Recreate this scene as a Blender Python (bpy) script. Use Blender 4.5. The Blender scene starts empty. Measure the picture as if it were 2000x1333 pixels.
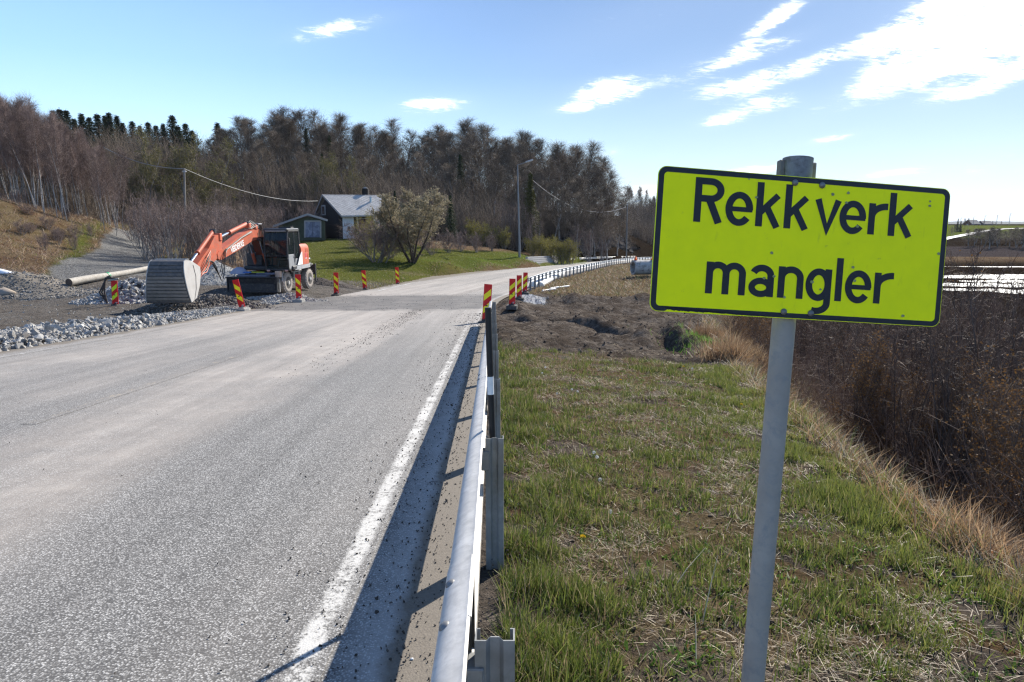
import bpy, math, random
import numpy as np
from mathutils import Vector, Matrix
SC = bpy.context.scene
COL = SC.collection
rnd = random.Random(7)
NPR = np.random.default_rng(11)
R = math.radians

# ------------------------------------------------------------------ camera
PITCH = R(9.7)
CP, SP = math.cos(PITCH), math.sin(PITCH)
FPX = 1333.0
cam_d = bpy.data.cameras.new('camera')
cam_d.sensor_width = 36.0
cam_d.lens = 24.0
cam_d.clip_start = 0.05
cam_d.clip_end = 20000
cam = bpy.data.objects.new('camera', cam_d)
COL.objects.link(cam)
cam.location = (0, 0, 0)
cam.rotation_euler = (R(90) - PITCH, 0, 0)
SC.camera = cam

# ------------------------------------------------------------------ light
SUN_AZ, SUN_EL = R(34.5), R(35)
SUN_DIR = Vector((math.sin(SUN_AZ) * math.cos(SUN_EL), math.cos(SUN_AZ) * math.cos(SUN_EL), math.sin(SUN_EL)))
sun_d = bpy.data.lights.new('sun', 'SUN')
sun_d.energy = 5.0
sun_d.angle = R(0.5)
sun_d.color = (1.0, 0.94, 0.85)
sun = bpy.data.objects.new('sun', sun_d)
COL.objects.link(sun)
sun.rotation_euler = SUN_DIR.to_track_quat('Z', 'Y').to_euler()
SC.view_settings.view_transform = 'Standard'
SC.view_settings.look = 'None'
SC.view_settings.gamma = 1
SC.view_settings.exposure = 0.95
SC.render.use_persistent_data = False
SC.cycles.max_bounces = 6
SC.cycles.diffuse_bounces = 3
SC.cycles.glossy_bounces = 3
SC.cycles.transparent_max_bounces = 12
SC.cycles.transmission_bounces = 5
SC.cycles.use_denoising = True
SC.cycles.denoising_prefilter = 'NONE'
SC.cycles.use_adaptive_sampling = False
SC.cycles.sample_clamp_indirect = 4.0
SC.cycles.pixel_filter_type = 'BLACKMAN_HARRIS'
SC.cycles.filter_width = 1.3

# ------------------------------------------------------------------ pixel helpers (the photograph's own 2000 px frame)
def ray(px, py):
    x = (px - 1000.0) / FPX
    u = -(py - 666.5) / FPX
    return Vector((x, CP + u * SP, -SP + u * CP))
def at(px, py, Y):
    r = ray(px, py)
    return r * (Y / r.y)

# ------------------------------------------------------------------ node helpers
class NT:
    def __init__(s, tree):
        s.t = tree
        s.n = tree.nodes
        s.l = tree.links
    def new(s, typ, **kw):
        n = s.n.new(typ)
        for k, v in kw.items():
            if k.startswith('i_'):
                n.inputs[k[2:]].default_value = v
            else:
                setattr(n, k, v)
        return n
    def link(s, a, b):
        s.l.new(a, b)
    def val(s, sock, v):
        if isinstance(v, (int, float)):
            sock.default_value = v
        elif isinstance(v, (tuple, list)):
            sock.default_value = v
        else:
            s.link(v, sock)
    def math(s, op, a, b=0.0, c=None, clamp=False):
        n = s.n.new('ShaderNodeMath'); n.operation = op; n.use_clamp = clamp
        s.val(n.inputs[0], a); s.val(n.inputs[1], b)
        if c is not None: s.val(n.inputs[2], c)
        return n.outputs[0]
    def vmath(s, op, a, b=None, scale=None):
        n = s.n.new('ShaderNodeVectorMath'); n.operation = op
        s.val(n.inputs[0], a)
        if b is not None: s.val(n.inputs[1], b)
        if scale is not None: s.val(n.inputs['Scale'], scale)
        return n.outputs['Value'] if op in ('DOT_PRODUCT', 'LENGTH') else n.outputs[0]
    def noise(s, vec, scale, detail=4, rough=0.55, dist=0.0, out='Fac'):
        n = s.n.new('ShaderNodeTexNoise')
        n.inputs['Scale'].default_value = scale; n.inputs['Detail'].default_value = detail
        n.inputs['Roughness'].default_value = rough; n.inputs['Distortion'].default_value = dist
        if vec is not None: s.link(vec, n.inputs['Vector'])
        return n.outputs[out]
    def voronoi(s, vec, scale, feature='F1', out='Distance', rand=1.0):
        n = s.n.new('ShaderNodeTexVoronoi'); n.feature = feature
        n.inputs['Scale'].default_value = scale; n.inputs['Randomness'].default_value = rand
        if vec is not None: s.link(vec, n.inputs['Vector'])
        return n.outputs[out]
    def ramp(s, fac, stops, interp='LINEAR'):
        n = s.n.new('ShaderNodeValToRGB'); n.color_ramp.interpolation = interp
        e = n.color_ramp.elements
        while len(e) < len(stops): e.new(0.5)
        for k, (p, c) in enumerate(stops):
            e[k].position = p
            e[k].color = (c, c, c, 1) if isinstance(c, (int, float)) else (*c, 1)
        s.val(n.inputs[0], fac)
        return n.outputs[0]
    def mix(s, fac, a, b, blend='MIX'):
        n = s.n.new('ShaderNodeMix'); n.data_type = 'RGBA'; n.blend_type = blend
        s.val(n.inputs[0], fac)
        s.val(n.inputs[6], (*a, 1) if isinstance(a, tuple) and len(a) == 3 else a)
        s.val(n.inputs[7], (*b, 1) if isinstance(b, tuple) and len(b) == 3 else b)
        return n.outputs[2]
    def maprange(s, v, a, b, c=0.0, d=1.0, smooth=False):
        n = s.n.new('ShaderNodeMapRange'); n.clamp = True
        if smooth: n.interpolation_type = 'SMOOTHSTEP'
        s.val(n.inputs[0], v)
        for k, q in zip((1, 2, 3, 4), (a, b, c, d)): n.inputs[k].default_value = q
        return n.outputs[0]
    def sep(s, v):
        n = s.n.new('ShaderNodeSeparateXYZ'); s.link(v, n.inputs[0]); return n.outputs
    def comb(s, x, y, z):
        n = s.n.new('ShaderNodeCombineXYZ')
        for k, q in enumerate((x, y, z)): s.val(n.inputs[k], q)
        return n.outputs[0]
    def bump(s, h, strength=0.5, dist=0.01, normal=None):
        n = s.n.new('ShaderNodeBump'); n.inputs['Strength'].default_value = strength
        n.inputs['Distance'].default_value = dist
        s.link(h, n.inputs['Height'])
        if normal is not None: s.link(normal, n.inputs['Normal'])
        return n.outputs[0]

def new_mat(name):
    m = bpy.data.materials.new(name); m.use_nodes = True
    t = NT(m.node_tree); b = t.n['Principled BSDF']
    return m, t, b

# ------------------------------------------------------------------ world: sky and high thin clouds
w = bpy.data.worlds.new('World'); SC.world = w; w.use_nodes = True
t = NT(w.node_tree)
bg = t.n['Background']; bg.inputs['Strength'].default_value = 0.125
sky = t.new('ShaderNodeTexSky', sky_type='NISHITA')
sky.sun_disc = False
sky.sun_elevation = SUN_EL; sky.sun_rotation = SUN_AZ
sky.altitude = 50; sky.air_density = 1.0; sky.dust_density = 0.25; sky.ozone_density = 2.2
tc = t.new('ShaderNodeTexCoord'); D = tc.outputs['Generated']
def patch(px, py, rx, ry, tilt, gain=1.0):
    """an elliptical patch of cloud in a fixed compass direction of the sky"""
    d = ray(px, py).normalized()
    right = Vector((d.y, -d.x, 0)).normalized(); up = right.cross(d).normalized()
    c_, s_ = math.cos(R(tilt)), math.sin(R(tilt))
    a = (right * c_ + up * s_) / (rx / FPX); b = (-right * s_ + up * c_) / (ry / FPX)
    dx = t.math('SUBTRACT', t.vmath('DOT_PRODUCT', D, tuple(a)), a.dot(d))
    dy = t.math('SUBTRACT', t.vmath('DOT_PRODUCT', D, tuple(b)), b.dot(d))
    rr = t.math('ADD', t.math('MULTIPLY', dx, dx), t.math('MULTIPLY', dy, dy))
    front = t.math('GREATER_THAN', t.vmath('DOT_PRODUCT', D, tuple(d)), 0.2)
    return t.math('MULTIPLY', t.math('MULTIPLY', t.math('EXPONENT', t.math('MULTIPLY', rr, -1.0)), front), gain)
PATCHES = [(1985, 5, 150, 80, 25, 1.2), (1870, 100, 165, 22, 20, .92), (1790, 60, 80, 26, 32, .5), (1650, 100, 190, 16, 14, .50), (1470, 103, 80, 14, 14, .62),
           (1480, 160, 84, 15, 10, .60), (1525, 22, 72, 13, 32, .58), (1500, 55, 60, 9, 30, .5), (1182, 180, 62, 22, 10, .95), (1120, 212, 44, 9, 5, .55), (1490, 203, 60, 16, 4, .6), (1412, 236, 44, 12, 6, .62),
           (848, 206, 64, 15, 4, .75), (660, 55, 80, 12, 14, .5), (1945, 160, 70, 11, 14, .9), (1260, 375, 80, 12, 4, .85), (1470, 333, 60, 8, 4, .8), (1620, 272, 42, 7, 8, .45),
           (1740, 338, 40, 6, 5, .45), (1190, 298, 26, 9, 8, .42), (1340, 150, 90, 40, 8, .26), (1900, 330, 160, 40, 6, .25), (600, 40, 260, 60, 12, .14), (1250, 30, 200, 50, 16, .22)]
tot = None
for p_ in PATCHES:
    v_ = patch(*p_)
    tot = v_ if tot is None else t.math('ADD', tot, v_)
dx, dy, dz = t.sep(D)[:3]
dzc = t.math('MAXIMUM', dz, 0.04)
px_, py_ = t.math('DIVIDE', dx, dzc), t.math('DIVIDE', dy, dzc)
# wisps run along one direction of the cloud sheet
wu = t.math('ADD', t.math('MULTIPLY', px_, 0.92), t.math('MULTIPLY', py_, 0.38))
wv = t.math('ADD', t.math('MULTIPLY', px_, -0.38), t.math('MULTIPLY', py_, 0.92))
pv = t.comb(t.math('MULTIPLY', wu, 1.0), t.math('MULTIPLY', wv, 1.0), 0.0)
n1 = t.noise(pv, 2.2, 6, 0.62, 0.3)
n2 = t.noise(t.comb(t.math('MULTIPLY', wu, 5.0), t.math('MULTIPLY', wv, 17.0), 0.3), 1.0, 9, 0.70, 0.8)
n3 = t.noise(t.comb(t.math('MULTIPLY', dx, 28.0), t.math('MULTIPLY', dy, 28.0), t.math('MULTIPLY', dz, 90.0)), 1.0, 6, 0.7, 0.5)
nn = t.math('ADD', t.math('ADD', t.math('MULTIPLY', n1, 0.4), t.math('MULTIPLY', n2, 0.7)), t.math('MULTIPLY', n3, 0.95))
cl = t.math('MULTIPLY', tot, t.maprange(nn, 0.76, 1.26, 0.0, 2.0))
cl = t.maprange(cl, 0.26, 1.12, 0.0, 1.0, smooth=True)
veil = t.math('MULTIPLY', t.math('MINIMUM', tot, 1.0), 0.10)
fac = t.math('MINIMUM', t.math('ADD', cl, veil), 1.0)
hz = t.maprange(dz, -0.02, 0.20, 0.55, 0.0)
sd = t.vmath('DOT_PRODUCT', D, tuple(SUN_DIR))
glow = t.math('MULTIPLY', t.maprange(sd, .30, .97, 1.0, .36, smooth=True), t.maprange(dz, 0.0, .35, .80, 1.0))
base = t.vmath('MULTIPLY', t.vmath('SCALE', sky.outputs[0], scale=glow), (0.88, 1.00, 1.16))
skyc = t.mix(hz, base, (4.0, 5.1, 6.0, 1))
skyc = t.mix(t.math('MULTIPLY', fac, 0.93), skyc, (8.2, 8.3, 8.4, 1))
t.link(skyc, bg.inputs['Color'])

# ------------------------------------------------------------------ object helpers
def tag(o, label=None, cat=None, group=None, kind=None):
    if label: o['label'] = label
    if cat: o['category'] = cat
    if group: o['group'] = group
    if kind: o['kind'] = kind
    return o
def empty(name, loc=(0, 0, 0), rz=0.0, label=None, cat=None, group=None):
    o = bpy.data.objects.new(name, None); COL.objects.link(o)
    o.empty_display_size = 0.1
    o.location = loc; o.rotation_euler = (0, 0, rz)
    return tag(o, label, cat, group)
def link_mesh(name, me, parent=None):
    o = bpy.data.objects.new(name, me); COL.objects.link(o)
    if parent is not None: o.parent = parent
    return o
def np_mesh(name, verts, faces, mat=None, smooth=False):
    """faces: an (n,3) or (n,4) index array"""
    verts = np.asarray(verts, np.float32); faces = np.asarray(faces, np.int32)
    me = bpy.data.meshes.new(name)
    n, k = faces.shape
    me.vertices.add(len(verts)); me.vertices.foreach_set('co', verts.ravel())
    me.loops.add(n * k); me.loops.foreach_set('vertex_index', faces.ravel())
    me.polygons.add(n)
    me.polygons.foreach_set('loop_start', np.arange(0, n * k, k, dtype=np.int32))
    me.polygons.foreach_set('loop_total', np.full(n, k, np.int32))
    me.update(calc_edges=True)
    me.shade_smooth() if smooth else me.shade_flat()
    if mat: me.materials.append(mat)
    return me
def set_attr(me, name, arr):
    a = me.color_attributes.new(name, 'FLOAT_COLOR', 'POINT')
    arr = np.asarray(arr, np.float32)
    if arr.shape[1] == 3: arr = np.concatenate([arr, np.ones((len(arr), 1), np.float32)], 1)
    a.data.foreach_set('color', arr.ravel())

class MB:
    def __init__(s): s.v = []; s.f = []
    def add(s, vs, fs):
        o = len(s.v); s.v += [tuple(p) for p in vs]; s.f += [tuple(i + o for i in q) for q in fs]; return s
    def box(s, c, d, rot=None, bev=0.0):
        x, y, z = d[0] / 2, d[1] / 2, d[2] / 2
        if bev <= 0:
            vs = [Vector((i * x, j * y, k * z)) for i in (-1, 1) for j in (-1, 1) for k in (-1, 1)]
            fs = [(0, 1, 3, 2), (4, 6, 7, 5), (0, 4, 5, 1), (2, 3, 7, 6), (0, 2, 6, 4), (1, 5, 7, 3)]
        else:
            b = min(bev, x * .9, y * .9, z * .9)
            vs = []; idx = {}
            for i in (-1, 1):
                for j in (-1, 1):
                    for k in (-1, 1):
                        for a, q in enumerate(((x - b, y - b, z), (x - b, y, z - b), (x, y - b, z - b))):
                            idx[(i, j, k, a)] = len(vs); vs.append(Vector((i * q[0], j * q[1], k * q[2])))
            I = idx; fs = []
            for k in (-1, 1): fs.append([I[(i, j, k, 0)] for i, j in ((-1, -1), (1, -1), (1, 1), (-1, 1))][::k])
            for j in (-1, 1): fs.append([I[(i, j, k, 1)] for i, k in ((-1, -1), (1, -1), (1, 1), (-1, 1))][::-j])
            for i in (-1, 1): fs.append([I[(i, j, k, 2)] for j, k in ((-1, -1), (1, -1), (1, 1), (-1, 1))][::i])
            for i in (-1, 1):
                for j in (-1, 1):
                    fs.append((I[(i, j, -1, 1)], I[(i, j, -1, 2)], I[(i, j, 1, 2)], I[(i, j, 1, 1)]))
            for i in (-1, 1):
                for k in (-1, 1):
                    fs.append((I[(i, -1, k, 0)], I[(i, -1, k, 2)], I[(i, 1, k, 2)], I[(i, 1, k, 0)]))
            for j in (-1, 1):
                for k in (-1, 1):
                    fs.append((I[(-1, j, k, 0)], I[(-1, j, k, 1)], I[(1, j, k, 1)], I[(1, j, k, 0)]))
            for i in (-1, 1):
                for j in (-1, 1):
                    for k in (-1, 1): fs.append((I[(i, j, k, 0)], I[(i, j, k, 1)], I[(i, j, k, 2)]))
        c = Vector(c)
        if rot is not None: vs = [rot @ q for q in vs]
        return s.add([q + c for q in vs], fs)
    def beam(s, a, b, wx, wz, up=(0, 0, 1), bev=0.0):
        """box from a to b, wx wide sideways, wz thick along up"""
        a, b = Vector(a), Vector(b); y = (b - a); L = y.length; y.normalize()
        x = y.cross(Vector(up)); x.normalize(); z = x.cross(y)
        return s.box((a + b) / 2, (wx, L, wz), Matrix((x, y, z)).transposed(), bev)
    def tube(s, pts, r, n=8, caps=True):
        pts = [Vector(p) for p in pts]; m = len(pts)
        if isinstance(r, (int, float)): r = [r] * m
        vs = []; fs = []; prev = None
        for i, p in enumerate(pts):
            d = (pts[min(i + 1, m - 1)] - pts[max(i - 1, 0)]).normalized()
            if prev is None:
                u = d.cross(Vector((0, 0, 1)))
                if u.length < 1e-3: u = d.cross(Vector((1, 0, 0)))
            else: u = prev - d * prev.dot(d)
            if u.length < 1e-6: u = d.orthogonal()
            u.normalize(); prev = u; v = d.cross(u)
            for k in range(n):
                a = 2 * math.pi * k / n
                vs.append(p + (u * math.cos(a) + v * math.sin(a)) * r[i])
        for i in range(m - 1):
            for k in range(n):
                q = (k + 1) % n
                fs.append((i * n + k, i * n + q, (i + 1) * n + q, (i + 1) * n + k))
        if caps:
            fs.append(tuple(range(n))[::-1]); fs.append(tuple(range((m - 1) * n, m * n)))
        return s.add(vs, fs)
    def prism(s, pts, a, b):
        """closed outline (list of 3-D points) swept from +a to +b"""
        a, b = Vector(a), Vector(b); n = len(pts); pts = [Vector(p) for p in pts]
        vs = [p + a for p in pts] + [p + b for p in pts]
        fs = [tuple(range(n))[::-1], tuple(range(n, 2 * n))] + [(i, (i + 1) % n, n + (i + 1) % n, n + i) for i in range(n)]
        return s.add(vs, fs)
    def sweep(s, prof, rows, closed=False, caps=False):
        """prof: profile count; rows: list of lists of points"""
        n = len(rows[0]); o = []
        for r_ in rows: o += r_
        fs = []
        for i in range(len(rows) - 1):
            for k in range(n if closed else n - 1):
                q = (k + 1) % n
                fs.append((i * n + k, i * n + q, (i + 1) * n + q, (i + 1) * n + k))
        if caps:
            fs.append(tuple(range(n))[::-1]); fs.append(tuple(range(len(o) - n, len(o))))
        return s.add(o, fs)
    def lathe(s, axis_o, axis_d, prof, n=16, caps=True):
        d = Vector(axis_d).normalized(); u = d.orthogonal().normalized(); v = d.cross(u); o = Vector(axis_o)
        rows = [[o + d * h + (u * math.cos(2 * math.pi * k / n) + v * math.sin(2 * math.pi * k / n)) * r for k in range(n)] for h, r in prof]
        return s.sweep(None, rows, closed=True, caps=caps)
    def mesh(s, name, mat, smooth=None):
        me = bpy.data.meshes.new(name); me.from_pydata(s.v, [], s.f)
        if isinstance(mat, (list, tuple)):
            for m_ in mat: me.materials.append(m_)
        else: me.materials.append(mat)
        me.update()
        import bmesh as _b
        bm = _b.new(); bm.from_mesh(me); _b.ops.recalc_face_normals(bm, faces=bm.faces); bm.to_mesh(me); bm.free()
        if smooth is None: me.shade_flat()
        else:
            me.shade_smooth()
            if smooth < 180:
                try: me.set_sharp_from_angle(angle=R(smooth))
                except Exception: pass
        return me
    def build(s, name, mat, parent=None, smooth=None):
        return link_mesh(name, s.mesh(name, mat, smooth), parent)

def simple_mat(name, col, rough=0.7, metal=0.0, var=0.12, vscale=6.0, dirt=0.0, dirtcol=(0.16, 0.13, 0.1), bump=0.0, bscale=60, coords='Object', objvar=0.0, spec=0.35):
    m, t, b = new_mat(name)
    tc = t.new('ShaderNodeTexCoord'); v = tc.outputs[coords]
    n = t.noise(v, vscale, 5, 0.6)
    k = t.maprange(n, 0.25, 0.75, 1 - var, 1 + var)
    c = t.mix(1.0, col, t.comb(k, k, k), 'MULTIPLY')
    if dirt > 0:
        n2 = t.noise(v, vscale * 2.7, 6, 0.7, 0.4)
        c = t.mix(t.maprange(n2, 0.62 - 0.35 * dirt, 0.8 - 0.2 * dirt), c, dirtcol)
    if objvar > 0:
        oi = t.new('ShaderNodeObjectInfo')
        k2 = t.maprange(oi.outputs['Random'], 0, 1, 1 - objvar, 1 + objvar)
        c = t.mix(1.0, c, t.comb(k2, t.math('MULTIPLY', k2, 0.98), t.math('MULTIPLY', k2, 0.96)), 'MULTIPLY')
    t.link(c, b.inputs['Base Color'])
    b.inputs['Roughness'].default_value = rough; b.inputs['Metallic'].default_value = metal
    b.inputs['Specular IOR Level'].default_value = spec
    if bump > 0:
        t.link(t.bump(t.noise(v, bscale, 5, 0.6), bump, 0.004), b.inputs['Normal'])
    return m
# ------------------------------------------------------------------ numpy noise
def _h(ix, iy, seed):
    n = (ix.astype(np.int64) * 374761393 + iy.astype(np.int64) * 668265263 + seed * 1442695041) & 0x7fffffff
    n = ((n ^ (n >> 13)) * 1274126177) & 0x7fffffff
    return ((n ^ (n >> 16)) & 0xffff) / 65535.0
def vnoise(x, y, seed=0):
    x = np.asarray(x, float); y = np.asarray(y, float)
    ix, iy = np.floor(x), np.floor(y); fx, fy = x - ix, y - iy
    fx = fx * fx * (3 - 2 * fx); fy = fy * fy * (3 - 2 * fy)
    a, b, c, d = _h(ix, iy, seed), _h(ix + 1, iy, seed), _h(ix, iy + 1, seed), _h(ix + 1, iy + 1, seed)
    return (a * (1 - fx) + b * fx) * (1 - fy) + (c * (1 - fx) + d * fx) * fy
def fbm(x, y, o=4, seed=0):
    s, a, tt = 0, 1.0, 0
    for k in range(o):
        s = s + a * vnoise(x * 2 ** k + 13.7 * k, y * 2 ** k - 7.1 * k, seed + k); tt += a; a *= 0.55
    return s / tt
def sstep(a, b, x):
    q = np.clip((x - a) / (b - a), 0, 1); return q * q * (3 - 2 * q)

# ------------------------------------------------------------------ the road's line and fall
def pchip(xs, ys):
    xs, ys = np.array(xs, float), np.array(ys, float); h = np.diff(xs); d = np.diff(ys) / h
    m = np.zeros(len(xs)); m[0] = d[0]; m[-1] = d[-1]
    for i in range(1, len(xs) - 1):
        m[i] = (d[i - 1] * h[i] + d[i] * h[i - 1]) / (h[i - 1] + h[i])
    def f(x):
        x = np.asarray(x, float); i = np.clip(np.searchsorted(xs, x) - 1, 0, len(h) - 1)
        tq = (x - xs[i]) / h[i]; hh = h[i]
        tq_lo = x < xs[0]; tq_hi = x > xs[-1]
        r = ((1 + 2 * tq) * (1 - tq) ** 2 * ys[i] + tq * (1 - tq) ** 2 * hh * m[i] + tq * tq * (3 - 2 * tq) * ys[i + 1] + tq * tq * (tq - 1) * hh * m[i + 1])
        r = np.where(tq_lo, ys[0] + (x - xs[0]) * m[0], r); return np.where(tq_hi, ys[-1] + (x - xs[-1]) * m[-1], r)
    return f
ZR = pchip([-12, 0, 10, 18, 27, 36, 42, 60, 80, 100, 130, 175, 260], [-.825, -1.634, -2.308, -2.847, -3.37, -3.72, -3.93, -4.47, -5.08, -5.75, -6.8, -8.6, -12])
XR = pchip([-12, 0, 10, 20, 27, 34, 41, 49, 70, 84, 100, 115, 130, 150, 175, 230], [.22, -.09, -.352, -.614, -.75, -.35, .95, 2.3, 7.4, 11.0, 15.2, 20.5, 27.5, 39, 57, 97])
XL = pchip([-12, 0, 10, 20, 30, 37, 41, 50, 59, 67.5, 80, 84, 100, 115, 130, 150, 175, 230], [-9.35, -9.75, -10.05, -10.3, -10.0, -8.7, -8.3, -7.6, -6.6, -4.15, .85, 2.4, 7.6, 12.0, 18.5, 29, 46, 85])
XE = pchip([-12, 0, 3.7, 7.5, 12, 21, 30, 45, 60, 100, 130, 175], [2.9, 2.95, 3.0, 3.5, 4.3, 6.3, 8.6, 12.5, 16.5, 27, 40, 70])

# left side: terrain interpolated through sighted points (px, py, distance)
ctrl = []
def cp(px, py, Y): p = at(px, py, Y); ctrl.append((p.x, p.y, p.z))
for Y in (-12, -5, 0, 5, 10, 15, 20, 25, 30, 36, 42, 50, 60, 70, 80, 90, 100, 115, 130, 150, 175):
    ctrl.append((float(XL(Y)) - 0.6, Y, float(ZR(Y)) - 0.03))
for Y in (-12, -4, 4, 12, 20, 26):
    z = float(ZR(Y)); ctrl.append((-13.2 - .026 * Y, Y, z)); ctrl.append((-18 - .026 * Y, Y, z + .02))
for Y in (-10, 0, 10, 20): ctrl.append((-24, Y, float(ZR(Y)) + .35)); ctrl.append((-34, Y, float(ZR(Y)) + 1.9)); ctrl.append((-50, Y, 3.0)); ctrl.append((-80, Y, 7))
for q in [(0, 598, 31), (0, 562, 34), (60, 548, 36), (130, 549, 36.2), (200, 530, 39), (290, 526, 42.5), (250, 484, 54), (270, 471, 60), (300, 465, 68),
          (0, 480, 41), (0, 390, 50), (100, 420, 54), (180, 428, 60), (230, 452, 60), (100, 480, 46), (150, 500, 46), (60, 440, 49),
          (590, 570, 34.5), (480, 582, 32.5), (560, 560, 37), (640, 562, 39), (400, 560, 34), (330, 600, 26.5), (420, 600, 27.5), (700, 553, 44), (600, 540, 44), (760, 530, 52), (805, 510, 62), (870, 513, 63), (930, 505, 75), (960, 515, 76), (1014, 502, 86),
          (620, 467, 85), (750, 467, 84), (545, 468, 80), (700, 500, 64), (620, 505, 60), (450, 510, 58), (370, 500, 55), (400, 480, 70), (900, 488, 84), (1000, 490, 94), (1100, 494, 106), (1140, 500, 112),
          (470, 455, 95), (700, 440, 100), (850, 465, 100), (960, 470, 108)]: cp(*q)
for q in [(-60, 90, 4), (-75, 62, 5.5), (-38, 100, 1.5), (-40, 122, 6), (-20, 125, 5.0), (-4, 128, 3.8), (6, 136, 2.0), (12, 142, 1.0), (24, 160, -1), (-30, 170, 8), (-80, 150, 10), (0, 180, 5), (28, 190, 1),
          (-110, 90, 10), (-130, 200, 12), (-60, 260, 8), (10, 260, 4), (60, 240, 2), (-200, 60, 14), (-250, 300, 14), (-90, 30, 8), (-60, 120, 9)]: ctrl.append(q)
C = np.array(ctrl)
_d = np.sqrt(((C[:, None, :2] - C[None, :, :2]) ** 2).sum(-1))
_n = len(C); _A = np.zeros((_n + 3, _n + 3)); _A[:_n, :_n] = -_d - np.eye(_n) * 0.0; _A[:_n, _n] = 1; _A[:_n, _n + 1:] = C[:, :2]; _A[_n, :_n] = 1; _A[_n + 1:, :_n] = C[:, :2].T
_w = np.linalg.solve(_A, np.concatenate([C[:, 2], [0, 0, 0]]))
def zleft(x, y):
    sh = np.shape(x); x = np.ravel(x); y = np.ravel(y); out = np.empty(len(x))
    for i in range(0, len(x), 40000):
        xx, yy = x[i:i + 40000], y[i:i + 40000]
        d = np.sqrt((xx[:, None] - C[None, :, 0]) ** 2 + (yy[:, None] - C[None, :, 1]) ** 2)
        out[i:i + 40000] = -d @ _w[:_n] + _w[_n] + _w[_n + 1] * xx + _w[_n + 2] * yy
    return out.reshape(sh)
VAL = -6.3
def zvalley(x, y):
    z = VAL + 0.5 * (fbm(x * .05, y * .05, 3, 5) - .5)
    # marshy flat with standing water
    wet = sstep(20, 34, x) * sstep(52, 60, y) * (1 - sstep(96, 106, y))
    z = z * (1 - wet) + wet * (VAL - .02 - .03 * sstep(36, 46, x) + .34 * (fbm(x * .05 + 3, y * .30, 4, 9) - .47) + .10 * sstep(60, 30, x))
    z = z + .30 * sstep(86, 93, y) * sstep(104, 98, y)
    # pale bank between marsh and ploughed field
    z = z + 0.7 * np.exp(-((y - 112 - .1 * x) / 5.0) ** 2)
    z = z + sstep(165, 190, y) * 1.0
    far = sstep(185, 420, y)
    q = x / np.maximum(y, 1)
    z = z + far * (2.6 + 3.6 * fbm(x * .004, y * .004, 3, 21)) * sstep(.36, .52, q)
    ridge = sstep(150, 420, y) * sstep(.50, .22, q)
    z = z + ridge * 11
    return z
def zground(x, y):
    x = np.asarray(x, float); y = np.asarray(y, float)
    xl, xr, xe, zr = XL(y), XR(y), XE(y), ZR(np.clip(y, -12, 260))
    zl = zleft(x, np.clip(y, -12, 400))
    z_edge = zr - 0.05 - 0.035 * np.clip(xe - xr, 0, 20)
    zs = zr - 0.05 - 0.035 * np.clip(x - xr, 0, 30)          # verge right of the rail
    zv = zvalley(x, y)
    down = z_edge - np.clip(x - xe, 0, 1000) * 0.62 - .25 * (1 - np.exp(-np.clip(x - xe, 0, 50) * 2))
    k = 1.2
    zr_side = np.where(x > xe, zv + np.log1p(np.exp(np.clip((down - zv) / k, -30, 30))) * k, zs)
    join = np.log1p(np.exp(np.clip((z_edge - zv) / k, -30, 30))) * k + zv - z_edge
    zr_side = zr_side - np.where(x > xe, join * np.exp(-np.clip(x - xe, 0, 50) * .5), 0)
    z = np.where(x < xl - .3, zl, np.where(x > xr - .2, zr_side, zr - .06))
    # ---- small relief
    dr = x - xr
    mud = mudmask(x, y)
    z = z + mud * (0.75 * (fbm(x * .55, y * .6, 5, 31) - .5) + .22 * (fbm(x * 2.2, y * 1.7, 4, 35) - .5))
    # ruts that the machines left
    for (x0, y0, x1, y1, wd, dp) in ((0.0, 25.6, 3.3, 21.6, .30, .36), (3.1, 21.8, 4.2, 16.6, .32, .40), (4.6, 22, 7.4, 18.5, .35, .34), (2.2, 30, 7.5, 31.5, .4, .2), (1.2, 24, 5.0, 22.5, .2, .1), (3.2, 18.4, 5.5, 19.5, .35, -.22), (5.5, 24.5, 8.5, 22, .3, -.2), (1.5, 34.5, 8.5, 36, .5, -.28)):
        L = math.hypot(x1 - x0, y1 - y0); ux, uy = (x1 - x0) / L, (y1 - y0) / L
        a = (x - x0) * ux + (y - y0) * uy; b = -(x - x0) * uy + (y - y0) * ux + .25 * np.sin(a * 1.3)
        m_ = sstep(-.4, .5, a) * sstep(L + .4, L - .5, a)
        z = z - dp * m_ * np.exp(-(b / wd) ** 2) + dp * .35 * m_ * np.exp(-((b - wd * 1.9) / wd) ** 2)
    vg = (x > xr + .2) * (y < 120)
    z = z + vg * sstep(0, 1.5, dr) * (0.07 * (fbm(x * 1.7, y * 1.7, 4, 41) - .5) + .02 * (fbm(x * 9, y * 9, 3, 44) - .5)) * (1 - mud)
    z = z + .40 * np.exp(-(((x - 11.5) / 3.0) ** 2 + ((y - 56.5) / 3.0) ** 2)) * (x > xr + 1)
    slope = (x < xl - 8) * (y > 20)
    z = z + slope * .35 * (fbm(x * .35, y * .35, 4, 51) - .5) * sstep(8, 14, xl - x) * sstep(300, 200, y) * (1 - drive(x, y)) * (1 - works(x, y)) * (1 - .8 * lawn(x, y))
    # spoil bank at the left of the gravel lane
    bank = np.exp(-((y - 34.2 - .25 * (x + 25)) / 1.5) ** 2) * sstep(-21.6, -24.5, x) * sstep(-44, -36, x)
    z = z + bank * (.55 + .5 * (fbm(x * 1.1, y * 1.1, 4, 61) - .5))
    wz = works(x, y)
    z = z + wz * .07 * (fbm(x * 1.3, y * 1.3, 4, 66) - .5)
    return z
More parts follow.
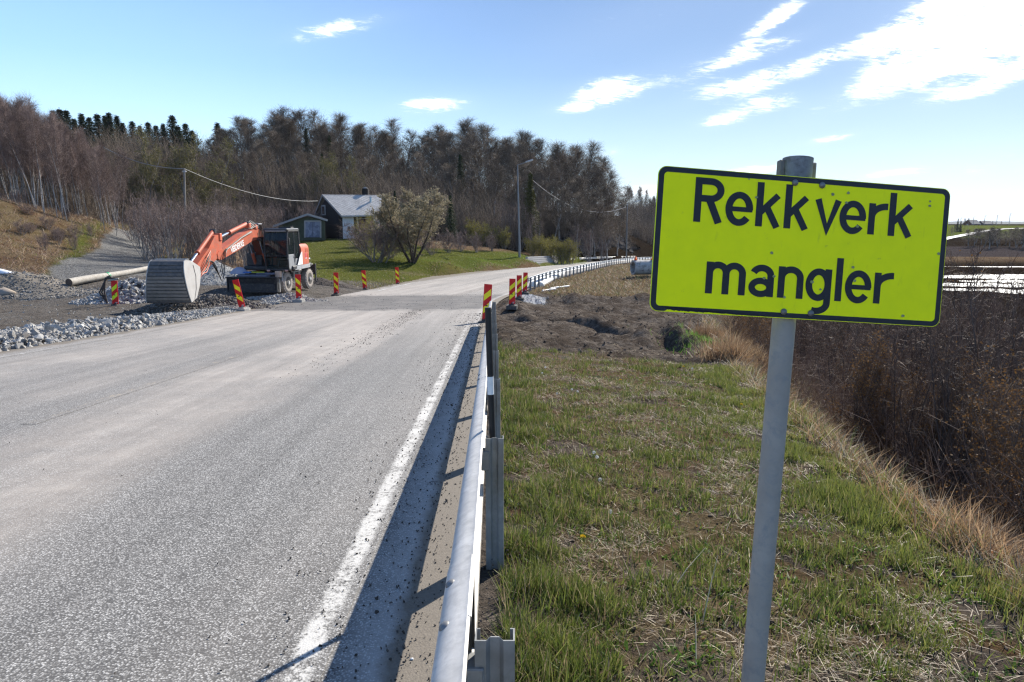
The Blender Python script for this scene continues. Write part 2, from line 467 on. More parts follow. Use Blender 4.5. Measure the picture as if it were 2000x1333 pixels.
def polyd(x, y, pts):
    best = np.full(np.shape(x), 1e9)
    for (x0, y0), (x1, y1) in zip(pts[:-1], pts[1:]):
        L2 = (x1 - x0) ** 2 + (y1 - y0) ** 2
        tq = np.clip(((x - x0) * (x1 - x0) + (y - y0) * (y1 - y0)) / L2, 0, 1)
        best = np.minimum(best, np.hypot(x - x0 - tq * (x1 - x0), y - y0 - tq * (y1 - y0)))
    return best
def inpoly(x, y, P):
    ins = np.zeros(np.shape(x), bool); n = len(P)
    for i in range(n):
        x0, y0 = P[i]; x1, y1 = P[(i + 1) % n]
        if y0 == y1: continue
        c_ = ((y0 > y) != (y1 > y)) & (x < (x1 - x0) * (y - y0) / (y1 - y0) + x0)
        ins ^= c_
    return ins
def softpoly(x, y, P, soft=1.0):
    d = polyd(x, y, list(P) + [P[0]]); return np.clip(np.where(inpoly(x, y, P), .5 + d / soft, .5 - d / soft), 0, 1)
def mudmask(x, y):
    wob = 1.6 * (fbm(x * .5, y * .5, 4, 71) - .5)
    dr = x - XR(y)
    near = 14.6 - .45 * np.clip(x, 0, 8) + wob
    far = 40.5 - .35 * np.clip(x, 0, 12) + 3 * wob
    return sstep(near - .5, near + .5, y) * sstep(far + 1, far - 1, y) * sstep(.05, .3, dr) * sstep(1.3, .2, x - XE(y) + wob * .6)
DRV = [(-19.0, 33), (-22.0, 38), (-26.0, 46), (-29.9, 54), (-33.8, 63), (-38.5, 75), (-44, 88)]
def drive(x, y):
    d = polyd(x, y, DRV) + .8 * (fbm(x * .6, y * .6, 3, 75) - .5)
    wv = 1.35 * sstep(50, 40, y)
    return sstep(2.2 + wv, 1.5 + wv, d)
def works(x, y):
    """bare gravel round the machine, the lane beside the road and the mouth of the driveway"""
    P = [(-10.2, -12), (-10.2, 25), (-9.2, 31), (-8.4, 37), (-7.2, 48), (-9.5, 47), (-12, 42), (-15, 42.5), (-19, 40), (-23.5, 37), (-22, 33.5), (-30, 33.5), (-40, 30), (-40, 28), (-24, 12), (-19, -12)]
    return softpoly(x + 1.0 * (fbm(x * .6, y * .6, 3, 81) - .5), y + .8 * (fbm(x * .5 + 5, y * .5, 3, 83) - .5), P, .9)
LAWN = [(-8.0, 41), (-11, 43.5), (-16, 43.5), (-17.5, 50), (-19.5, 60), (-22, 72), (-27, 79), (-24, 84), (-15, 86), (-10, 80), (-4, 86), (3, 98), (8, 108), (6, 112), (14, 120), (20, 124), (11, 104), (1.5, 84), (-3.8, 70), (-6.4, 60), (-7.4, 50)]
def lawn(x, y):
    return softpoly(x + 1.2 * (fbm(x * .3, y * .3, 3, 91) - .5), y, LAWN, 1.6)

def classes(x, y):
    """weights: grass, dry, dirt(brown), gravel(grey), forest, field"""
    xl, xr, xe = XL(y), XR(y), XE(y)
    n1, n2, n3 = fbm(x * .8, y * .8, 4, 101), fbm(x * .18, y * .18, 4, 103), fbm(x * 3.1, y * 3.1, 3, 107)
    W = np.zeros(np.shape(x) + (6,))
    L = x < (xl + xr) / 2
    mud, drv, wk, lw = mudmask(x, y), drive(x, y), works(x, y), lawn(x, y)
    # --- left
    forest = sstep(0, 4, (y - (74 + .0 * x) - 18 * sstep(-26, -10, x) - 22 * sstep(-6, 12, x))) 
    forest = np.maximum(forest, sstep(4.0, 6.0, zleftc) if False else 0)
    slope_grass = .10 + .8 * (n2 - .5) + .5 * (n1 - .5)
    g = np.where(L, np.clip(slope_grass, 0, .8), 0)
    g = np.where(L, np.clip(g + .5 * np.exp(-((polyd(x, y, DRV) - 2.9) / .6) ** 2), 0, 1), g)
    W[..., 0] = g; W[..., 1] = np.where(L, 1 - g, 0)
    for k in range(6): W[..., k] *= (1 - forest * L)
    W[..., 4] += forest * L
    lwL = lw * L
    W *= (1 - lwL)[..., None]; W[..., 0] += lwL * .80; W[..., 1] += lwL * .20
    sp = ((x < -17.5) & (x > -48) & (y > 28) & (y < 38.5)) * sstep(.25, .5, n1 + .2 * sstep(-19, -24, x)) * sstep(38.5, 36.8, y - .25 * (x + 25) * 0)
    sp = sp * L * sstep(38.2 + 0 * x, 36.5 + 0 * x, y)
    W *= (1 - sp * .85)[..., None]; W[..., 2] += sp * .5; W[..., 3] += sp * .35
    dL = drv * L
    W *= (1 - dL)[..., None]; W[..., 3] += dL * .95; W[..., 2] += dL * .05
    wL = wk * L
    W *= (1 - wL)[..., None]; W[..., 2] += wL * (.42 + .3 * n1); W[..., 3] += wL * (.58 - .3 * n1)
    # --- right
    Rm = ~L
    gr = np.clip(.40 + 1.3 * (n1 - .5) + .8 * (n2 - .5), 0.05, 1) * sstep(60, 10, y) + .16
    bare = sstep(.56, .72, fbm(x * 1.9 + 7, y * 1.9, 4, 113)) * .8
    V = np.zeros_like(W)
    gr = gr * (.30 + .70 * sstep(14, 30, y))
    bare = np.maximum(bare, .75 * sstep(.60, .70, fbm(x * 4.5 + 3, y * 4.5, 3, 117)))
    V[..., 0] = gr * (1 - bare); V[..., 1] = (1 - gr) * (1 - bare); V[..., 2] = bare
    sh = sstep(.28, .05, x - xr)                      # trodden grit right under the rail
    V *= (1 - sh)[..., None]; V[..., 2] += sh * .8; V[..., 3] += sh * .2
    V *= (1 - mud)[..., None]; V[..., 2] += mud
    gp = np.exp(-(((x - 5.6) / 1.0) ** 2 + ((y - 17.3) / 1.6) ** 2))
    V *= (1 - .9 * gp)[..., None]; V[..., 0] += .9 * gp
    wg = np.exp(-(((x - .9) / .8) ** 2 + ((y - 34.5) / 3.0) ** 2)); V *= (1 - wg)[..., None]; V[..., 3] += wg
    bl = sstep(.2, 2.2, x - xe + .6 * (n1 - .5))       # slope below the verge: dead grass, then dark litter
    V *= (1 - bl)[..., None]; V[..., 1] += bl * sstep(4, 1.2, x - xe) * .8; V[..., 4] += bl * (1 - .8 * sstep(4, 1.2, x - xe))
    fl = sstep(14, 26, x - xe) * sstep(45, 60, y)
    V *= (1 - fl)[..., None]
    strip = np.exp(-((y - 112 - .1 * x) / 7.0) ** 2)
    fld = sstep(116, 122, y - .1 * x) * sstep(182, 176, y)
    gfar = sstep(230, 260, y) * sstep(.36, .42, x / np.maximum(y, 1))
    V[..., 1] += fl * strip; V[..., 5] += fl * fld * (1 - strip); V[..., 0] += fl * gfar
    V[..., 4] += fl * np.clip(1 - strip - fld * (1 - strip) - gfar, 0, 1)
    W = np.where(Rm[..., None], V, W)
    W = np.clip(W, 0, None); return W / np.maximum(W.sum(-1, keepdims=True), 1e-6)
zleftc = None

# ------------------------------------------------------------------ ground material
def dirt_layers(t, P, wcol, wcol2, tint):
    pass
def ground_material():
    m, t, b = new_mat('ground_cover')
    g = t.new('ShaderNodeNewGeometry'); P = g.outputs['Position']
    a1 = t.new('ShaderNodeAttribute'); a1.attribute_name = 'w1'; a2 = t.new('ShaderNodeAttribute'); a2.attribute_name = 'w2'
    s1 = t.new('ShaderNodeSeparateColor'); t.link(a1.outputs['Color'], s1.inputs[0])
    s2 = t.new('ShaderNodeSeparateColor'); t.link(a2.outputs['Color'], s2.inputs[0])
    n_s, n_m, n_l = t.noise(P, 45, 5, .7), t.noise(P, 7, 6, .65), t.noise(P, .7, 5, .6)
    n_f = t.noise(P, 170, 3, .7)
    grass = t.mix(t.ramp(n_m, [(.3, 0), (.7, 1)]), (.035, .060, .008), (.105, .120, .020))
    grass = t.mix(t.ramp(n_l, [(.42, 0), (.62, .75)]), grass, (.090, .100, .020))
    grass = t.mix(t.math('MULTIPLY', t.ramp(n_s, [(.45, 0), (.7, 1)]), .4), grass, (.15, .125, .065))
    dry = t.mix(t.ramp(n_s, [(.3, 0), (.7, 1)]), (.060, .040, .024), (.22, .165, .105))
    dry = t.mix(t.ramp(n_l, [(.4, 0), (.65, .8)]), dry, (.090, .050, .030))
    dirt = t.mix(t.ramp(n_m, [(.3, 0), (.7, 1)]), (.036, .030, .025), (.195, .165, .138))
    dirt = t.mix(t.ramp(t.noise(P, 1.6, 5, .65), [(.42, .75), (.56, 0)]), dirt, (.045, .035, .028))
    dirt = t.mix(t.ramp(n_s, [(.5, 0), (.8, .6)]), dirt, (.22, .175, .135))
    vor = t.voronoi(P, 22, out='Color'); vs = t.new('ShaderNodeSeparateColor'); t.link(vor, vs.inputs[0])
    gravel = t.mix(t.ramp(vs.outputs[0], [(.2, 0), (.9, 1)]), (.085, .085, .082), (.29, .29, .28))
    gravel = t.mix(t.ramp(n_m, [(.35, 0), (.7, .6)]), gravel, (.145, .13, .115))
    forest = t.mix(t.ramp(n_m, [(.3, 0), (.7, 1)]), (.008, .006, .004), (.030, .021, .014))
    field = t.mix(t.ramp(t.noise(t.vmath('MULTIPLY', P, (.15, 1.6, 1)), 1.0, 4, .6), [(.3, 0), (.7, 1)]), (.030, .024, .024), (.070, .058, .055))
    c = None
    W = [s1.outputs[0], s1.outputs[1], s1.outputs[2], s2.outputs[0], s2.outputs[1], s2.outputs[2]]
    acc = None; 
    for wgt, col in zip(W, [grass, dry, dirt, gravel, forest, field]):
        # breaks the borders of each cover into tufts and patches
        wv = t.math('MULTIPLY', wgt, t.maprange(t.noise(P, 5.5 + 3 * len(str(col)), 5, .7), .3, .7, .35, 1.65))
        wv = t.math('POWER', wv, 1.8)
        term = t.vmath('SCALE', col, scale=wv)
        c = term if c is None else t.vmath('ADD', c, term)
        acc = wv if acc is None else t.math('ADD', acc, wv)
    c = t.vmath('SCALE', c, scale=t.math('DIVIDE', 1.0, t.math('MAXIMUM', acc, 1e-4)))
    t.link(c, b.inputs['Base Color']); b.inputs['Roughness'].default_value = .95
    b.inputs['Specular IOR Level'].default_value = 0.0
    hgt = t.math('ADD', t.math('MULTIPLY', n_s, .35), t.math('ADD', t.math('MULTIPLY', n_m, 1.0), t.math('MULTIPLY', n_f, .12)))
    t.link(t.bump(hgt, 1.0, .14), b.inputs['Normal'])
    return m
MAT_GROUND = ground_material()

# radial sheet: fine where the photo looks, reaching the horizon
angs = np.radians(np.concatenate([np.arange(-180, -54, 4.0), np.arange(-54, 54, .26), np.arange(54, 180.1, 4.0)]))
rad = [0.6]
while rad[-1] < 260: rad.append(rad[-1] * 1.0125)
while rad[-1] < 16000: rad.append(rad[-1] * 1.07)
rad = np.array(rad)
AA, RR = np.meshgrid(angs, rad)
GX, GY = RR * np.sin(AA), RR * np.cos(AA)
def far_fade(x, y, z):
    r = np.hypot(x, y)
    # beyond 500 m low rolling land
    zf = -3 + 5 * fbm(x * .0012, y * .0012, 3, 201) + 0.0 * r
    # blue hills with snow far off at the right
    z = z * (1 - sstep(450, 700, r)) + zf * sstep(450, 700, r)
    return z
GZ = zground(GX, GY)
GZ = np.where(GY < -12, np.clip(GZ, -8, 12), GZ)
GZ = far_fade(GX, GY, GZ)
Wt = classes(GX, GY)
_r = np.hypot(GX, GY)
farm = sstep(420, 600, _r)[..., None]
Wt = Wt * (1 - farm) + farm * np.array([.25, .1, 0, 0, .65, 0])
nr, na = GX.shape
vid = np.arange(nr * na).reshape(nr, na)
F = np.stack([vid[:-1, :-1], vid[:-1, 1:], vid[1:, 1:], vid[1:, :-1]], -1).reshape(-1, 4)[:, ::-1]
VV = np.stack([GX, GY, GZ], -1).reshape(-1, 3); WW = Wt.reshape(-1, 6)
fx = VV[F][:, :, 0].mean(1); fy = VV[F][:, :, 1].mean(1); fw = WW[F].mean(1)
# which named stretch of ground each facet belongs to
reg = np.zeros(len(F), int)
Lf = fx < (XL(fy) + XR(fy)) / 2
reg[:] = 0
reg[~Lf & (fx < XE(fy) + 1.2) & (fy < 110)] = 1                       # grass verge
reg[(mudmask(fx, fy) > .5)] = 2                                        # mud
reg[Lf & (lawn(fx, fy) > .5)] = 3
reg[Lf & (works(fx, fy) > .5)] = 4
reg[Lf & (drive(fx, fy) > .5) & (reg != 4)] = 5
reg[~Lf & (fw[:, 5] > .5)] = 6
reg[Lf & (reg == 0) & (fy > 20) & (fx > -260) & (fy < 330)] = 7
nearroad = (fx > XL(fy) - .1) & (fx < XR(fy) - .12) & (fy < 170)
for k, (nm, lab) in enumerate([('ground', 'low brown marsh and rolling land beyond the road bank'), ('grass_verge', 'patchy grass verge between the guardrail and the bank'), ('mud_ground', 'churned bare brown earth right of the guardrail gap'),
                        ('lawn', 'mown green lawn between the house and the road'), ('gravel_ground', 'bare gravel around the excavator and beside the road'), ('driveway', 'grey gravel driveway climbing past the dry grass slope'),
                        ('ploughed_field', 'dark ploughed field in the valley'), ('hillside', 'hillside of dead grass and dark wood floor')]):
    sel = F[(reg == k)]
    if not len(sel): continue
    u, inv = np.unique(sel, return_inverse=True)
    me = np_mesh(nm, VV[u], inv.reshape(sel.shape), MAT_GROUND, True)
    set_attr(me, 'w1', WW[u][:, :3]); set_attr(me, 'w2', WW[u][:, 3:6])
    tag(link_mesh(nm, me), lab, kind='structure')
def gz(x, y):
    return float(far_fade(np.array([x]), np.array([y]), zground(np.array([float(x)]), np.array([float(y)])))[0])
def gzn(x, y): return zground(np.asarray(x, float), np.asarray(y, float))

# ------------------------------------------------------------------ road
def asphalt(name, paint=None):
    m, t, b = new_mat(name)
    g = t.new('ShaderNodeNewGeometry'); P = g.outputs['Position']
    uv = t.new('ShaderNodeUVMap'); uv.uv_map = 'lane'
    u, v = t.sep(uv.outputs[0])[:2]           # u: metres across (0 = rail side), v: metres along
    vc = t.voronoi(P, 100, out='Color'); sc_ = t.new('ShaderNodeSeparateColor'); t.link(vc, sc_.inputs[0])
    vd = t.voronoi(P, 100)
    stone = t.ramp(sc_.outputs[0], [(0, (.115, .112, .106)), (.35, (.205, .200, .190)), (.7, (.33, .322, .305)), (1, (.50, .49, .465))])
    stone = t.mix(t.ramp(vd, [(.30, 0), (.65, 1)]), stone, (.065, .064, .062))
    big = t.noise(t.comb(t.math('MULTIPLY', u, 1.0), t.math('MULTIPLY', v, .12), 0), .9, 5, .6)
    uu = t.math('ADD', u, t.math('MULTIPLY', t.math('SUBTRACT', big, .5), 1.6))
    # beige dust dragged along by the lorries, between and beside the wheel paths
    dust = t.ramp(t.math('DIVIDE', uu, 11.0), [(0, .15), (.08, .25), (.15, .08), (.22, .16), (.28, .95), (.40, .80), (.46, .22), (.53, .6), (.60, .35), (.72, .8), (.86, .35), (1, .8)])
    dust = t.math('MULTIPLY', dust, t.maprange(t.noise(P, .45, 5, .6), .3, .7, .5, 1.25))
    wk = t.maprange(v, 10.0, 26.0, 0.0, .55, smooth=True)
    wk2 = t.maprange(v, 36.0, 60.0, .5, 0.15, smooth=True)
    lt36 = t.math('LESS_THAN', v, 36.0)
    dust = t.math('ADD', dust, t.math('ADD', t.math('MULTIPLY', wk, lt36), t.math('MULTIPLY', wk2, t.math('SUBTRACT', 1.0, lt36))), clamp=True)
    film = t.mix(t.noise(P, 3.0, 4, .6), (.32, .275, .235), (.42, .38, .335))
    dust = t.math('MULTIPLY', dust, t.maprange(t.noise(P, 2.4, 6, .7), .3, .7, .62, 1.1))
    c = t.mix(t.math('MULTIPLY', dust, t.maprange(vd, .1, .8, .50, .85)), stone, film)
    strk = t.noise(t.comb(t.math('MULTIPLY', u, 3.2), t.math('MULTIPLY', v, .10), 0), 1.0, 5, .65)
    sk = t.maprange(strk, .3, .7, .80, 1.16); c = t.mix(1.0, c, t.comb(sk, sk, sk), 'MULTIPLY')
    if paint:
        wear = t.noise(P, 34, 5, .75); edge = t.noise(P, 4.0, 4, .6)
        fade = t.maprange(v, 7.0, 22.0, 0.0, -.17)
        k = t.maprange(t.math('ADD', t.math('ADD', wear, fade), t.math('MULTIPLY', t.math('SUBTRACT', edge, .5), .7)), paint[1], paint[1] + .14)
        uu2 = t.math('ABSOLUTE', t.math('SUBTRACT', u, paint[2]))
        side = t.maprange(t.math('ADD', uu2, t.math('MULTIPLY', t.math('SUBTRACT', wear, .5), .16)), paint[3] * .72, paint[3] * 1.05, 1, 0)
        k = t.math('MULTIPLY', k, side)
        c = t.mix(t.math('MULTIPLY', k, .92), c, t.mix(t.noise(P, 12, 4, .6), tuple(q * .85 for q in paint[0]), paint[0]))
    # section of the carriageway that is dug up: dark grit, ragged ends
    if True:
        X, Y = t.sep(P)[:2]
        wob = t.math('MULTIPLY', t.math('SUBTRACT', t.noise(P, .8, 7, .72), .5), 4.2)
        y1 = t.math('ADD', t.math('SUBTRACT', Y, t.math('MULTIPLY', X, .10)), wob)
        k0 = t.maprange(y1, 26.9, 27.9); k1 = t.maprange(y1, 36.0, 37.2, 1, 0)
        grit_v = t.voronoi(P, 40, out='Color'); gs = t.new('ShaderNodeSeparateColor'); t.link(grit_v, gs.inputs[0])
        grit = t.mix(t.ramp(t.noise(P, 1.1, 5, .6), [(.35, 0), (.65, 1)]), (.055, .050, .046), (.135, .120, .106))
        grit = t.mix(.22, grit, t.ramp(gs.outputs[0], [(0, .06), (1, .32)]))
        c = t.mix(t.math('MULTIPLY', k0, k1), c, grit)
        # crumbs trailing towards the camera along the wheel track
        d_ = t.math('ABSOLUTE', t.math('SUBTRACT', t.math('ADD', u, t.math('MULTIPLY', t.math('SUBTRACT', t.noise(P, .6, 3, .5), .5), .6)), 2.95))
        tr = t.math('MULTIPLY', t.maprange(d_, .05, .45, 1, 0), t.maprange(v, 12, 27, 0, 1))
        tr = t.math('MULTIPLY', tr, t.maprange(t.noise(P, 9, 5, .7), .42, .6))
        c = t.mix(t.math('MULTIPLY', tr, t.math('SUBTRACT', 1, k1) if False else 1.0), c, (.10, .088, .078))
    # sand bank lying under the guardrail and along the far edge
    sn = t.math('MULTIPLY', t.math('SUBTRACT', t.noise(P, 3.2, 5, .65), .5), .16)
    sand = t.maprange(t.math('ADD', u, sn), .34, .40, 1, 0)
    film2 = t.maprange(t.math('ADD', u, t.math('MULTIPLY', sn, 2.0)), .36, .62, .75, 0)
    c = t.mix(t.math('MULTIPLY', film2, t.maprange(vd, .1, .7, .6, 1.0)), c, (.40, .385, .36))
    sn2 = t.maprange(t.math('ADD', u, t.math('MULTIPLY', t.math('SUBTRACT', t.noise(P, 1.1, 5, .7), .5), .9)), 9.45, 9.75)
    sandc = t.mix(t.noise(P, 60, 4, .7), (.080, .067, .052), (.21, .180, .142))
    c = t.mix(t.math('MAXIMUM', sand, sn2), c, sandc)
    t.link(c, b.inputs['Base Color'])
    b.inputs['Roughness'].default_value = .82
    b.inputs['Specular IOR Level'].default_value = .35
    h = t.math('ADD', t.math('MULTIPLY', t.math('SUBTRACT', 1.0, vd), .8), t.math('MULTIPLY', t.noise(P, 260, 2, .6), .3))
    t.link(t.bump(h, .40 if not paint else .35, .005), b.inputs['Normal'])
    return m
def strip(name, fa, fb, ys, nx, dz, mat, lab):
    ys = np.asarray(ys, float); tt = np.linspace(0, 1, nx)
    a, b_ = fa(ys), fb(ys); xr = XR(ys)
    X = a[:, None] * (1 - tt) + b_[:, None] * tt; Yg = np.repeat(ys[:, None], nx, 1)
    Z = ZR(Yg) + dz - .0 * X
    n, k = X.shape; vid = np.arange(n * k).reshape(n, k)
    F_ = np.stack([vid[:-1, :-1], vid[:-1, 1:], vid[1:, 1:], vid[1:, :-1]], -1).reshape(-1, 4)
    me = np_mesh(name, np.stack([X, Yg, Z], -1).reshape(-1, 3), F_, mat, True)
    uv = me.uv_layers.new(name='lane'); li = F_.ravel()
    U = (xr[:, None] - X).ravel(); Vv = Yg.ravel()
    uv.data.foreach_set('uv', np.stack([U[li], Vv[li]], -1).astype(np.float32).ravel())
    return tag(link_mesh(name, me), lab, kind='structure')
YS = np.concatenate([np.arange(-12, 60, .5), np.arange(60, 232, 1.0)])
strip('road', lambda y: XL(y) - .35, lambda y: XR(y) - .02, YS, 26, 0.012, asphalt('worn_asphalt'), 'grey worn asphalt road')
offR = .71
strip('road_edge_line', lambda y: XR(y) - offR - .10, lambda y: XR(y) - offR + .10, np.arange(-6, 27.2, .4), 3, 0.016, asphalt('white_line_paint', ((.54, .525, .49), .37, offR, .066)), 'worn white edge line beside the guardrail')
strip('road_edge_line', lambda y: XR(y) - 9.25 - .10, lambda y: XR(y) - 9.25 + .10, np.arange(-6, 27, .4), 3, 0.016, asphalt('white_line_paint_far', ((.52, .51, .48), .45, 9.25, .070)), 'faint white edge line beside the rock strip')
ym = asphalt('yellow_line_paint', ((.42, .34, .23), .53, 4.87, .065))
for y0 in (-5.5, 7.0, 19.5):
    strip('road_centre_dash', lambda y: XR(y) - 4.87 - .09, lambda y: XR(y) - 4.87 + .09, np.arange(y0, y0 + 6.3, .3), 3, 0.016, ym, 'faded yellow centre dash')
strip('road_edge_line', lambda y: XL(y) + .45, lambda y: XL(y) + .62, np.arange(40, 150, 1.0), 3, 0.02, asphalt('white_line_paint_bend', ((.7, .7, .68), .30, 0, 50)), 'white edge line on the far bend')

# standing water in the marsh
mw, t, b = new_mat('standing_water')
b.inputs['Base Color'].default_value = (.05, .05, .05, 1); b.inputs['Roughness'].default_value = .3
tcw = t.new('ShaderNodeTexCoord'); t.link(t.bump(t.noise(tcw.outputs['Object'], 3.0, 4, .6), .25, .03), b.inputs['Normal'])
mb = MB(); mb.add([(16, 50, VAL), (110, 50, VAL), (110, 104, VAL), (16, 104, VAL)], [(0, 1, 2, 3)])
tag(mb.build('water', mw), 'shallow water lying in the marshy field', kind='structure')
# ------------------------------------------------------------------ the yellow-green sign
steel = simple_mat('galvanised_steel', (.42, .44, .46), .45, .55, .12, 7, .25, (.30, .30, .29), .15, 90)
steel_dark = simple_mat('weathered_galvanised_steel', (.15, .17, .185), .5, .45, .22, 9, .3, (.12, .12, .11), .15, 60)
bolt_m = simple_mat('dull_zinc_bolt', (.20, .20, .20), .55, .6, .2, 60)
black_vinyl = simple_mat('matt_black_film', (.012, .013, .018), .45, 0, .3, 30, .12, (.05, .05, .055))
def sign_face_mat():
    m, t, b = new_mat('fluorescent_yellow_film')
    P = t.new('ShaderNodeTexCoord').outputs['Object']
    n = t.noise(P, 14, 5, .65); n2 = t.noise(t.vmath('MULTIPLY', P, (40, 1, 9)), 1.0, 5, .6)
    c = t.mix(t.ramp(n, [(.3, 0), (.75, 1)]), (.98, 1.0, .006), (.88, .92, .008))
    c = t.mix(t.math('MULTIPLY', t.ramp(n2, [(.62, 0), (.8, .35)]), 1.0), c, (.30, .38, .05))
    # a film of dirt near the lower corners and edges
    n3 = t.noise(P, 26, 6, .75)
    c = t.mix(t.math('MULTIPLY', t.ramp(n3, [(.64, 0), (.74, .5)]), 1.0), c, (.25, .30, .08))
    t.link(c, b.inputs['Base Color']); b.inputs['Roughness'].default_value = .5; b.inputs['Specular IOR Level'].default_value = .15
    return m
sign_face_m = sign_face_mat()
BW, BH = .80, .3665
_rz, _rx, _ry = 0.11246922, -0.11344528, 0.06906409
MB_ = Matrix.Rotation(_rz, 3, 'Z') @ Matrix.Rotation(_rx, 3, 'X') @ Matrix.Rotation(_ry, 3, 'Y')
BO = Vector((.75622947, 1.78739543, -.06232437))
def rrect(w_, h_, r_, n=8, y=0.0):
    o = []
    for cx, cz, a0 in ((w_ / 2 - r_, h_ / 2 - r_, 0), (-w_ / 2 + r_, h_ / 2 - r_, 90), (-w_ / 2 + r_, -h_ / 2 + r_, 180), (w_ / 2 - r_, -h_ / 2 + r_, 270)):
        for k in range(n + 1):
            a = R(a0 + 90 * k / n); o.append((cx + r_ * math.cos(a), y, cz + r_ * math.sin(a)))
    return o
sg = empty('warning_sign', (0.70, 1.72, -1.75), 0, 'yellow-green road sign reading Rekkverk mangler on a leaning grey steel post', 'sign')
SI = Matrix.Translation(sg.location).inverted()
board_w = SI @ Matrix.Translation(BO) @ MB_.to_4x4()
def on_board(o): o.matrix_local = board_w; return o
mb = MB(); mb.prism(rrect(BW, BH, .022), (0, .0025, 0), (0, 0, 0)); mb.prism(rrect(BW - .006, BH - .006, .020), (0, .012, 0), (0, .0025, 0))
bd = on_board(mb.build('board', simple_mat('aluminium_sheet', (.62, .80, .06), .5, 0, .1, 20), sg))
def child_of_board(name, mbx, mat): o = mbx.build(name, mat, bd); return o
# black border band with chipped lower edge, then the film inside it
mb = MB(); o_ = rrect(BW - .003, BH - .003, .021, 8, -.0006); i_ = rrect(BW - .031, BH - .029, .010, 8, -.0006)
n_ = len(o_)
for k in range(n_):                     # flakes knocked out of the lower edge
    pass
def densify(P_, m_):
    out = []
    for k in range(len(P_)):
        a, b_ = Vector(P_[k]), Vector(P_[(k + 1) % len(P_)])
        q = max(1, int((b_ - a).length / m_))
        out += [a.lerp(b_, j / q) for j in range(q)]
    return out
o_d = densify(o_, .004)
rr_ = random.Random(3)
for k, p in enumerate(o_d):
    if p.z < -BH / 2 + .012 and -.36 < p.x < .05:
        amp = .0035 if p.x < -.17 else .0012
        if -.355 < p.x < -.325: amp = .007
        p.z += amp * (.3 + .7 * rr_.random()) * (1 if p.x < -.17 else rr_.random())
i_d = [Vector(p) for p in i_]
def ring_faces(A, B):
    """triangulate between two loops of different counts, by angle"""
    aa = [math.atan2(p.z / BH, p.x / BW) for p in A]; ab = [math.atan2(p.z / BH, p.x / BW) for p in B]
    ia = min(range(len(A)), key=lambda k: abs(aa[k] - .7854)); ib = min(range(len(B)), key=lambda k: abs(ab[k] - .7854))
    A = A[ia:] + A[:ia]; B = B[ib:] + B[:ib]; na_, nb_ = len(A), len(B); i = j = 0; fs = []
    while i < na_ or j < nb_:
        if j >= nb_ or (i < na_ and (i + 1) / na_ * 1.0 <= (j + 1) / nb_ and False): fs.append((i % na_, (i + 1) % na_, na_ + j % nb_)); i += 1; continue
        ta = math.inf if i >= na_ else (A[(i + 1) % na_] - B[j % nb_]).length
        tb = math.inf if j >= nb_ else (A[i % na_] - B[(j + 1) % nb_]).length
        if ta <= tb: fs.append((i % na_, (i + 1) % na_, na_ + j % nb_)); i += 1
        else: fs.append((na_ + j % nb_, i % na_, na_ + (j + 1) % nb_)); j += 1
    return A + B, fs
vs_, fs_ = ring_faces(o_d, i_d)
mb = MB(); mb.add(vs_, fs_); mb.build('border', black_vinyl, bd)
mb = MB(); ip = rrect(BW - .0005, BH - .0005, .022, 8, -.0003); mb.add(ip, [tuple(range(len(ip)))[::-1]]); mb.build('film', sign_face_m, bd)
# letters drawn in strokes of one width (units: metres on the board from its lower left corner)
def stroke(mbx, pts, wdt, lay):
    pts = [Vector((p[0], 0, p[1])) for p in pts]; L = []; Rr = []
    for i, p in enumerate(pts):
        if i == 0: d = (pts[1] - p).normalized(); nrm = Vector((-d.z, 0, d.x)); k = 1
        elif i == len(pts) - 1: d = (p - pts[i - 1]).normalized(); nrm = Vector((-d.z, 0, d.x)); k = 1
        else:
            d0 = (p - pts[i - 1]).normalized(); d1 = (pts[i + 1] - p).normalized(); d = (d0 + d1).normalized(); nrm = Vector((-d.z, 0, d.x))
            k = 1 / max(.5, nrm.dot(Vector((-d0.z, 0, d0.x))))
        L.append(p + nrm * wdt / 2 * k); Rr.append(p - nrm * wdt / 2 * k)
    y = -.0012 - lay * .00012
    vs = [(q.x - BW / 2, y, q.z * BH / .4 - BH / 2) for q in L + Rr]; m_ = len(pts)
    mbx.add(vs, [(i, i + 1, m_ + i + 1, m_ + i) for i in range(m_ - 1)])
def arc(cx, cz, rx, rz, a0, a1, n=18): return [(cx + rx * math.cos(R(a0 + (a1 - a0) * k / n)), cz + rz * math.sin(R(a0 + (a1 - a0) * k / n))) for k in range(n + 1)]
SW = .0185
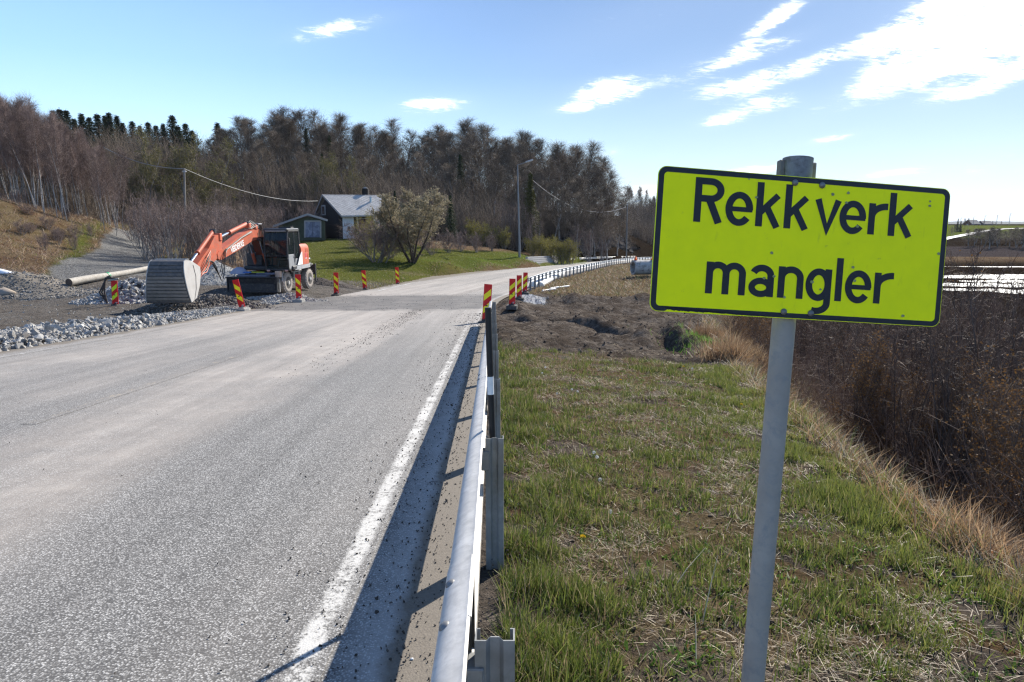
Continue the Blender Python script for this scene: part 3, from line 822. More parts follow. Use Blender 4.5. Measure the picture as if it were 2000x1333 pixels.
def glyph(ch, x0, x1, b0):
    """x0..x1 outer extent, b0 baseline"""
    mb = MB(); h = .0885; H = .1225; s = SW; top = b0 + h; T = b0 + H; xa, xb = x0 + s / 2, x1 - s / 2; lay = 0
    if ch == 'l': stroke(mb, [(xa, b0), (xa, T)], s, 0)
    elif ch == 'k':
        stroke(mb, [(xa, b0), (xa, T)], s, 0)
        stroke(mb, [(xa, b0 + .036), (x1 - s * .62, top + .0005)], s * .92, 1)
        stroke(mb, [(x0 + .030, b0 + .052), (x1 - s * .60, b0 - .0005)], s * .98, 2)
    elif ch == 'v': stroke(mb, [(x0 + s * .5, top), ((x0 + x1) / 2, b0 + .004), (x1 - s * .5, top)], s * .95, 0); 
    elif ch == 'r':
        stroke(mb, [(xa, b0), (xa, top)], s, 0)
        stroke(mb, arc(x1 + .002, top - .0385, x1 - xa + .002, .0315, 180, 88, 12), s, 1)
    elif ch == 'n':
        stroke(mb, [(xa, b0), (xa, top)], s, 0)
        rx = (xb - xa) / 2; stroke(mb, arc(xa + rx, top - s / 2 - rx * .95 + .0015, rx, rx * .95, 180, 0, 18) + [(xb, b0)], s, 1)
    elif ch == 'm':
        stroke(mb, [(xa, b0), (xa, top)], s, 0); xm = (xa + xb) / 2
        for q, (p0, p1) in enumerate(((xa, xm), (xm, xb))):
            rx = (p1 - p0) / 2; stroke(mb, arc(p0 + rx, top - s / 2 - rx + .0015, rx, rx, 180, 0, 16) + [(p1, b0)], s, 1 + q)
    elif ch == 'e':
        cx, cz, rx, rz = (x0 + x1) / 2, b0 + h / 2, (x1 - x0) / 2 - s / 2, h / 2 - s / 2 + .003
        stroke(mb, [(x0 + s * .6, cz - .001), (x1 - .0015, cz - .001)], s * .72, 0)
        stroke(mb, arc(cx, cz, rx, rz, -3, 322, 34), s, 1)
    elif ch == 'a':
        stroke(mb, arc((x0 + x1) / 2, top - .030, (xb - xa) / 2, .030 - s / 2 + .001, 158, 0, 16) + [(xb, b0)], s, 0)
        cx, cz, rx, rz = (x0 + xb) / 2 + .003, b0 + .0255, (xb - x0) / 2 - s * .25, .0185
        stroke(mb, arc(cx, cz, rx, rz, 0, 360, 28), s * .95, 1)
    elif ch == 'g':
        cx, rx, rz = (xa + xb) / 2, (xb - xa) / 2, h / 2 - s / 2 + .002
        stroke(mb, arc(cx, b0 + h / 2 - .001, rx, rz, 0, 360, 32), s, 0)
        stroke(mb, [(xb, top), (xb, b0 - .008)] + arc(xb - .030, b0 - .008, .030, .0235, 0, -112, 14)[1:], s, 1)
    elif ch == 'R':
        stroke(mb, [(xa, b0), (xa, T)], s, 0); rz = (.066 - s) / 2
        stroke(mb, [(xa, T - s / 2), (xb - rz * 1.1, T - s / 2)] + arc(xb - rz * 1.1, T - s / 2 - rz, rz * 1.1, rz, 90, -90, 16)[1:] + [(xa, T - s / 2 - 2 * rz)], s, 1)
        stroke(mb, [(x0 + .040, b0 + .066 - s * .2), (x1 - s * .58, b0)], s * 1.05, 2)
    return mb.build('letter', black_vinyl, bd)
for ch, x0, x1 in (('R', .0985, .1760), ('e', .1815, .2555), ('k', .2635, .3330), ('k', .3405, .4103), ('v', .4215, .4960), ('e', .4920, .5660), ('r', .5725, .6220), ('k', .6298, .7005)): glyph(ch, x0, x1, .2535)
for ch, x0, x1 in (('m', .1425, .2490), ('a', .2590, .3260), ('n', .3370, .4070), ('g', .4130, .4840), ('l', .4955, .5130), ('e', .5225, .5965), ('r', .6042, .6545)): glyph(ch, x0, x1, .0578)
def brd(u, v, y=0.0): return (u - BW / 2, y, v * BH / .4 - BH / 2)
for u, v in ((.3631, .3821), (.4374, .381), (.3588, .0188), (.4332, .0189)):
    mb = MB(); mb.lathe(brd(u, v, -.001), (0, -1, 0), [(0, .0085), (.002, .0085), (.0055, .006), (.007, .002)], 12); mb.build('bolt', bolt_m, bd, 40)
# small dents and dead spots where stones struck the film
dent_m = simple_mat('scuffed_grey_spot', (.27, .30, .13), .7, 0, .45, 120)
for k, (u, v, r_) in enumerate(((.314, .1819, .0042), (.4687, .3579, .0046), (.5109, .3658, .004), (.7795, .212, .0045), (.6925, .0268, .0042), (.5405, .1569, .004), (.325, .117, .0040), (.262, .333, .004), (.455, .088, .0034), (.508, .338, .004), (.543, .273, .0042), (.357, .060, .0038), (.430, .108, .0046), (.742, .360, .0032), (.742, .347, .0036), (.238, .382, .0022), (.298, .110, .004), (.548, .119, .004))):
    mb = MB(); P_ = []
    for j in range(11):
        a = 2 * math.pi * j / 11; q = r_ * (1 + .35 * (rr_.random() - .5)); c0 = brd(u, v); P_.append((c0[0] + q * math.cos(a) * 1.1, -.0019 - k * .00002, c0[2] + q * math.sin(a) * .85))
    mb.add(P_, [tuple(range(11))]); mb.build('scuff', dent_m, bd)
# post, clamps and sleeve
up_d = (MB_ @ Vector((.012, 0, 1))).normalized(); back = MB_ @ Vector((0, 1, 0))
PT = BO + MB_ @ Vector((-.012, .044, 0))
def pz(z_): k = (z_ - PT.z) / up_d.z; return PT + up_d * k
pl0, pl1 = pz(-2.15), pz(.128)
mb = MB(); L_ = sg.location
mb.tube([pl0 - L_, pz(-1.2) - L_, pz(-.5) - L_, pl1 - L_], .0302, 28); mb.build('post', simple_mat('dull_grey_galvanised_post', (.31, .285, .245), .65, .05, .16, 9, .35, (.22, .225, .22), .25, 45), sg, 60)
mb = MB(); mb.tube([pz(.112) - L_, pz(.168) - L_], .0385, 28); mb.tube([pz(.158) - L_, pz(.1705) - L_], [.0385, .0388], 28); mb.build('post_cap', simple_mat('weathered_dark_zinc', (.20, .205, .205), .6, .35, .3, 20, .4, (.12, .115, .11), .3, 120), sg, 50)
for v_ in (.381, .019):
    c0 = BO + MB_ @ Vector(brd(.398, v_)); ax = pz(c0.z + .0) 
    mb = MB(); lx = MB_ @ Vector((1, 0, 0))
    ring = [[ax + (lx * math.cos(a) + back * math.sin(a)) * rr0 + up_d * hh - L_ for a in [R(180 - 15 * k) for k in range(13)]] for rr0, hh in ((.0335, -.014), (.0335, .014), (.0305, .014), (.0305, -.014))]
    mb.sweep(None, ring + [ring[0]])
    for sgn in (-1, 1): mb.box(ax + lx * sgn * .046 - L_, (.030, .012, .030), MB_, .002)
    mb.build('clamp', bolt_m, sg)
cfm = simple_mat('rusty_zinc', (.20, .185, .175), .7, .25, .3, 20, .3, (.15, .10, .08))
for sgn in (-1, 1):
    mb = MB(); mb.box(pz(.142) + (MB_ @ Vector((1, 0, 0))) * sgn * .0440 - L_ + back * .004, (.014, .020, .044), MB_, .002); mb.build('cap_flange', cfm, sg)

# ------------------------------------------------------------------ guardrails
def wprof(k=1.0):
    """cross-section of the corrugated rail: (outwards, up), outwards = away from the posts"""
    P_ = [(-.000, .155), (.004, .158), (.014, .152), (.030, .148), (.052, .136), (.074, .118), (.081, .098), (.078, .078), (.058, .052), (.032, .030), (.020, .014), (.018, 0)]
    P_ = P_ + [(a, -b_) for a, b_ in P_[-2::-1]]
    return P_
def rail_rows(path, outn, prof, thick=.004):
    rows = []
    m_ = len(path)
    for i, p in enumerate(path):
        d = (path[min(i + 1, m_ - 1)] - path[max(i - 1, 0)]).normalized(); side = Vector((0, 0, 1)).cross(d).normalized() * outn; up_ = d.cross(side) * (1 if d.cross(side).z > 0 else -1)
        fr = [p + side * a + up_ * b_ for a, b_ in prof]; bk = [p + side * (a - thick) + up_ * b_ * .985 for a, b_ in prof[::-1]]
        rows.append(fr + bk)
    return rows
def post_mesh(mb, c, h_up, h_dn, facing=Matrix.Identity(3), w_=.10, d_=.055):
    """sigma-shaped steel post; open side towards +Y"""
    prof = [(-w_ / 2 + .012, d_), (-w_ / 2, d_), (-w_ / 2, 0.0), (-w_ * .22, 0), (-w_ * .12, .016), (w_ * .12, .016), (w_ * .22, 0), (w_ / 2, 0), (w_ / 2, d_), (w_ / 2 - .012, d_)]
    t_ = .0042
    inner = [(-w_ / 2 + .012, d_ - t_), (-w_ / 2 + t_, d_ - t_), (-w_ / 2 + t_, t_), (-w_ * .22 + .002, t_), (-w_ * .12 + .002, .016 + t_), (w_ * .12 - .002, .016 + t_), (w_ * .22 - .002, t_), (w_ / 2 - t_, t_), (w_ / 2 - t_, d_ - t_), (w_ / 2 - .012, d_ - t_)]
    loop = prof + inner[::-1]; n = len(loop)
    lo = [Vector(c) + facing @ Vector((x, y - d_ / 2, -h_dn)) for x, y in loop]; hi = [Vector(c) + facing @ Vector((x, y - d_ / 2, h_up)) for x, y in loop]
    m_ = len(prof)
    fs = [(i, (i + 1) % n, n + (i + 1) % n, n + i) for i in range(n)]
    for base in (0, n):
        for k in range(m_ - 1): fs.append((base + k, base + k + 1, base + n - 2 - k, base + n - 1 - k))
    mb.add(lo + hi, fs); return mb
rail_m = simple_mat('zinc_coated_rail', (.54, .52, .485), .58, .15, .16, 7, .5, (.40, .385, .36), .12, 40)
post_m = simple_mat('grey_steel_post', (.24, .245, .24), .55, .3, .25, 12, .3, (.20, .20, .19), .15, 60)
gr0 = empty('guardrail', (0, 0, 0), 0, 'near guardrail with a broad zinc rail running away from the camera, ending at the gap', 'guardrail')
railx = lambda y: float(XR(y)) 
def railtop(y): return float(ZR(y)) + .75
# the rail ends turned down at the gap; beams overlap every 4 m
def rail_section(y0, y1, sgn_off, last=False):
    path = []; n = max(3, int((y1 - y0) / .35))
    for k in range(n + 1):
        y = y0 + (y1 - y0) * k / n
        path.append(Vector((railx(y) + .024 + sgn_off, y, railtop(y) - .155)))
    mb = MB(); mb.sweep(None, rail_rows(path, 1, wprof()), closed=True, caps=True)
    return mb
segs = [(-6.2, -2.1), (-2.3, 1.98), (1.60, 5.92), (5.60, 9.92), (9.60, 13.92), (13.60, 17.92), (17.60, 20.3)]
for k, (y0, y1) in enumerate(segs):
    # each beam laps over the next one
    mb = rail_section(y0, y1, -.0035 * (k % 2)); bm_ = mb.build('rail_beam', rail_m, gr0, 50)
for yj in (1.73, 5.75, 9.75, 13.75, 17.75):
    for dy in (-.12, .12):
        for dz, ox in ((.1275, -.062), (-.075, -.075)):
            y = yj + dy; p = Vector((railx(y) + .024 + ox - .006, y, railtop(y) - .155 + dz))
            if dz < 0: continue
            mb = MB(); mb.lathe(p + Vector((.004, 0, -.004)), (-.55, 0, .83), [(-.004, .018), (.004, .0175), (.010, .013), (.013, .004)], 12); mb.build('bolt', bolt_m, gr0, 50)
POSTY = [1.57 + 2.05 * k for k in range(-1, 10)]
for k, y in enumerate(POSTY):
    if y < 0: continue
    x = railx(y) + .088; c = Vector((x, y, railtop(y)))
    mb = MB(); post_mesh(mb, c, -.028, 1.05); mb.build('post', post_m, gr0)
    mb = MB(); mb.box((x - .050, y, railtop(y) - .155), (.045, .075, .11), None, .004); mb.build('spacer', post_m, gr0)
# far guardrail past the gap
gr1 = empty('guardrail', (0, 0, 0), 0, 'far guardrail on closely spaced dark posts following the outside of the bend', 'guardrail')
ys, sp = [], 0
yy = 41.0; px0 = None
while yy < 150:
    ys.append(yy)
    dx_ = (float(XR(yy + .5)) - float(XR(yy))) / .5; yy += 2.0 / math.hypot(1, dx_)
path = [Vector((float(XR(y)) + .05, y, float(ZR(y)) + .60)) for y in ys]
mb = MB(); mb.sweep(None, rail_rows(path, 1, wprof(), .02), closed=True, caps=True); mb.build('rail_beam', simple_mat('pale_zinc_rail', (.66, .68, .70), .4, .3, .08, 2), gr1, 60)
pf = MB(); post_mesh(pf, (0, 0, 0), .75, .45, w_=.12, d_=.08); pfm = pf.mesh('far_post', steel_dark)
for y in ys:
    dx_ = (float(XR(y + .5)) - float(XR(y))) / .5; o = link_mesh('post', pfm, gr1); o.location = (float(XR(y)) + .16, y, float(ZR(y))); o.rotation_euler = (0, 0, -math.atan(dx_))
# rail at the inner side of the bend, far off
gr2 = empty('guardrail', (0, 0, 0), 0, 'short distant guardrail on the inner side of the bend beyond the block wall', 'guardrail')
ys2 = [104 + 2.2 * k for k in range(20)]
path = [Vector((float(XL(y)) - .5, y, float(ZR(y)) + .62)) for y in ys2]
mb = MB(); mb.sweep(None, rail_rows(path, -1, wprof(), .02), closed=True, caps=True); mb.build('rail_beam', rail_m, gr2, 60)
for y in ys2:
    o = link_mesh('post', pfm, gr2); o.location = (float(XL(y)) - .60, y, float(ZR(y))); o.rotation_euler = (0, 0, R(-25))

# snow pole fixed to the rail
sp_ = empty('snow_pole', (-.108, 3.70, -1.90), 0, 'slim black snow pole with one white band, standing behind the near guardrail', 'snow pole')
mb = MB(); mb.tube([(.010, 0, -.1), (-.004, .0, .75), (-.024, .02, 1.45)], .0175, 12); mb.build('pole', simple_mat('black_plastic', (.015, .015, .017), .45, 0, .2, 30), sp_, 60)
mb = MB(); mb.tube([(-.0105, .0062, .965), (-.0135, .0092, 1.066)], .0186, 12); mb.build('white_band', simple_mat('white_reflective_tape', (.75, .75, .74), .5, 0, .08, 30), sp_, 60)

# ------------------------------------------------------------------ marker boards
red_m = simple_mat('red_reflective_film', (.62, .012, .012), .4, 0, .12, 12, .12, (.25, .03, .02))
yel_m = simple_mat('yellow_reflective_film', (.95, .80, .02), .4, 0, .08, 12, .10, (.55, .45, .05))
ygr_m = simple_mat('yellow_green_film', (.72, .88, .02), .4, 0, .08, 12, .10, (.45, .5, .05))
white_m = simple_mat('white_label', (.75, .75, .75), .5, 0, .1, 30)
rub_m = simple_mat('dirty_black_rubber', (.05, .048, .045), .8, 0, .3, 12, .4, (.16, .14, .12))
foot_m = simple_mat('dusty_grey_rubber', (.30, .29, .27), .85, 0, .25, 10, .3, (.16, .15, .14))
def clip_poly(poly, a, b_, c_):
    out = []
    for i in range(len(poly)):
        p, q = poly[i], poly[(i + 1) % len(poly)]; dp, dq = a * p[0] + b_ * p[1] - c_, a * q[0] + b_ * q[1] - c_
        if dp <= 0: out.append(p)
        if (dp < 0 < dq) or (dq < 0 < dp): k = dp / (dp - dq); out.append((p[0] + (q[0] - p[0]) * k, p[1] + (q[1] - p[1]) * k))
    return out
def marker(px, pyb, Y, H, direction, label, rz=0.0, lean=0.0, pitch=0.0, yel=None, lamp=False, foot=None, sink=0.0):
    p = at(px, pyb, Y); z = gz(p.x, p.y) if True else p.z
    z = max(z, p.z - .35) if sink == 0 else z
    e = empty('marker_board', (p.x, p.y, p.z), R(rz), label, 'marker board', 'striped marker boards round the road works')
    Rm = Matrix.Rotation(R(lean), 3, 'Y') @ Matrix.Rotation(R(pitch), 3, 'X')
    W_, t_ = .25, .03; z0 = .07
    def P(x, y, z_): return Rm @ Vector((x, y, z_))
    mb = MB(); mb.box(Rm @ Vector((0, 0, z0 + H / 2)), (W_, t_, H), Rm, .006); pn = mb.build('panel', red_m, e)
    yw = yel or yel_m; ins = .02
    for k, zc in enumerate((.70, .345)):
        zc = z0 + H * zc; hb = H * .175; s = 1 if direction == '/' else -1; sl = .19
        poly = [(-W_ / 2 + ins, zc - hb / 2 - s * sl / 2), (W_ / 2 - ins, zc - hb / 2 + s * sl / 2), (W_ / 2 - ins, zc + hb / 2 + s * sl / 2), (-W_ / 2 + ins, zc + hb / 2 - s * sl / 2)]
        mb = MB(); mb.prism([P(x, -t_ / 2 - .002, q) for x, q in poly], (0, -.002, 0), (0, 0, 0)); mb.build('stripe', yw, pn)
    mb = MB()
    for r_ in range(2):
        for j in range(5 - r_): mb.box(Rm @ Vector((.02 + .018 * j, -t_ / 2 - .002, z0 + .085 - r_ * .03)), (.011, .003, .020), Rm)
    mb.build('lettering', white_m, pn)
    mb = MB(); mb.box(Rm @ Vector((-.01, -t_ / 2 - .006, z0 + H * .40)), (.07, .012, .035), Rm, .004); mb.build('carrying_slot', rub_m, pn)
    mb = MB()
    base = [(-.20, -.27), (.20, -.27), (.24, 0), (.20, .27), (-.20, .27), (-.24, 0)]
    mb.prism([(x, y, -.12) for x, y in base], (0, 0, 0), (0, 0, .15))
    mb.prism([(x * .55, y * .5, .03) for x, y in base], (0, 0, 0), (0, 0, .05))
    mb.box((0, 0, .10), (.07, .07, .08), None, .01); mb.build('foot', foot or rub_m, e)
    if lamp:
        mb = MB(); mb.box((0.02, -.01, z0 + H + .035), (.44, .10, .06), Matrix.Rotation(R(-12), 3, 'Y'), .015); mb.build('handle', foot_m, e)
    return e
marker(226, 598, 28.2, .98, '/', 'marker board with yellow-green stripes left of the excavator bucket, cable hung over its top', 4, 2, 0, ygr_m, True)
marker(474, 604, 26.6, 1.10, '\\', 'tilted marker board leaning left, in front of the excavator blade', -3, -12, -3, foot=foot_m)
marker(584, 586, 31.4, 1.10, '\\', 'marker board standing in front of the excavator wheels', 2, 0, 0, foot=foot_m)
marker(657, 576, 36.0, 1.10, '\\', 'marker board just right of the excavator, first on the bare gravel', 0, 1, 0)
marker(713, 566, 41.5, 1.10, '\\', 'marker board in front of the lawn, middle of the three behind the machine', 4, -3, 0)
marker(777, 556, 47.6, 1.12, '\\', 'marker board at the edge of the lawn, farthest one on the left roadside', 0, -2, 0)
marker(949, 629, 21.3, 1.12, '/', 'marker board half hidden behind the end of the near guardrail', -8, 4, 0)
marker(1000, 598, 27.4, 1.03, '/', 'marker board in the guardrail gap, nearest of the row of three', -4, 1, 0)
marker(1014, 583, 33.2, 1.05, '/', 'marker board in the guardrail gap, middle of the row of three', 3, 0, 0)
marker(1025, 572, 38.3, 1.06, '/', 'marker board beside the first post of the far guardrail', 2, 2, 0)
# black cable bundle over the first board
p = at(226, 598, 28.2)
mb = MB()
for k in range(3):
    mb.tube([(p.x - .05 + .1 * k, p.y + .1, p.z + 1.10), (p.x - .15 - .1 * k, p.y + .05, p.z + 1.26 - .05 * k), (p.x - .40, p.y + .1, p.z + 1.02), (p.x - .50 - .1 * k, p.y + .15, p.z + .55), (p.x - .45, p.y + .2, p.z + .1)], .035, 6)
tag(mb.build('cable_bundle', rub_m, None, 60), 'black bundle of cable hanging over the marker board by the bucket', 'cable')

# ------------------------------------------------------------------ lamps, poles, wires
lamp_m = simple_mat('grey_lamp_column', (.20, .20, .20), .5, .4, .1, 3)
def lamp(px, pyb, Y, H, label, arm=1.9, lean=0.0):
    p = at(px, pyb, Y); e = empty('street_lamp', p, 0, label, 'street lamp', 'lamp posts along the bend')
    mb = MB(); mb.tube([(0, 0, -1.2), (0, 0, 1.6), (lean * .5, 0, H * .55), (lean, 0, H)], [.15, .14, .11, .075], 12); mb.build('pole', lamp_m, e, 60)
    mb = MB(); mb.tube([(lean, 0, H - .05), (lean + arm * .3, 0, H + .12), (lean + arm * .6, 0, H + .32)], .05, 8); mb.build('arm', lamp_m, e, 60)
    mb = MB(); a = Vector((lean + arm * .5, 0, H + .28)); b_ = Vector((lean + arm, 0, H + .62)); mb.beam(a, b_, .30, .16, bev=.05); hd = mb.build('lamp_head', simple_mat('pale_lamp_housing', (.40, .40, .40), .4, .2, .1, 4), e)
    mb = MB(); mb.beam(a.lerp(b_, .35) - Vector((0, 0, .10)), a.lerp(b_, .95) - Vector((0, 0, .10)), .22, .05, bev=.015); mb.build('lamp_glass', simple_mat('milky_glass', (.6, .6, .58), .25), hd)
    return e
lamp(1014.5, 502, 86, 11.2, 'tall street lamp on the grass bank left of the bend', 1.9, -.25)
lamp(1223, 510, 134, 11.0, 'distant street lamp at the rock cutting beside the concrete pipe', 2.6, -.1)
wood_m = simple_mat('grey_weathered_wood', (.24, .22, .20), .85, 0, .25, 5, .2, (.12, .10, .09))
def wire(a, b_, sag, r_, label, mat):
    mb = MB(); mb.tube([Vector(a).lerp(Vector(b_), k / 14) - Vector((0, 0, sag * 4 * (k / 14) * (1 - k / 14))) for k in range(15)], r_, 5)
    return tag(mb.build('overhead_wire', mat, None, 60), label, 'wire')
pp = at(360, 330, 66); pb = at(362, 470, 66)
e = empty('utility_pole', (pb.x, pb.y, gz(pb.x, pb.y)), 0, 'slim grey utility pole standing among the bare trees behind the excavator', 'pole')
mb = MB(); mb.tube([(0, 0, -.5), (pp.x - pb.x, 0, pp.z - gz(pb.x, pb.y))], [.12, .08], 10); mb.build('pole', wood_m, e, 60)
mb = MB(); mb.box((pp.x - pb.x, 0, pp.z - gz(pb.x, pb.y) - .25), (.32, .12, .12), None, .02); mb.build('insulator', white_m, e)
wm = simple_mat('pale_cable', (.30, .30, .28), .6)
wire(pp, at(621, 393, 86.5), .9, .024, 'pale overhead wire sagging from the slim pole to the house gable', wm)
wire(at(195, 284, 74), pp, .6, .03, 'overhead wire crossing in front of the bare trees to the slim pole', wm)
wire(at(1040, 352, 112), at(1222, 405, 131.8), 2.6, .03, 'overhead wire dropping out of the wood to the distant street lamp', simple_mat('grey_cable', (.30, .30, .30), .6))
# ------------------------------------------------------------------ wheeled excavator (front towards -Y)
org = simple_mat('dusty_orange_paint', (.46, .085, .035), .6, 0, .25, 2.5, .55, (.30, .13, .085))
org_d = simple_mat('worn_orange_paint', (.62, .12, .05), .5, 0, .2, 5, .5, (.35, .20, .14))
dk = simple_mat('dark_machine_grey', (.022, .024, .028), .5, 0, .3, 4, .35, (.09, .08, .07))
mgrey = simple_mat('light_machine_grey', (.34, .35, .36), .5, 0, .12, 4, .3, (.22, .20, .18))
lgrey = simple_mat('dusty_pale_grey', (.46, .45, .43), .6, 0, .12, 4, .4, (.30, .27, .24))
tyre_m = simple_mat('dusty_tyre_rubber', (.34, .30, .26), .9, 0, .2, 6, .3, (.12, .11, .10), .3, 30)
rim_m = simple_mat('dark_rim', (.045, .042, .04), .7, 0, .3, 6, .4, (.16, .14, .12))
chrome = simple_mat('polished_piston_rod', (.8, .8, .8), .15, 1.0, .02)
hose_m = simple_mat('black_hose', (.012, .012, .012), .45)
alu_m = simple_mat('silver_pipe', (.16, .15, .14), .6, .3, .25, 5)
wht = simple_mat('white_panel_paint', (.78, .77, .75), .4, 0, .06, 3, .15, (.5, .48, .45))
def glass_mat():
    m, t, b = new_mat('tinted_cab_glass')
    b.inputs['Base Color'].default_value = (.10, .15, .16, 1); b.inputs['Roughness'].default_value = .04
    b.inputs['Transmission Weight'].default_value = .9; b.inputs['IOR'].default_value = 1.05; b.inputs['Specular IOR Level'].default_value = .9
    b.inputs['Coat Weight'].default_value = .6; b.inputs['Coat Roughness'].default_value = .02
    return m
glass = glass_mat()
EX = Vector((-11.85, 35.2, -3.36))
ex = empty('excavator', EX, 0, 'orange wheeled excavator with dark cab and raised folding boom at the roadside', 'excavator')
def part(name, mb, mat, parent=None, sm=None): return mb.build(name, mat, parent or ex, sm)
# --- undercarriage
WB = 1.3; TW = 1.02
mb = MB(); mb.box((0, 0, .78), (1.25, 3.6, .42), None, .05); mb.box((0, 0, 1.02), (1.15, 1.4, .16), None, .04)
mb.box((0, -WB, .58), (1.7, .32, .30), None, .06); mb.box((0, WB, .58), (1.7, .32, .30), None, .06); ch = part('chassis', mb, dk)
mb = MB(); mb.lathe((0, 0, 1.08), (0, 0, 1), [(0, .55), (.1, .55)], 24); part('turntable', mb, dk)
def wheel(x, y, s):
    mb = MB(); rr = .52; wd = .30
    prof = [(-wd / 2, .30), (-wd / 2 - .02, .40), (-wd / 2 + .01, rr - .05), (-wd / 2 + .05, rr - .008), (wd / 2 - .05, rr - .008), (wd / 2 - .01, rr - .05), (wd / 2 + .02, .40), (wd / 2, .30)]
    mb.lathe((0, 0, 0), (1, 0, 0), prof, 40, False); 
    for k in range(22):
        a = 2 * math.pi * k / 22
        for sd in (-1, 1):
            a2 = a + (0 if sd < 0 else math.pi / 22); Rx = Matrix.Rotation(-a2, 3, 'X') @ Matrix.Rotation(R(24 * sd), 3, 'Z')
            mb.box(Matrix.Rotation(-a2, 3, 'X') @ Vector((sd * .075, 0, rr - .002)), (.15, .05, .045), Matrix.Rotation(-a2, 3, 'X') @ Matrix.Rotation(R(20 * sd), 3, 'Z'), .006)
    wv = empty('wheel', (x, y, rr)); wv.parent = ex
    o = mb.build('tyre', tyre_m, wv, 40)
    mb = MB(); mb.lathe((0, 0, 0), (s, 0, 0), [(wd / 2 - .0, .305), (wd / 2 - .03, .30), (wd / 2 - .10, .285), (wd / 2 - .12, .22), (wd / 2 - .10, .10)], 28); mb.build('rim', rim_m, wv, 30)
    mb = MB(); mb.lathe((0, 0, 0), (s, 0, 0), [(wd / 2 - .12, .145), (wd / 2 - .02, .14), (wd / 2 + .0, .09), (wd / 2 + .05, .085), (wd / 2 + .06, .0)], 20)
    for k in range(8):
        a = 2 * math.pi * k / 8; mb.lathe((s * (wd / 2 - .02), .112 * math.cos(a), .112 * math.sin(a)), (s, 0, 0), [(0, .014), (.022, .012)], 6)
    mb.build('hub', lgrey, wv, 30)
    return wv
for x, s in ((-TW - .08, -1), (TW + .08, 1)):
    for y in (-WB - .05, WB): wheel(x, y, s)
    # inner wheel of each twin pair, set behind
mb = MB()                                             # mudguard rails, steps on both sides
for sx in (-1, 1):
    X = sx * 1.22
    mb.tube([(X, -1.95, .62), (X, -1.93, .98), (X, -1.72, 1.20), (X, -.98, 1.20), (X, -.82, 1.02)], .035, 6)
    mb.box((X - sx * .17, -1.35, 1.20), (.38, .8, .035), None, .01)
    mb.box((X - sx * .17, 1.30, 1.26), (.38, 1.0, .035), None, .01)
    mb.tube([(X, -.62, .42), (X, -.55, 1.22)], .022, 6); mb.tube([(X, .05, .42), (X, -.02, 1.22)], .022, 6)
    for zz in (.45, .72, 1.0): mb.box((X - sx * .06, -.29, zz), (.20, .66, .035), None, .008)
    mb.box((X - sx * .14, .32, 1.22), (.30, .9, .03), None, .01)
part('mudguard', mb, lgrey, None, 40)
mb = MB(); mb.box((1.0, -.30, .80), (.30, .64, .46), None, .03); part('tool_box', mb, dk)
mb = MB(); mb.box((-1.0, -.30, .80), (.30, .64, .46), None, .03); part('tool_box', mb, dk)
# front blade with push arms
mb = MB(); rows = []
for x in (-1.26, 1.26):
    rows.append([Vector((x, y, z)) for y, z in ((-2.50, .86), (-2.56, .80), (-2.50, .60), (-2.46, .45), (-2.50, .30), (-2.58, .17), (-2.61, .17), (-2.58, .30), (-2.55, .45), (-2.58, .60), (-2.65, .80), (-2.58, .90))])
mb.sweep(None, rows, closed=True, caps=True)
mb.box((0, -2.66, .87), (2.52, .16, .05), None, .01); mb.box((0, -2.605, .20), (2.50, .03, .10), None, .005); mb.box((0, -2.62, .42), (2.3, .03, .30), None, .01)
for x in (-1.24, 1.24): mb.box((x, -2.50, .52), (.04, .30, .70), None, .01)
bl = part('blade', mb, dk, None, 30)
mb = MB()
for x in (-.45, .45): mb.beam((x, -2.45, .42), (x, -1.7, .72), .12, .18, bev=.02)
part('blade_arm', mb, dk)
mb = MB(); mb.box((.0, -2.4, .93), (1.5, .5, .10), None, .03); mb.box((.55, -2.2, 1.02), (.9, .35, .09), None, .02); part('front_deck', mb, simple_mat('blue_grey_steel', (.10, .11, .15), .45, 0, .2, 4, .2), None)
mb = MB(); mb.box((1.13, -2.16, 1.0), (.28, .16, .30), None, .02); part('front_light_box', mb, simple_mat('sandy_plastic', (.50, .36, .26), .6, 0, .15, 6))
mb = MB(); mb.box((1.20, -2.3, .45), (.10, .06, .62), None, .01); part('blade_guide', mb, lgrey)
mb = MB(); mb.box((0, 2.15, .95), (2.45, .05, .55), None, .01); mb.box((1.24, 2.12, .78), (.05, .12, .95), None, .01); mb.box((-1.24, 2.12, .78), (.05, .12, .95), None, .01); part('rear_guard', mb, dk)
# white sack and yellow tape lying on the deck
mb = MB(); rows = []
for k in range(9):
    a = k / 8; h_ = .30 * math.sin(math.pi * (.12 + .8 * a)) + .05
    rows.append([Vector((-1.15 + a * .75, -2.25 + .22 * math.cos(q), 1.0 + h_ * max(0, math.sin(q)))) for q in [2 * math.pi * j / 10 for j in range(10)]])
mb.sweep(None, rows, closed=True, caps=True)
part('deck_cover', mb, simple_mat('pale_blue_grey_sheet', (.26, .28, .36), .6, 0, .12, 4), None, 60)
mb = MB(); mb.box((-.30, -2.42, 1.09), (.42, .10, .05), None, .01); part('blue_strap', mb, simple_mat('blue_strap', (.03, .12, .40), .6))
mb = MB(); mb.box((.22, -2.40, 1.10), (.66, .06, .035), None, .01); part('yellow_strap', mb, simple_mat('yellow_strap', (.55, .60, .05), .6))
under = [o for o in ex.children if o.name.split('.')[0] in ('chassis', 'wheel', 'mudguard', 'tool_box', 'blade', 'blade_arm', 'front_deck', 'front_light_box', 'blade_guide', 'rear_guard', 'deck_cover', 'blue_strap', 'yellow_strap')]
_UM = Matrix.Translation((-.28, 0, 0)) @ Matrix.Rotation(R(-6.3), 4, 'Z')
for o in under: o.matrix_local = _UM @ o.matrix_basis
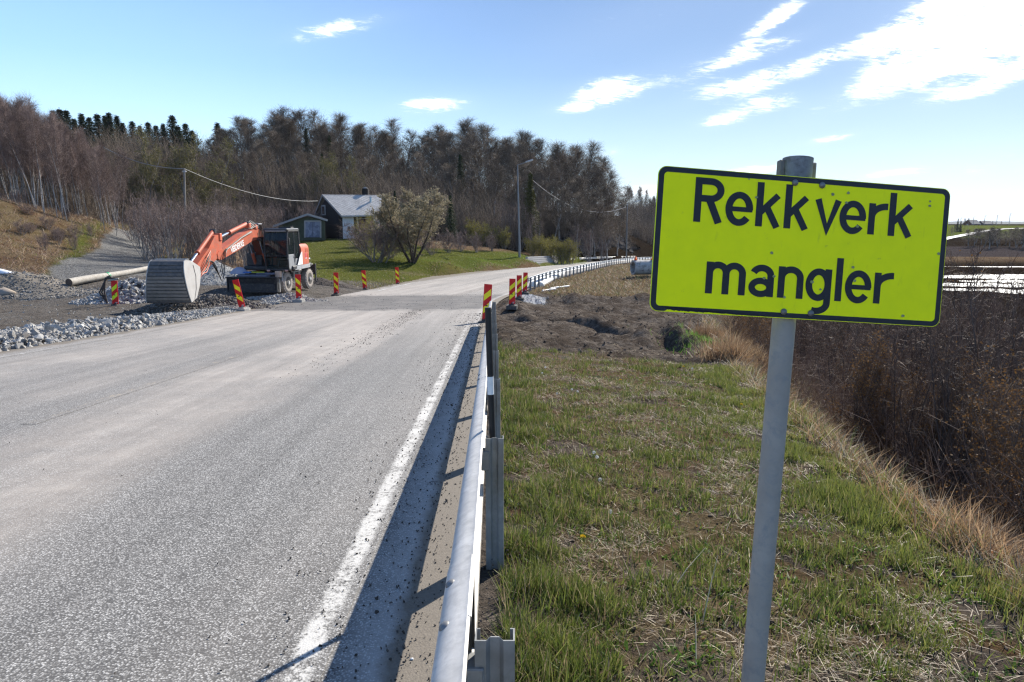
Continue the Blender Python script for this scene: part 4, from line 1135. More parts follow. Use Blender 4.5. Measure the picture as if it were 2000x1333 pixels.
# --- upper structure
mb = MB(); mb.box((0, .45, 1.26), (2.42, 3.1, .20), None, .04); part('deck', mb, dk)
mb = MB()                                             # silver-grey skirt
rows = []
for z, off in ((1.12, -.10), (1.15, 0), (1.34, .0)):
    rows.append([Vector((x, y, z)) for x, y in ((1.20 + off, -.75), (1.24 + off, .2), (1.24 + off, 1.6), (1.10 + off, 2.05), (.7, 2.2 + off), (-.7, 2.2 + off), (-1.10 - off, 2.05), (-1.24 - off, 1.6), (-1.24 - off, -.2))])
mb.sweep(None, rows, closed=False); part('skirt', mb, mgrey, None, 30)
def hood(z0, z1, name, mat, x0=-1.2, x1=1.2, ya=.85):
    mb = MB(); prof = [(x1, ya), (x1, 1.55), (x1 - .12, 1.98), (x1 - .5, 2.14), (x0 + .5, 2.14), (x0 + .12, 1.98), (x0, 1.55), (x0, ya)]
    rows = []
    for z, k in ((z0, 1.0), (z1 - .22, 1.0), (z1 - .08, .965), (z1, .90)):
        rows.append([Vector(((x - (x0 + x1) / 2) * k + (x0 + x1) / 2, (y - ya) * k + ya, z)) for x, y in prof])
    mb.sweep(None, rows, closed=True, caps=True); return part(name, mb, mat, None, 35)
hd_ = hood(1.34, 2.36, 'engine_hood', org, ya=.30)
mb = MB()
for r_ in range(2):
    for c_ in range(2):
        mb = MB(); mb.box((1.203, 1.10 + .30 * c_, 2.05 - .26 * r_), (.010, .22, .20))
        for k in range(5): mb.box((1.210, 1.10 + .30 * c_, 2.12 - .26 * r_ - .035 * k), (.012, .20, .018))
        mb.build('louvre', org_d, hd_)
mb = MB(); mb.box((1.206, 1.05, 1.78), (.010, .26, .22)); mb.build('sticker', simple_mat('pink_red_sticker', (.62, .06, .10), .5), hd_)
mb = MB()
for k in range(3): mb.box((1.206, .98 + .07 * k, 1.64), (.010, .045, .05))
for k in range(4): mb.box((1.206, 1.55 + .075 * k * .8, 1.60), (.010, .04, .07))
mb.build('lettering', white_m, hd_)
# white swoosh panel behind the cab door
mb = MB(); mb.prism([(1.212, -.42, 1.36), (1.212, .42, 1.36), (1.212, .42, 2.0), (1.212, .22, 1.94), (1.212, -.06, 1.72), (1.212, -.26, 1.50)], (-.012, 0, 0), (.004, 0, 0)); part('side_panel', mb, wht)
mb = MB(); mb.box((.60, .30, 1.62), (.72, .12, .50), None, .03); part('battery_cover', mb, dk)
mb = MB(); mb.tube([(.86, 1.05, 2.3), (.86, 1.05, 2.98)], [.055, .055], 10); mb.tube([(.86, 1.05, 2.30), (.86, 1.05, 2.42)], .085, 10); part('exhaust_pipe', mb, dk, None, 40)
mb = MB(); mb.lathe((.45, 1.0, 2.34), (0, 0, 1), [(0, .12), (.13, .12), (.17, .06)], 14); part('air_intake', mb, dk, None, 40)
# right-hand side box and railing (left in the picture)
mb = MB(); mb.box((-.80, -.25, 1.66), (.80, 1.0, .62), None, .05); mb.box((-.80, .40, 1.76), (.80, .6, .82), None, .05); part('side_box', mb, dk)
mb = MB()
mb.tube([(-1.15, -.68, 1.36), (-1.17, -.70, 2.0), (-1.05, -.60, 2.52), (-.80, -.30, 2.60), (-.78, .5, 2.60)], .022, 6); mb.tube([(-.62, -.70, 1.36), (-.64, -.72, 2.1), (-.74, -.60, 2.5)], .022, 6)
part('handrail', mb, dk, None, 60)
mb = MB(); mb.box((-.92, -.72, 2.16), (.30, .10, .42), None, .04); part('mirror', mb, dk)
# --- cab
X0, X1, Y0, Y1, Z0, Z1 = .02, 1.10, -1.55, .25, 1.18, 3.10
fr = MB()
def bar(a, b_, r_=.035): fr.beam(a, b_, r_ * 2, r_ * 2, up=(.3, .2, 1) if abs((Vector(b_) - Vector(a)).normalized().z) < .9 else (0, 1, .01), bev=.012)
FB, FM, FT = (Y0 + .12), Y0, (Y0 + .10)      # front face bulges forward a little at mid height
for x in (X0, X1):
    bar((x, FB, Z0), (x, FM, 1.75)); bar((x, FM, 1.75), (x, FM + .02, 2.6)); bar((x, FM + .02, 2.6), (x, FT + .08, Z1 - .05))
    bar((x, Y1, Z0), (x, Y1, Z1 - .1)); bar((x, -.55, Z0), (x, -.50, Z1 - .08), .03)
    bar((x, FT + .08, Z1 - .06), (x, Y1, Z1 - .06)); bar((x, FB, Z0 + .03), (x, Y1, Z0 + .03))
bar((X0, FB, Z0 + .03), (X1, FB, Z0 + .03)); bar((X0, FT + .08, Z1 - .06), (X1, FT + .08, Z1 - .06)); bar((X0, FM - .0, 1.86), (X1, FM - .0, 1.86), .02); bar((X0, Y1, Z1 - .1), (X1, Y1, Z1 - .1))
part('cab_frame', fr, dk)
mb = MB(); mb.box(((X0 + X1) / 2, (Y0 + Y1) / 2 + .02, Z1 + .01), (X1 - X0 + .10, Y1 - Y0 + .04, .12), None, .05); cr = part('cab_roof', mb, simple_mat('dark_grey_roof', (.06, .062, .065), .4, 0, .15, 4))
mb = MB(); mb.box((.56, -1.45, Z1 - .05), (1.0, .16, .07), None, .03); mb.build('visor', mgrey, cr)
mb = MB(); mb.box((.70, -.3, Z1 + .10), (.62, .46, .06), None, .02); mb.build('roof_unit', dk, cr)
mb = MB(); mb.tube([(.90, -.05, Z1 + .06), (.90, -.05, Z1 + .22)], .035, 8); mb.build('beacon', dk, cr)
g = MB(); g.add([(X0 + .03, FM - .005, 1.88), (X1 - .03, FM - .005, 1.88), (X1 - .03, FM + .015, 2.6), (X1 - .05, FT + .06, Z1 - .10), (X0 + .05, FT + .06, Z1 - .10), (X0 + .03, FM + .015, 2.6)], [(0, 1, 2, 5), (5, 2, 3, 4)]); part('windscreen', g, glass)
g = MB(); g.add([(X0 + .03, FB, Z0 + .06), (X1 - .03, FB, Z0 + .06), (X1 - .03, FM, 1.78), (X0 + .03, FM, 1.78)], [(0, 1, 2, 3)]); part('lower_window', g, glass)
g = MB(); g.add([(X1 + .01, FM + .05, 1.95), (X1 + .01, -.56, 1.95), (X1 + .01, -.54, Z1 - .14), (X1 + .01, FT + .14, Z1 - .14)], [(0, 1, 2, 3)]); part('side_window', g, glass)
g = MB(); g.add([(X1 + .01, -.50, 1.72), (X1 + .01, Y1 - .04, 1.72), (X1 + .01, Y1 - .04, Z1 - .16), (X1 + .01, -.46, Z1 - .14)], [(0, 1, 2, 3)]); part('side_window', g, glass)
g = MB(); g.add([(X0 - .01, FM + .05, 1.75), (X0 - .01, Y1, 1.75), (X0 - .01, Y1, Z1 - .14), (X0 - .01, FT + .14, Z1 - .14)], [(0, 1, 2, 3)]); part('side_window', g, glass)
mb = MB(); mb.box((X1 + .012, -1.02, 1.58), (.035, .84, .68), None, .02); mb.box((X1 + .012, -.14, 1.45), (.03, .74, .46), None, .02); dr_ = part('door', mb, simple_mat('grey_door_paint', (.28, .29, .30), .35, .1, .12, 4, .15, (.22, .20, .18)))
mb = MB(); mb.box((X1 + .05, -.68, 1.78), (.03, .14, .04), None, .01); mb.tube([(X1 + .06, -.60, 1.55), (X1 + .09, -.60, 1.9), (X1 + .06, -.60, 2.5)], .014, 6); mb.build('handle', dk, dr_)
mb = MB(); mb.box((.56, -.35, 1.66), (.5, .5, .14), None, .05); mb.box((.56, -.10, 2.05), (.48, .14, .72), Matrix.Rotation(R(-8), 3, 'X'), .05); mb.box((.56, -.04, 2.52), (.28, .10, .20), None, .04); part('driver_seat', mb, simple_mat('dark_seat_cloth', (.03, .03, .033), .9))
mb = MB(); mb.tube([(.56, -1.25, 1.25), (.56, -1.02, 1.86)], .04, 8)
for k in range(12):
    a0, a1 = 2 * math.pi * k / 12, 2 * math.pi * (k + 1) / 12
    mb.tube([(.56 + .17 * math.cos(a0), -1.02 + .06 * math.sin(a0), 1.88 + .15 * math.sin(a0)), (.56 + .17 * math.cos(a1), -1.02 + .06 * math.sin(a1), 1.88 + .15 * math.sin(a1))], .014, 5, False)
part('steering_wheel', mb, dk, None, 60)
for sx in (-.30, .30):
    mb = MB(); mb.box((.56 + sx, -.55, 1.85), (.10, .36, .10), None, .03); mb.tube([(.56 + sx, -.70, 1.88), (.56 + sx, -.72, 2.10)], .02, 6); part('control_lever', mb, dk)
mb = MB(); mb.box((.56, -.6, 1.24), (1.0, 1.5, .04)); part('cab_floor', mb, dk)
mb = MB(); mb.box((.56, Y1 + .02, 2.05), (1.0, .05, 1.75)); mb.box((.56, -.65, Z1 - .08), (1.0, 1.6, .03)); part('cab_rear_wall', mb, dk)
mb = MB(); mb.box((X1 + .14, -1.62, 2.55), (.05, .10, .30), None, .02); mb.tube([(X1, -1.5, 2.8), (X1 + .13, -1.60, 2.72)], .015, 5); part('mirror', mb, dk)
mb = MB()
for x in (.15, .95): mb.tube([(x, Y0 - .01, 1.95), (.56, Y0 - .015, 2.05)], .008, 4)
part('wiper', mb, dk)
for x in (.12, .98):
    mb = MB(); mb.box((x, FB - .03, Z0 - .02), (.16, .06, .08), None, .02); part('headlight', mb, simple_mat('lamp_lens', (.5, .3, .25), .2))
for o in ex.children:
    if o not in under and not o.name.startswith('turntable'): o.location.y -= .75
# --- boom, arm and bucket; all in the plane x = BX
BX = -.50
def P(y, z): return Vector((BX, y, z))
def slab(outline, w0, name, mat, par=None, chamf=.0):
    mb = MB(); mb.prism([(BX, y, z) for y, z in outline], (-w0 / 2, 0, 0), (w0 / 2, 0, 0)); return part(name, mb, mat, par)
# world Y of machine origin = 35.2 ; knuckle A (33.3,-.40), elbow B (28.7,-1.06), arm top (28.3,-.6), bucket pin (26.4,-2.2)
def L(Yw, Zw): return (Yw - EX.y, Zw - EX.z)
b1 = slab([L(34.75, -2.10), L(34.55, -1.75), L(33.85, -.62), L(33.62, -.30), L(33.32, -.26), L(33.06, -.42), L(33.12, -.80), L(33.55, -1.30), L(34.25, -2.15), L(34.5, -2.25)], .36, 'lower_boom', simple_mat('shaded_grimy_orange_paint', (.16, .035, .018), .6, 0, .3, 3, .5, (.07, .05, .04)))  # grimy orange, colour darkened to stand in for shade and black hoses
b2 = slab([L(33.35, -.22), L(32.4, -.24), L(31.2, -.44), L(29.0, -1.02), L(28.62, -1.08), L(28.42, -1.20), L(28.50, -1.42), L(28.72, -1.48), L(30.6, -1.14), L(32.3, -.78), L(33.15, -.70), L(33.5, -.48)], .34, 'upper_boom', org)
arm = slab([L(29.05, -.62), L(28.78, -.42), L(28.35, -.46), L(27.7, -.95), L(25.85, -1.92), L(25.75, -2.10), L(25.90, -2.26), L(26.15, -2.22), L(28.2, -1.48), L(28.62, -1.32), L(28.95, -1.05)], .30, 'stick_arm', org)
def weld(par, a, b_, w_): 
    mb = MB(); mb.beam(a, b_, w_, .03); mb.build('flange', org_d, par)
if False: weld(b2, P(*L(28.75, -1.575)), P(*L(32.3, -.895)), .42); weld(b2, P(*L(32.6, -.235)), P(*L(31.2, -.425)), .42)
# lettering on the boom side that faces the road
tcv = bpy.data.curves.new('lettering', 'FONT'); tcv.body = 'VEIDEKKE'; tcv.size = .36; tcv.align_x = 'CENTER'; tcv.align_y = 'CENTER'; tcv.extrude = .004; tcv.offset = .008; tcv.space_character = .95
to = bpy.data.objects.new('tmp', tcv); COL.objects.link(to); dg = bpy.context.evaluated_depsgraph_get()
tme = bpy.data.meshes.new_from_object(to.evaluated_get(dg)); bpy.data.objects.remove(to)
tme.materials.clear(); tme.materials.append(wht)
lo = link_mesh('lettering', tme, b2)
cy, cz = L(30.55, -.98)
ang = math.atan2(-.98 + .46 + .0, 0) 
slope_v = Vector((0, 1, .20)).normalized(); upv = Vector((0, -.20, 1)).normalized()
lo.matrix_local = Matrix.Translation((BX + .176, cy, cz)) @ Matrix((slope_v, upv, Vector((1, 0, 0)))).transposed().to_4x4() @ Matrix.Scale(1.0, 4)
def cyl(a, b_, r_, frac=.55, x=0.0, name='hydraulic_cylinder', col=None):
    a, b_ = Vector(a) + Vector((x, 0, 0)), Vector(b_) + Vector((x, 0, 0))
    m_ = a.lerp(b_, frac); mb = MB(); mb.tube([a, m_], r_, 12); mb.tube([m_ - (m_ - a).normalized() * .07, m_], r_ * 1.18, 12); c = part(name, mb, col or org, None, 50)
    mb = MB(); mb.tube([m_, b_], r_ * .55, 10); mb.build('piston_rod', chrome, c, 60)
    mb = MB(); mb.lathe(a + Vector((-r_ * 1.3, 0, 0)), (1, 0, 0), [(0, r_ * 1.1), (r_ * 2.6, r_ * 1.1)], 12); mb.lathe(b_ + Vector((-r_ * 1.3, 0, 0)), (1, 0, 0), [(0, r_ * 1.0), (r_ * 2.6, r_ * 1.0)], 12); mb.build('pin_eye', dk, c, 40)
cyl(P(*L(32.2, .02)), P(*L(28.75, -.62)), .095, .60, 0)
cyl(P(*L(34.4, -1.2)), P(*L(33.0, -.10)), .08, .6, -.0)
for s_ in (-.27, .27): cyl(P(*L(34.05, -2.35)), P(*L(33.0, -.72)), .075, .58, s_)
cyl(P(*L(28.55, -.28)), P(*L(26.05, -1.62)), .085, .62, 0)
for q_, d_, b__ in ((P(*L(32.9, -.12)), (.44, .30, .22), .03), (P(*L(32.2, -.06)), (.36, .24, .22), .02), (P(*L(28.85, -.52)), (.40, .22, .30), .02)):
    mb = MB(); mb.box(q_, d_, None, b__); part('cylinder_bracket', mb, org_d)
mb = MB(); mb.box(P(*L(33.2, .02)), (.55, .46, .05), None, .01); mb.box(P(*L(33.3, -.09)), (.30, .20, .16), None, .02); part('boom_lamp', mb, mgrey)
# hoses and pipes
def hose(pts, r_=.022, mat=None, name='hose'): mb = MB(); mb.tube(pts, r_, 6); return part(name, mb, mat or hose_m, None, 60)
def sp3(pts, n=5):
    P_ = [Vector(p) for p in pts]; out = []
    for i in range(len(P_) - 1):
        p0, p1, p2, p3 = P_[max(i - 1, 0)], P_[i], P_[i + 1], P_[min(i + 2, len(P_) - 1)]
        for k in range(n):
            u = k / n; out.append(.5 * ((2 * p1) + (p2 - p0) * u + (2 * p0 - 5 * p1 + 4 * p2 - p3) * u * u + (3 * p1 - p0 - 3 * p2 + p3) * u ** 3))
    return out + [P_[-1]]
for k in range(2):
    o_ = .19 + .035 * k
    hose([(BX + o_, L(32.2, 0)[0], L(0, -.33 - .02 * k)[1]), (BX + o_, L(31, 0)[0], L(0, -.58)[1]), (BX + o_, L(29.3, 0)[0], L(0, -1.05)[1])], .024, alu_m, 'hydraulic_pipe')
rh = random.Random(5)
for k in range(3):
    o_ = .14 + .05 * k
    hose(sp3([(BX + o_, L(29.3, 0)[0], L(0, -1.02)[1]), (BX + o_ + .08, L(28.85, 0)[0], L(0, -1.30)[1]), (BX + o_ + .03, L(28.5, 0)[0], L(0, -2.0 - .16 * k)[1]), (BX + o_, L(27.9, 0)[0], L(0, -1.55)[1]), (BX + .19, L(27.4, 0)[0], L(0, -1.25 - .1 * k)[1])]), .018)
for k in range(6):
    o_ = -.10 + .055 * k
    hose(sp3([(BX + o_, L(32.3, 0)[0], L(0, -.2)[1]), (BX + o_ + .04, L(32.8, 0)[0], L(0, .16 - .05 * k)[1]), (BX + o_ + .08, L(33.35, 0)[0], L(0, -.12)[1]), (BX + o_ + .12, L(33.6, 0)[0], L(0, -1.0 - .1 * k)[1]), (BX + .2, L(34.0, 0)[0], L(0, -1.8)[1])]), .019)
for k in range(5):
    hose(sp3([(BX + .17, L(27.8, 0)[0], L(0, -1.05 - .05 * k)[1]), (BX + .24, L(27.2, 0)[0], L(0, -1.35 - .12 * k)[1]), (BX + .16 + .03 * k, L(26.6, 0)[0], L(0, -1.95)[1]), (BX + .12, L(25.9, 0)[0], L(0, -2.35 - .08 * k)[1]), (BX + .1 + .06 * k, L(25.5, 0)[0], L(0, -2.2 - .1 * k)[1])]), .017, hose_m if k % 2 else org_d)
# linkage and quick coupler
mb = MB()
for s_ in (-.19, .19):
    mb.beam(P(*L(26.0, -1.62)) + Vector((s_, 0, 0)), P(*L(26.5, -2.05)) + Vector((s_, 0, 0)), .05, .11, bev=.01); mb.beam(P(*L(26.0, -1.62)) + Vector((s_, 0, 0)), P(*L(25.45, -1.95)) + Vector((s_, 0, 0)), .05, .11, bev=.01)
part('bucket_link', mb, org_d)
mb = MB(); mb.prism([(BX, *L(26.05, -2.0)), (BX, *L(25.7, -1.6)), (BX, *L(25.3, -1.45)), (BX, *L(25.0, -1.8)), (BX, *L(25.1, -2.35)), (BX, *L(25.75, -2.45))], (-.24, 0, 0), (.24, 0, 0)); part('tilt_coupler', mb, dk)
cyl(P(*L(25.7, -2.15)) + Vector((.1, 0, 0)), P(*L(25.35, -2.3)) + Vector((.62, 0, -.0)), .055, .5, 0, 'tilt_cylinder')
# bucket: mouth away from the camera, ribbed worn back plate facing it
BCX = BX + .15; w2 = .74
bk = simple_mat('worn_bucket_steel', (.085, .083, .085), .6, .15, .35, 3, .45, (.17, .145, .12), .15, 20)
muddy = simple_mat('mud_caked_bucket_steel', (.19, .165, .14), .8, .05, .3, 4, .5, (.19, .16, .13), .3, 25)
lit = simple_mat('sunlit_pale_steel', (.38, .365, .345), .5, .1, .12, 3, .25, (.36, .31, .27))  # bucket steel made paler, sunlight on the side put into its colour
prof = [(25.15, -1.45), (24.8, -1.30), (24.42, -1.235), (24.24, -1.29), (24.14, -1.50), (24.08, -1.75), (24.06, -2.0), (24.07, -2.25), (24.10, -2.5), (24.16, -2.74)]
back_p = [(y + .04, z - .03) for y, z in prof]
mb = MB(); rows = []
def wid(z): return .58 + .20 * min(1.15, max(0, (-1.30 - z)) / 1.4)
for s_ in (-1, 1):
    rows.append([Vector((BCX + s_ * wid(z), *L(y, z))) for y, z in prof] + [Vector((BCX + s_ * wid(z), *L(y, z))) for y, z in back_p[::-1]])
mb.sweep(None, rows, closed=True, caps=True); bkt = part('bucket', mb, bk, None)
for k in range(11):
    z0 = -1.33 - k * .124; a = np.interp(z0, [q[1] for q in prof[::-1][:-1]], [q[0] for q in prof[::-1][:-1]]); z1 = z0 - .086; b_ = np.interp(z1, [q[1] for q in prof[::-1][:-1]], [q[0] for q in prof[::-1][:-1]])
    mb = MB(); aa, bb = Vector((BCX, *L(float(a) - .012, z0))), Vector((BCX, *L(float(b_) - .012, z1)))
    wa = wid(z0) - .012
    mb.prism([aa + Vector((-wa, 0, 0)), aa + Vector((wa, 0, 0)), bb + Vector((wa, 0, 0)), bb + Vector((-wa, 0, 0))], (0, -.022 - .006 * (k % 3), 0), (0, .010, 0))
    mb.build('wear_strip', bk if k < 4 else muddy, bkt)
for s_ in (-1, 1):
    mb = MB(); out = [(y, z) for y, z in prof] + [(24.62, -2.62), (25.05, -2.20), (25.32, -1.80), (25.38, -1.55)]
    lo_ = [Vector((BCX + s_ * (wid(z) + .004), *L(y, z))) for y, z in out]
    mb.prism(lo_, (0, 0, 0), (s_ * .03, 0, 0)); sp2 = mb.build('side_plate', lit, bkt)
    mb = MB(); ed = [Vector((BCX + s_ * (wid(z) + .036), *L(y, z))) for y, z in ((24.85, -1.45), (24.88, -1.85), (24.7, -2.3), (24.42, -2.66))]; mb.tube(ed, .014, 5); mb.build('weld_seam', bk, sp2, 60)
mb = MB(); mb.beam((BCX - .59, *L(24.62, -1.235)), (BCX + .59, *L(24.62, -1.235)), .07, .04, bev=.01); mb.build('top_lip', lit, bkt)
mb = MB(); mb.beam((BCX - .80, *L(24.38, -2.76)), (BCX + .80, *L(24.38, -2.76)), .12, .035, bev=.01); mb.build('cutting_edge', bk, bkt)
# torus-like lifting hook under the coupler
mb = MB()
for k in range(9):
    a0, a1 = R(-200 + 30 * k), R(-170 + 30 * k); c = P(*L(25.35, -2.78)) + Vector((.62, 0, 0)); mb.tube([c + Vector((.08 * math.cos(a0), 0, .08 * math.sin(a0))), c + Vector((.08 * math.cos(a1), 0, .08 * math.sin(a1)))], .018, 5)
part('lifting_hook', mb, dk, None, 60)
# ------------------------------------------------------------------ bark and twig materials
def bark(name, c0, c1, scale=6, objvar=.2, birch=False):
    m, t, b = new_mat(name); P = t.new('ShaderNodeTexCoord').outputs['Object']
    n = t.noise(t.vmath('MULTIPLY', P, (1, 1, .35)), scale, 5, .65)
    c = t.mix(t.ramp(n, [(.35, 0), (.65, 1)]), c0, c1)
    if birch:
        n2 = t.noise(t.vmath('MULTIPLY', P, (1, 1, 4)), 3.5, 4, .6); c = t.mix(t.ramp(n2, [(.56, 0), (.62, .85)]), c, (.05, .045, .04))
    oi = t.new('ShaderNodeObjectInfo'); k = t.maprange(oi.outputs['Random'], 0, 1, 1 - objvar, 1 + objvar)
    c = t.mix(1.0, c, t.comb(k, k, k), 'MULTIPLY')
    t.link(c, b.inputs['Base Color']); b.inputs['Roughness'].default_value = .85; b.inputs['Specular IOR Level'].default_value = .25
    return m
def leafm(name, c0, c1, trans=.3, objvar=.15, scale=1.5):
    m, t, b = new_mat(name); g = t.new('ShaderNodeNewGeometry'); P = t.new('ShaderNodeTexCoord').outputs['Object']
    c = t.mix(t.ramp(t.noise(P, scale, 3, .6), [(.3, 0), (.7, 1)]), c0, c1)
    c = t.mix(t.math('MULTIPLY', g.outputs['Random Per Island'], .5), c, tuple(q * .55 for q in c0))
    oi = t.new('ShaderNodeObjectInfo'); k = t.maprange(oi.outputs['Random'], 0, 1, 1 - objvar, 1 + objvar)
    c = t.mix(1.0, c, t.comb(k, k, k), 'MULTIPLY'); t.link(c, b.inputs['Base Color']); b.inputs['Roughness'].default_value = .7
    b.inputs['Specular IOR Level'].default_value = .2
    tr = t.new('ShaderNodeBsdfTranslucent'); t.link(c, tr.inputs['Color']); mx = t.new('ShaderNodeMixShader'); mx.inputs[0].default_value = trans
    t.link(b.outputs[0], mx.inputs[1]); t.link(tr.outputs[0], mx.inputs[2]); t.link(mx.outputs[0], t.n['Material Output'].inputs['Surface'])
    return m
bark_grey = bark('grey_bark', (.12, .105, .095), (.27, .25, .235))
bark_wood = bark('pale_grey_bark', (.17, .155, .14), (.34, .32, .30))
bark_birch = bark('birch_bark', (.17, .16, .15), (.38, .36, .34), 5, .3, True)
bark_dark = bark('dark_bark', (.035, .026, .022), (.10, .080, .070))
twig_brown = bark('brown_twig', (.075, .056, .042), (.175, .136, .102), 2, .3)
twig_wood = bark('grey_brown_twig', (.085, .066, .050), (.190, .152, .116), 2, .3)
twig_red = bark('reddish_twig', (.11, .078, .068), (.23, .170, .150), 2, .25)
twig_olive = bark('olive_twig', (.10, .085, .045), (.20, .175, .10), 2, .2)
bud_olive = leafm('olive_buds', (.135, .125, .035), (.24, .215, .065))
bud_pale = leafm('pale_buds', (.24, .20, .125), (.44, .38, .25))
bud_yel = leafm('yellow_green_buds', (.20, .18, .025), (.36, .31, .05))
bud_rust = leafm('rusty_dead_leaf', (.13, .065, .025), (.28, .15, .05))
needle = leafm('spruce_needles', (.016, .030, .011), (.044, .064, .022), .15, .25)
needle_near = leafm('yellowish_needles', (.05, .055, .012), (.11, .10, .02), .15, .15)

class TG:
    """collects tapered twigs as thin three-sided cones, or buds, as numpy arrays"""
    def __init__(s): s.a = []; s.b = []; s.r0 = []; s.r1 = []
    def seg(s, a, b_, r0, r1): s.a.append(a); s.b.append(b_); s.r0.append(r0); s.r1.append(r1)
    def mesh(s, name, mat, n=3):
        A = np.array([tuple(q) for q in s.a], float); B = np.array([tuple(q) for q in s.b], float); r0 = np.array(s.r0)[:, None]; r1 = np.array(s.r1)[:, None]
        d = B - A; d /= np.maximum(np.linalg.norm(d, axis=1, keepdims=True), 1e-9)
        u = np.cross(d, np.array([.31, .17, .93])); u /= np.maximum(np.linalg.norm(u, axis=1, keepdims=True), 1e-9); v = np.cross(d, u)
        V = []
        for k in range(n):
            a = 2 * math.pi * k / n; V.append(A + (u * math.cos(a) + v * math.sin(a)) * r0)
        for k in range(n):
            a = 2 * math.pi * k / n; V.append(B + (u * math.cos(a) + v * math.sin(a)) * r1)
        V = np.stack(V, 1); m_ = len(A); base = np.arange(m_)[:, None] * 2 * n
        F_ = np.concatenate([base + np.array([[k, (k + 1) % n, n + (k + 1) % n, n + k]]) for k in range(n)], 0)
        return np_mesh(name, V.reshape(-1, 3), F_, mat, True)
def bud_mesh(name, pts, size, mat, rs, flat=.5):
    P_ = np.array([tuple(p) for p in pts], float); n = len(P_)
    q = rs.normal(size=(n, 3)); q /= np.linalg.norm(q, axis=1, keepdims=True); h = rs.normal(size=(n, 3)); h -= (h * q).sum(1, keepdims=True) * q; h /= np.linalg.norm(h, axis=1, keepdims=True)
    s_ = size * rs.uniform(.5, 1.3, (n, 1)); V = np.stack([P_ - h * s_ * flat, P_ + q * s_, P_ + h * s_ * flat, P_ - q * s_ * .6], 1)
    F_ = np.arange(n * 4).reshape(n, 4)
    return np_mesh(name, V.reshape(-1, 3), F_, mat)
def rv(r_, s_=1.0): return Vector((r_.gauss(0, s_), r_.gauss(0, s_), r_.gauss(0, s_)))
def bare_tree(seed, h, r0, limbs=24, first=.25, spread=.36, up=1.1, subs=6, twigs=5, tw=.012, tl=.55, lean=0.0, forks=1, buds=0, bsize=.05, fs=.14):
    r_ = random.Random(seed); T = MB(); G = TG(); bp = []
    for f in range(forks):
        dirx = Vector((r_.gauss(0, fs) + lean, r_.gauss(0, fs), 1)).normalized() if forks > 1 else Vector((lean + r_.gauss(0, .03), r_.gauss(0, .03), 1)).normalized()
        hh = h * (1 if f == 0 else r_.uniform(.65, .95)); pts = [Vector((0, 0, -.4)) + Vector((r_.gauss(0, .12), r_.gauss(0, .12), 0)) * (forks > 1)]; d = dirx.copy(); n = 9
        for k in range(n):
            d = (d + rv(r_, .05) + Vector((0, 0, .04))).normalized(); pts.append(pts[-1] + d * (hh + .4) / n)
        rad_ = [r0 * (1 if f == 0 else .75) * max(.08, (1 - k / n) ** .85) for k in range(n + 1)]
        T.tube(pts, rad_, 6, False)
        for j in range(limbs // forks):
            tt = first + (1 - first) * ((j + r_.random()) / (limbs // forks)) ** .9; tt = min(tt, .985)
            x = tt * n; i = int(x); p = pts[i].lerp(pts[min(i + 1, n)], x - i); az = r_.uniform(0, 2 * math.pi)
            L_ = hh * spread * (1.05 - tt) * r_.uniform(.65, 1.25) + .35
            dd = Vector((math.cos(az), math.sin(az), up * r_.uniform(.6, 1.3) * (.75 + .9 * tt))).normalized(); lp = [p]; m_ = 5
            for k in range(m_):
                dd = (dd + rv(r_, .10) + Vector((0, 0, .10))).normalized(); lp.append(lp[-1] + dd * L_ / m_)
            rl = rad_[min(i, n)] * .45 + .004
            for k in range(m_): G.seg(lp[k], lp[k + 1], rl * (1 - k / m_) + tw * .5, rl * (1 - (k + 1) / m_) + tw * .5)
            for s_ in range(subs):
                q = (s_ + r_.random()) / subs; q = .15 + .85 * q; x2 = q * m_; i2 = min(int(x2), m_ - 1); p2 = lp[i2].lerp(lp[i2 + 1], x2 - i2)
                sd = ((lp[i2 + 1] - lp[i2]).normalized() + rv(r_, .55)).normalized(); sl = L_ * .38 * r_.uniform(.6, 1.3) * (1.25 - .6 * q) + tl * .4
                e1 = p2 + sd * sl * .5; sd2 = (sd + rv(r_, .22) + Vector((0, 0, .12))).normalized(); e2 = e1 + sd2 * sl * .5
                G.seg(p2, e1, tw * 1.25, tw * .9); G.seg(e1, e2, tw * .9, tw * .5)
                for w_ in range(twigs):
                    q2 = r_.random(); p3 = p2.lerp(e1, q2 * 2) if q2 < .5 else e1.lerp(e2, q2 * 2 - 1)
                    td = (sd2 + rv(r_, .6) + Vector((0, 0, .15))).normalized(); ln = tl * r_.uniform(.5, 1.3); e3 = p3 + td * ln
                    G.seg(p3, e3, tw * .6, tw * .25)
                    for _ in range(buds): bp.append(p3.lerp(e3, r_.uniform(.2, 1.05)) + rv(r_, .02))
    return T, G, bp
PROTO = {}
def tree_proto(key, seed, trunk_m, twig_m, bud_m=None, bsize=.05, **kw):
    T, G, bp = bare_tree(seed, **kw); rs = np.random.default_rng(seed)
    PROTO[key] = (T.mesh('trunk', trunk_m, 60), G.mesh('crown', twig_m), bud_mesh('buds', bp, bsize, bud_m, rs) if bud_m and bp else None)
def plant(key, name, x, y, label, cat, group, s=1.0, rz=None, z=None, sz=None, tilt=0.0, kx=1):
    z = gz(x, y) if z is None else z
    e = empty(name, (x, y, z - .05), 0, label, cat, group); e.rotation_euler = (tilt * rnd.gauss(0, 1), tilt * rnd.gauss(0, 1), rnd.uniform(0, 6.28) if rz is None else rz); e.scale = (s, s, sz or s)
    a, b_, c_ = PROTO[key]
    if kx != 1: e.scale = (s * kx, s * kx, sz or s)
    link_mesh('trunk', a, e); cr_ = link_mesh('crown', b_, e)
    if c_: link_mesh('foliage', c_, cr_)
    return e
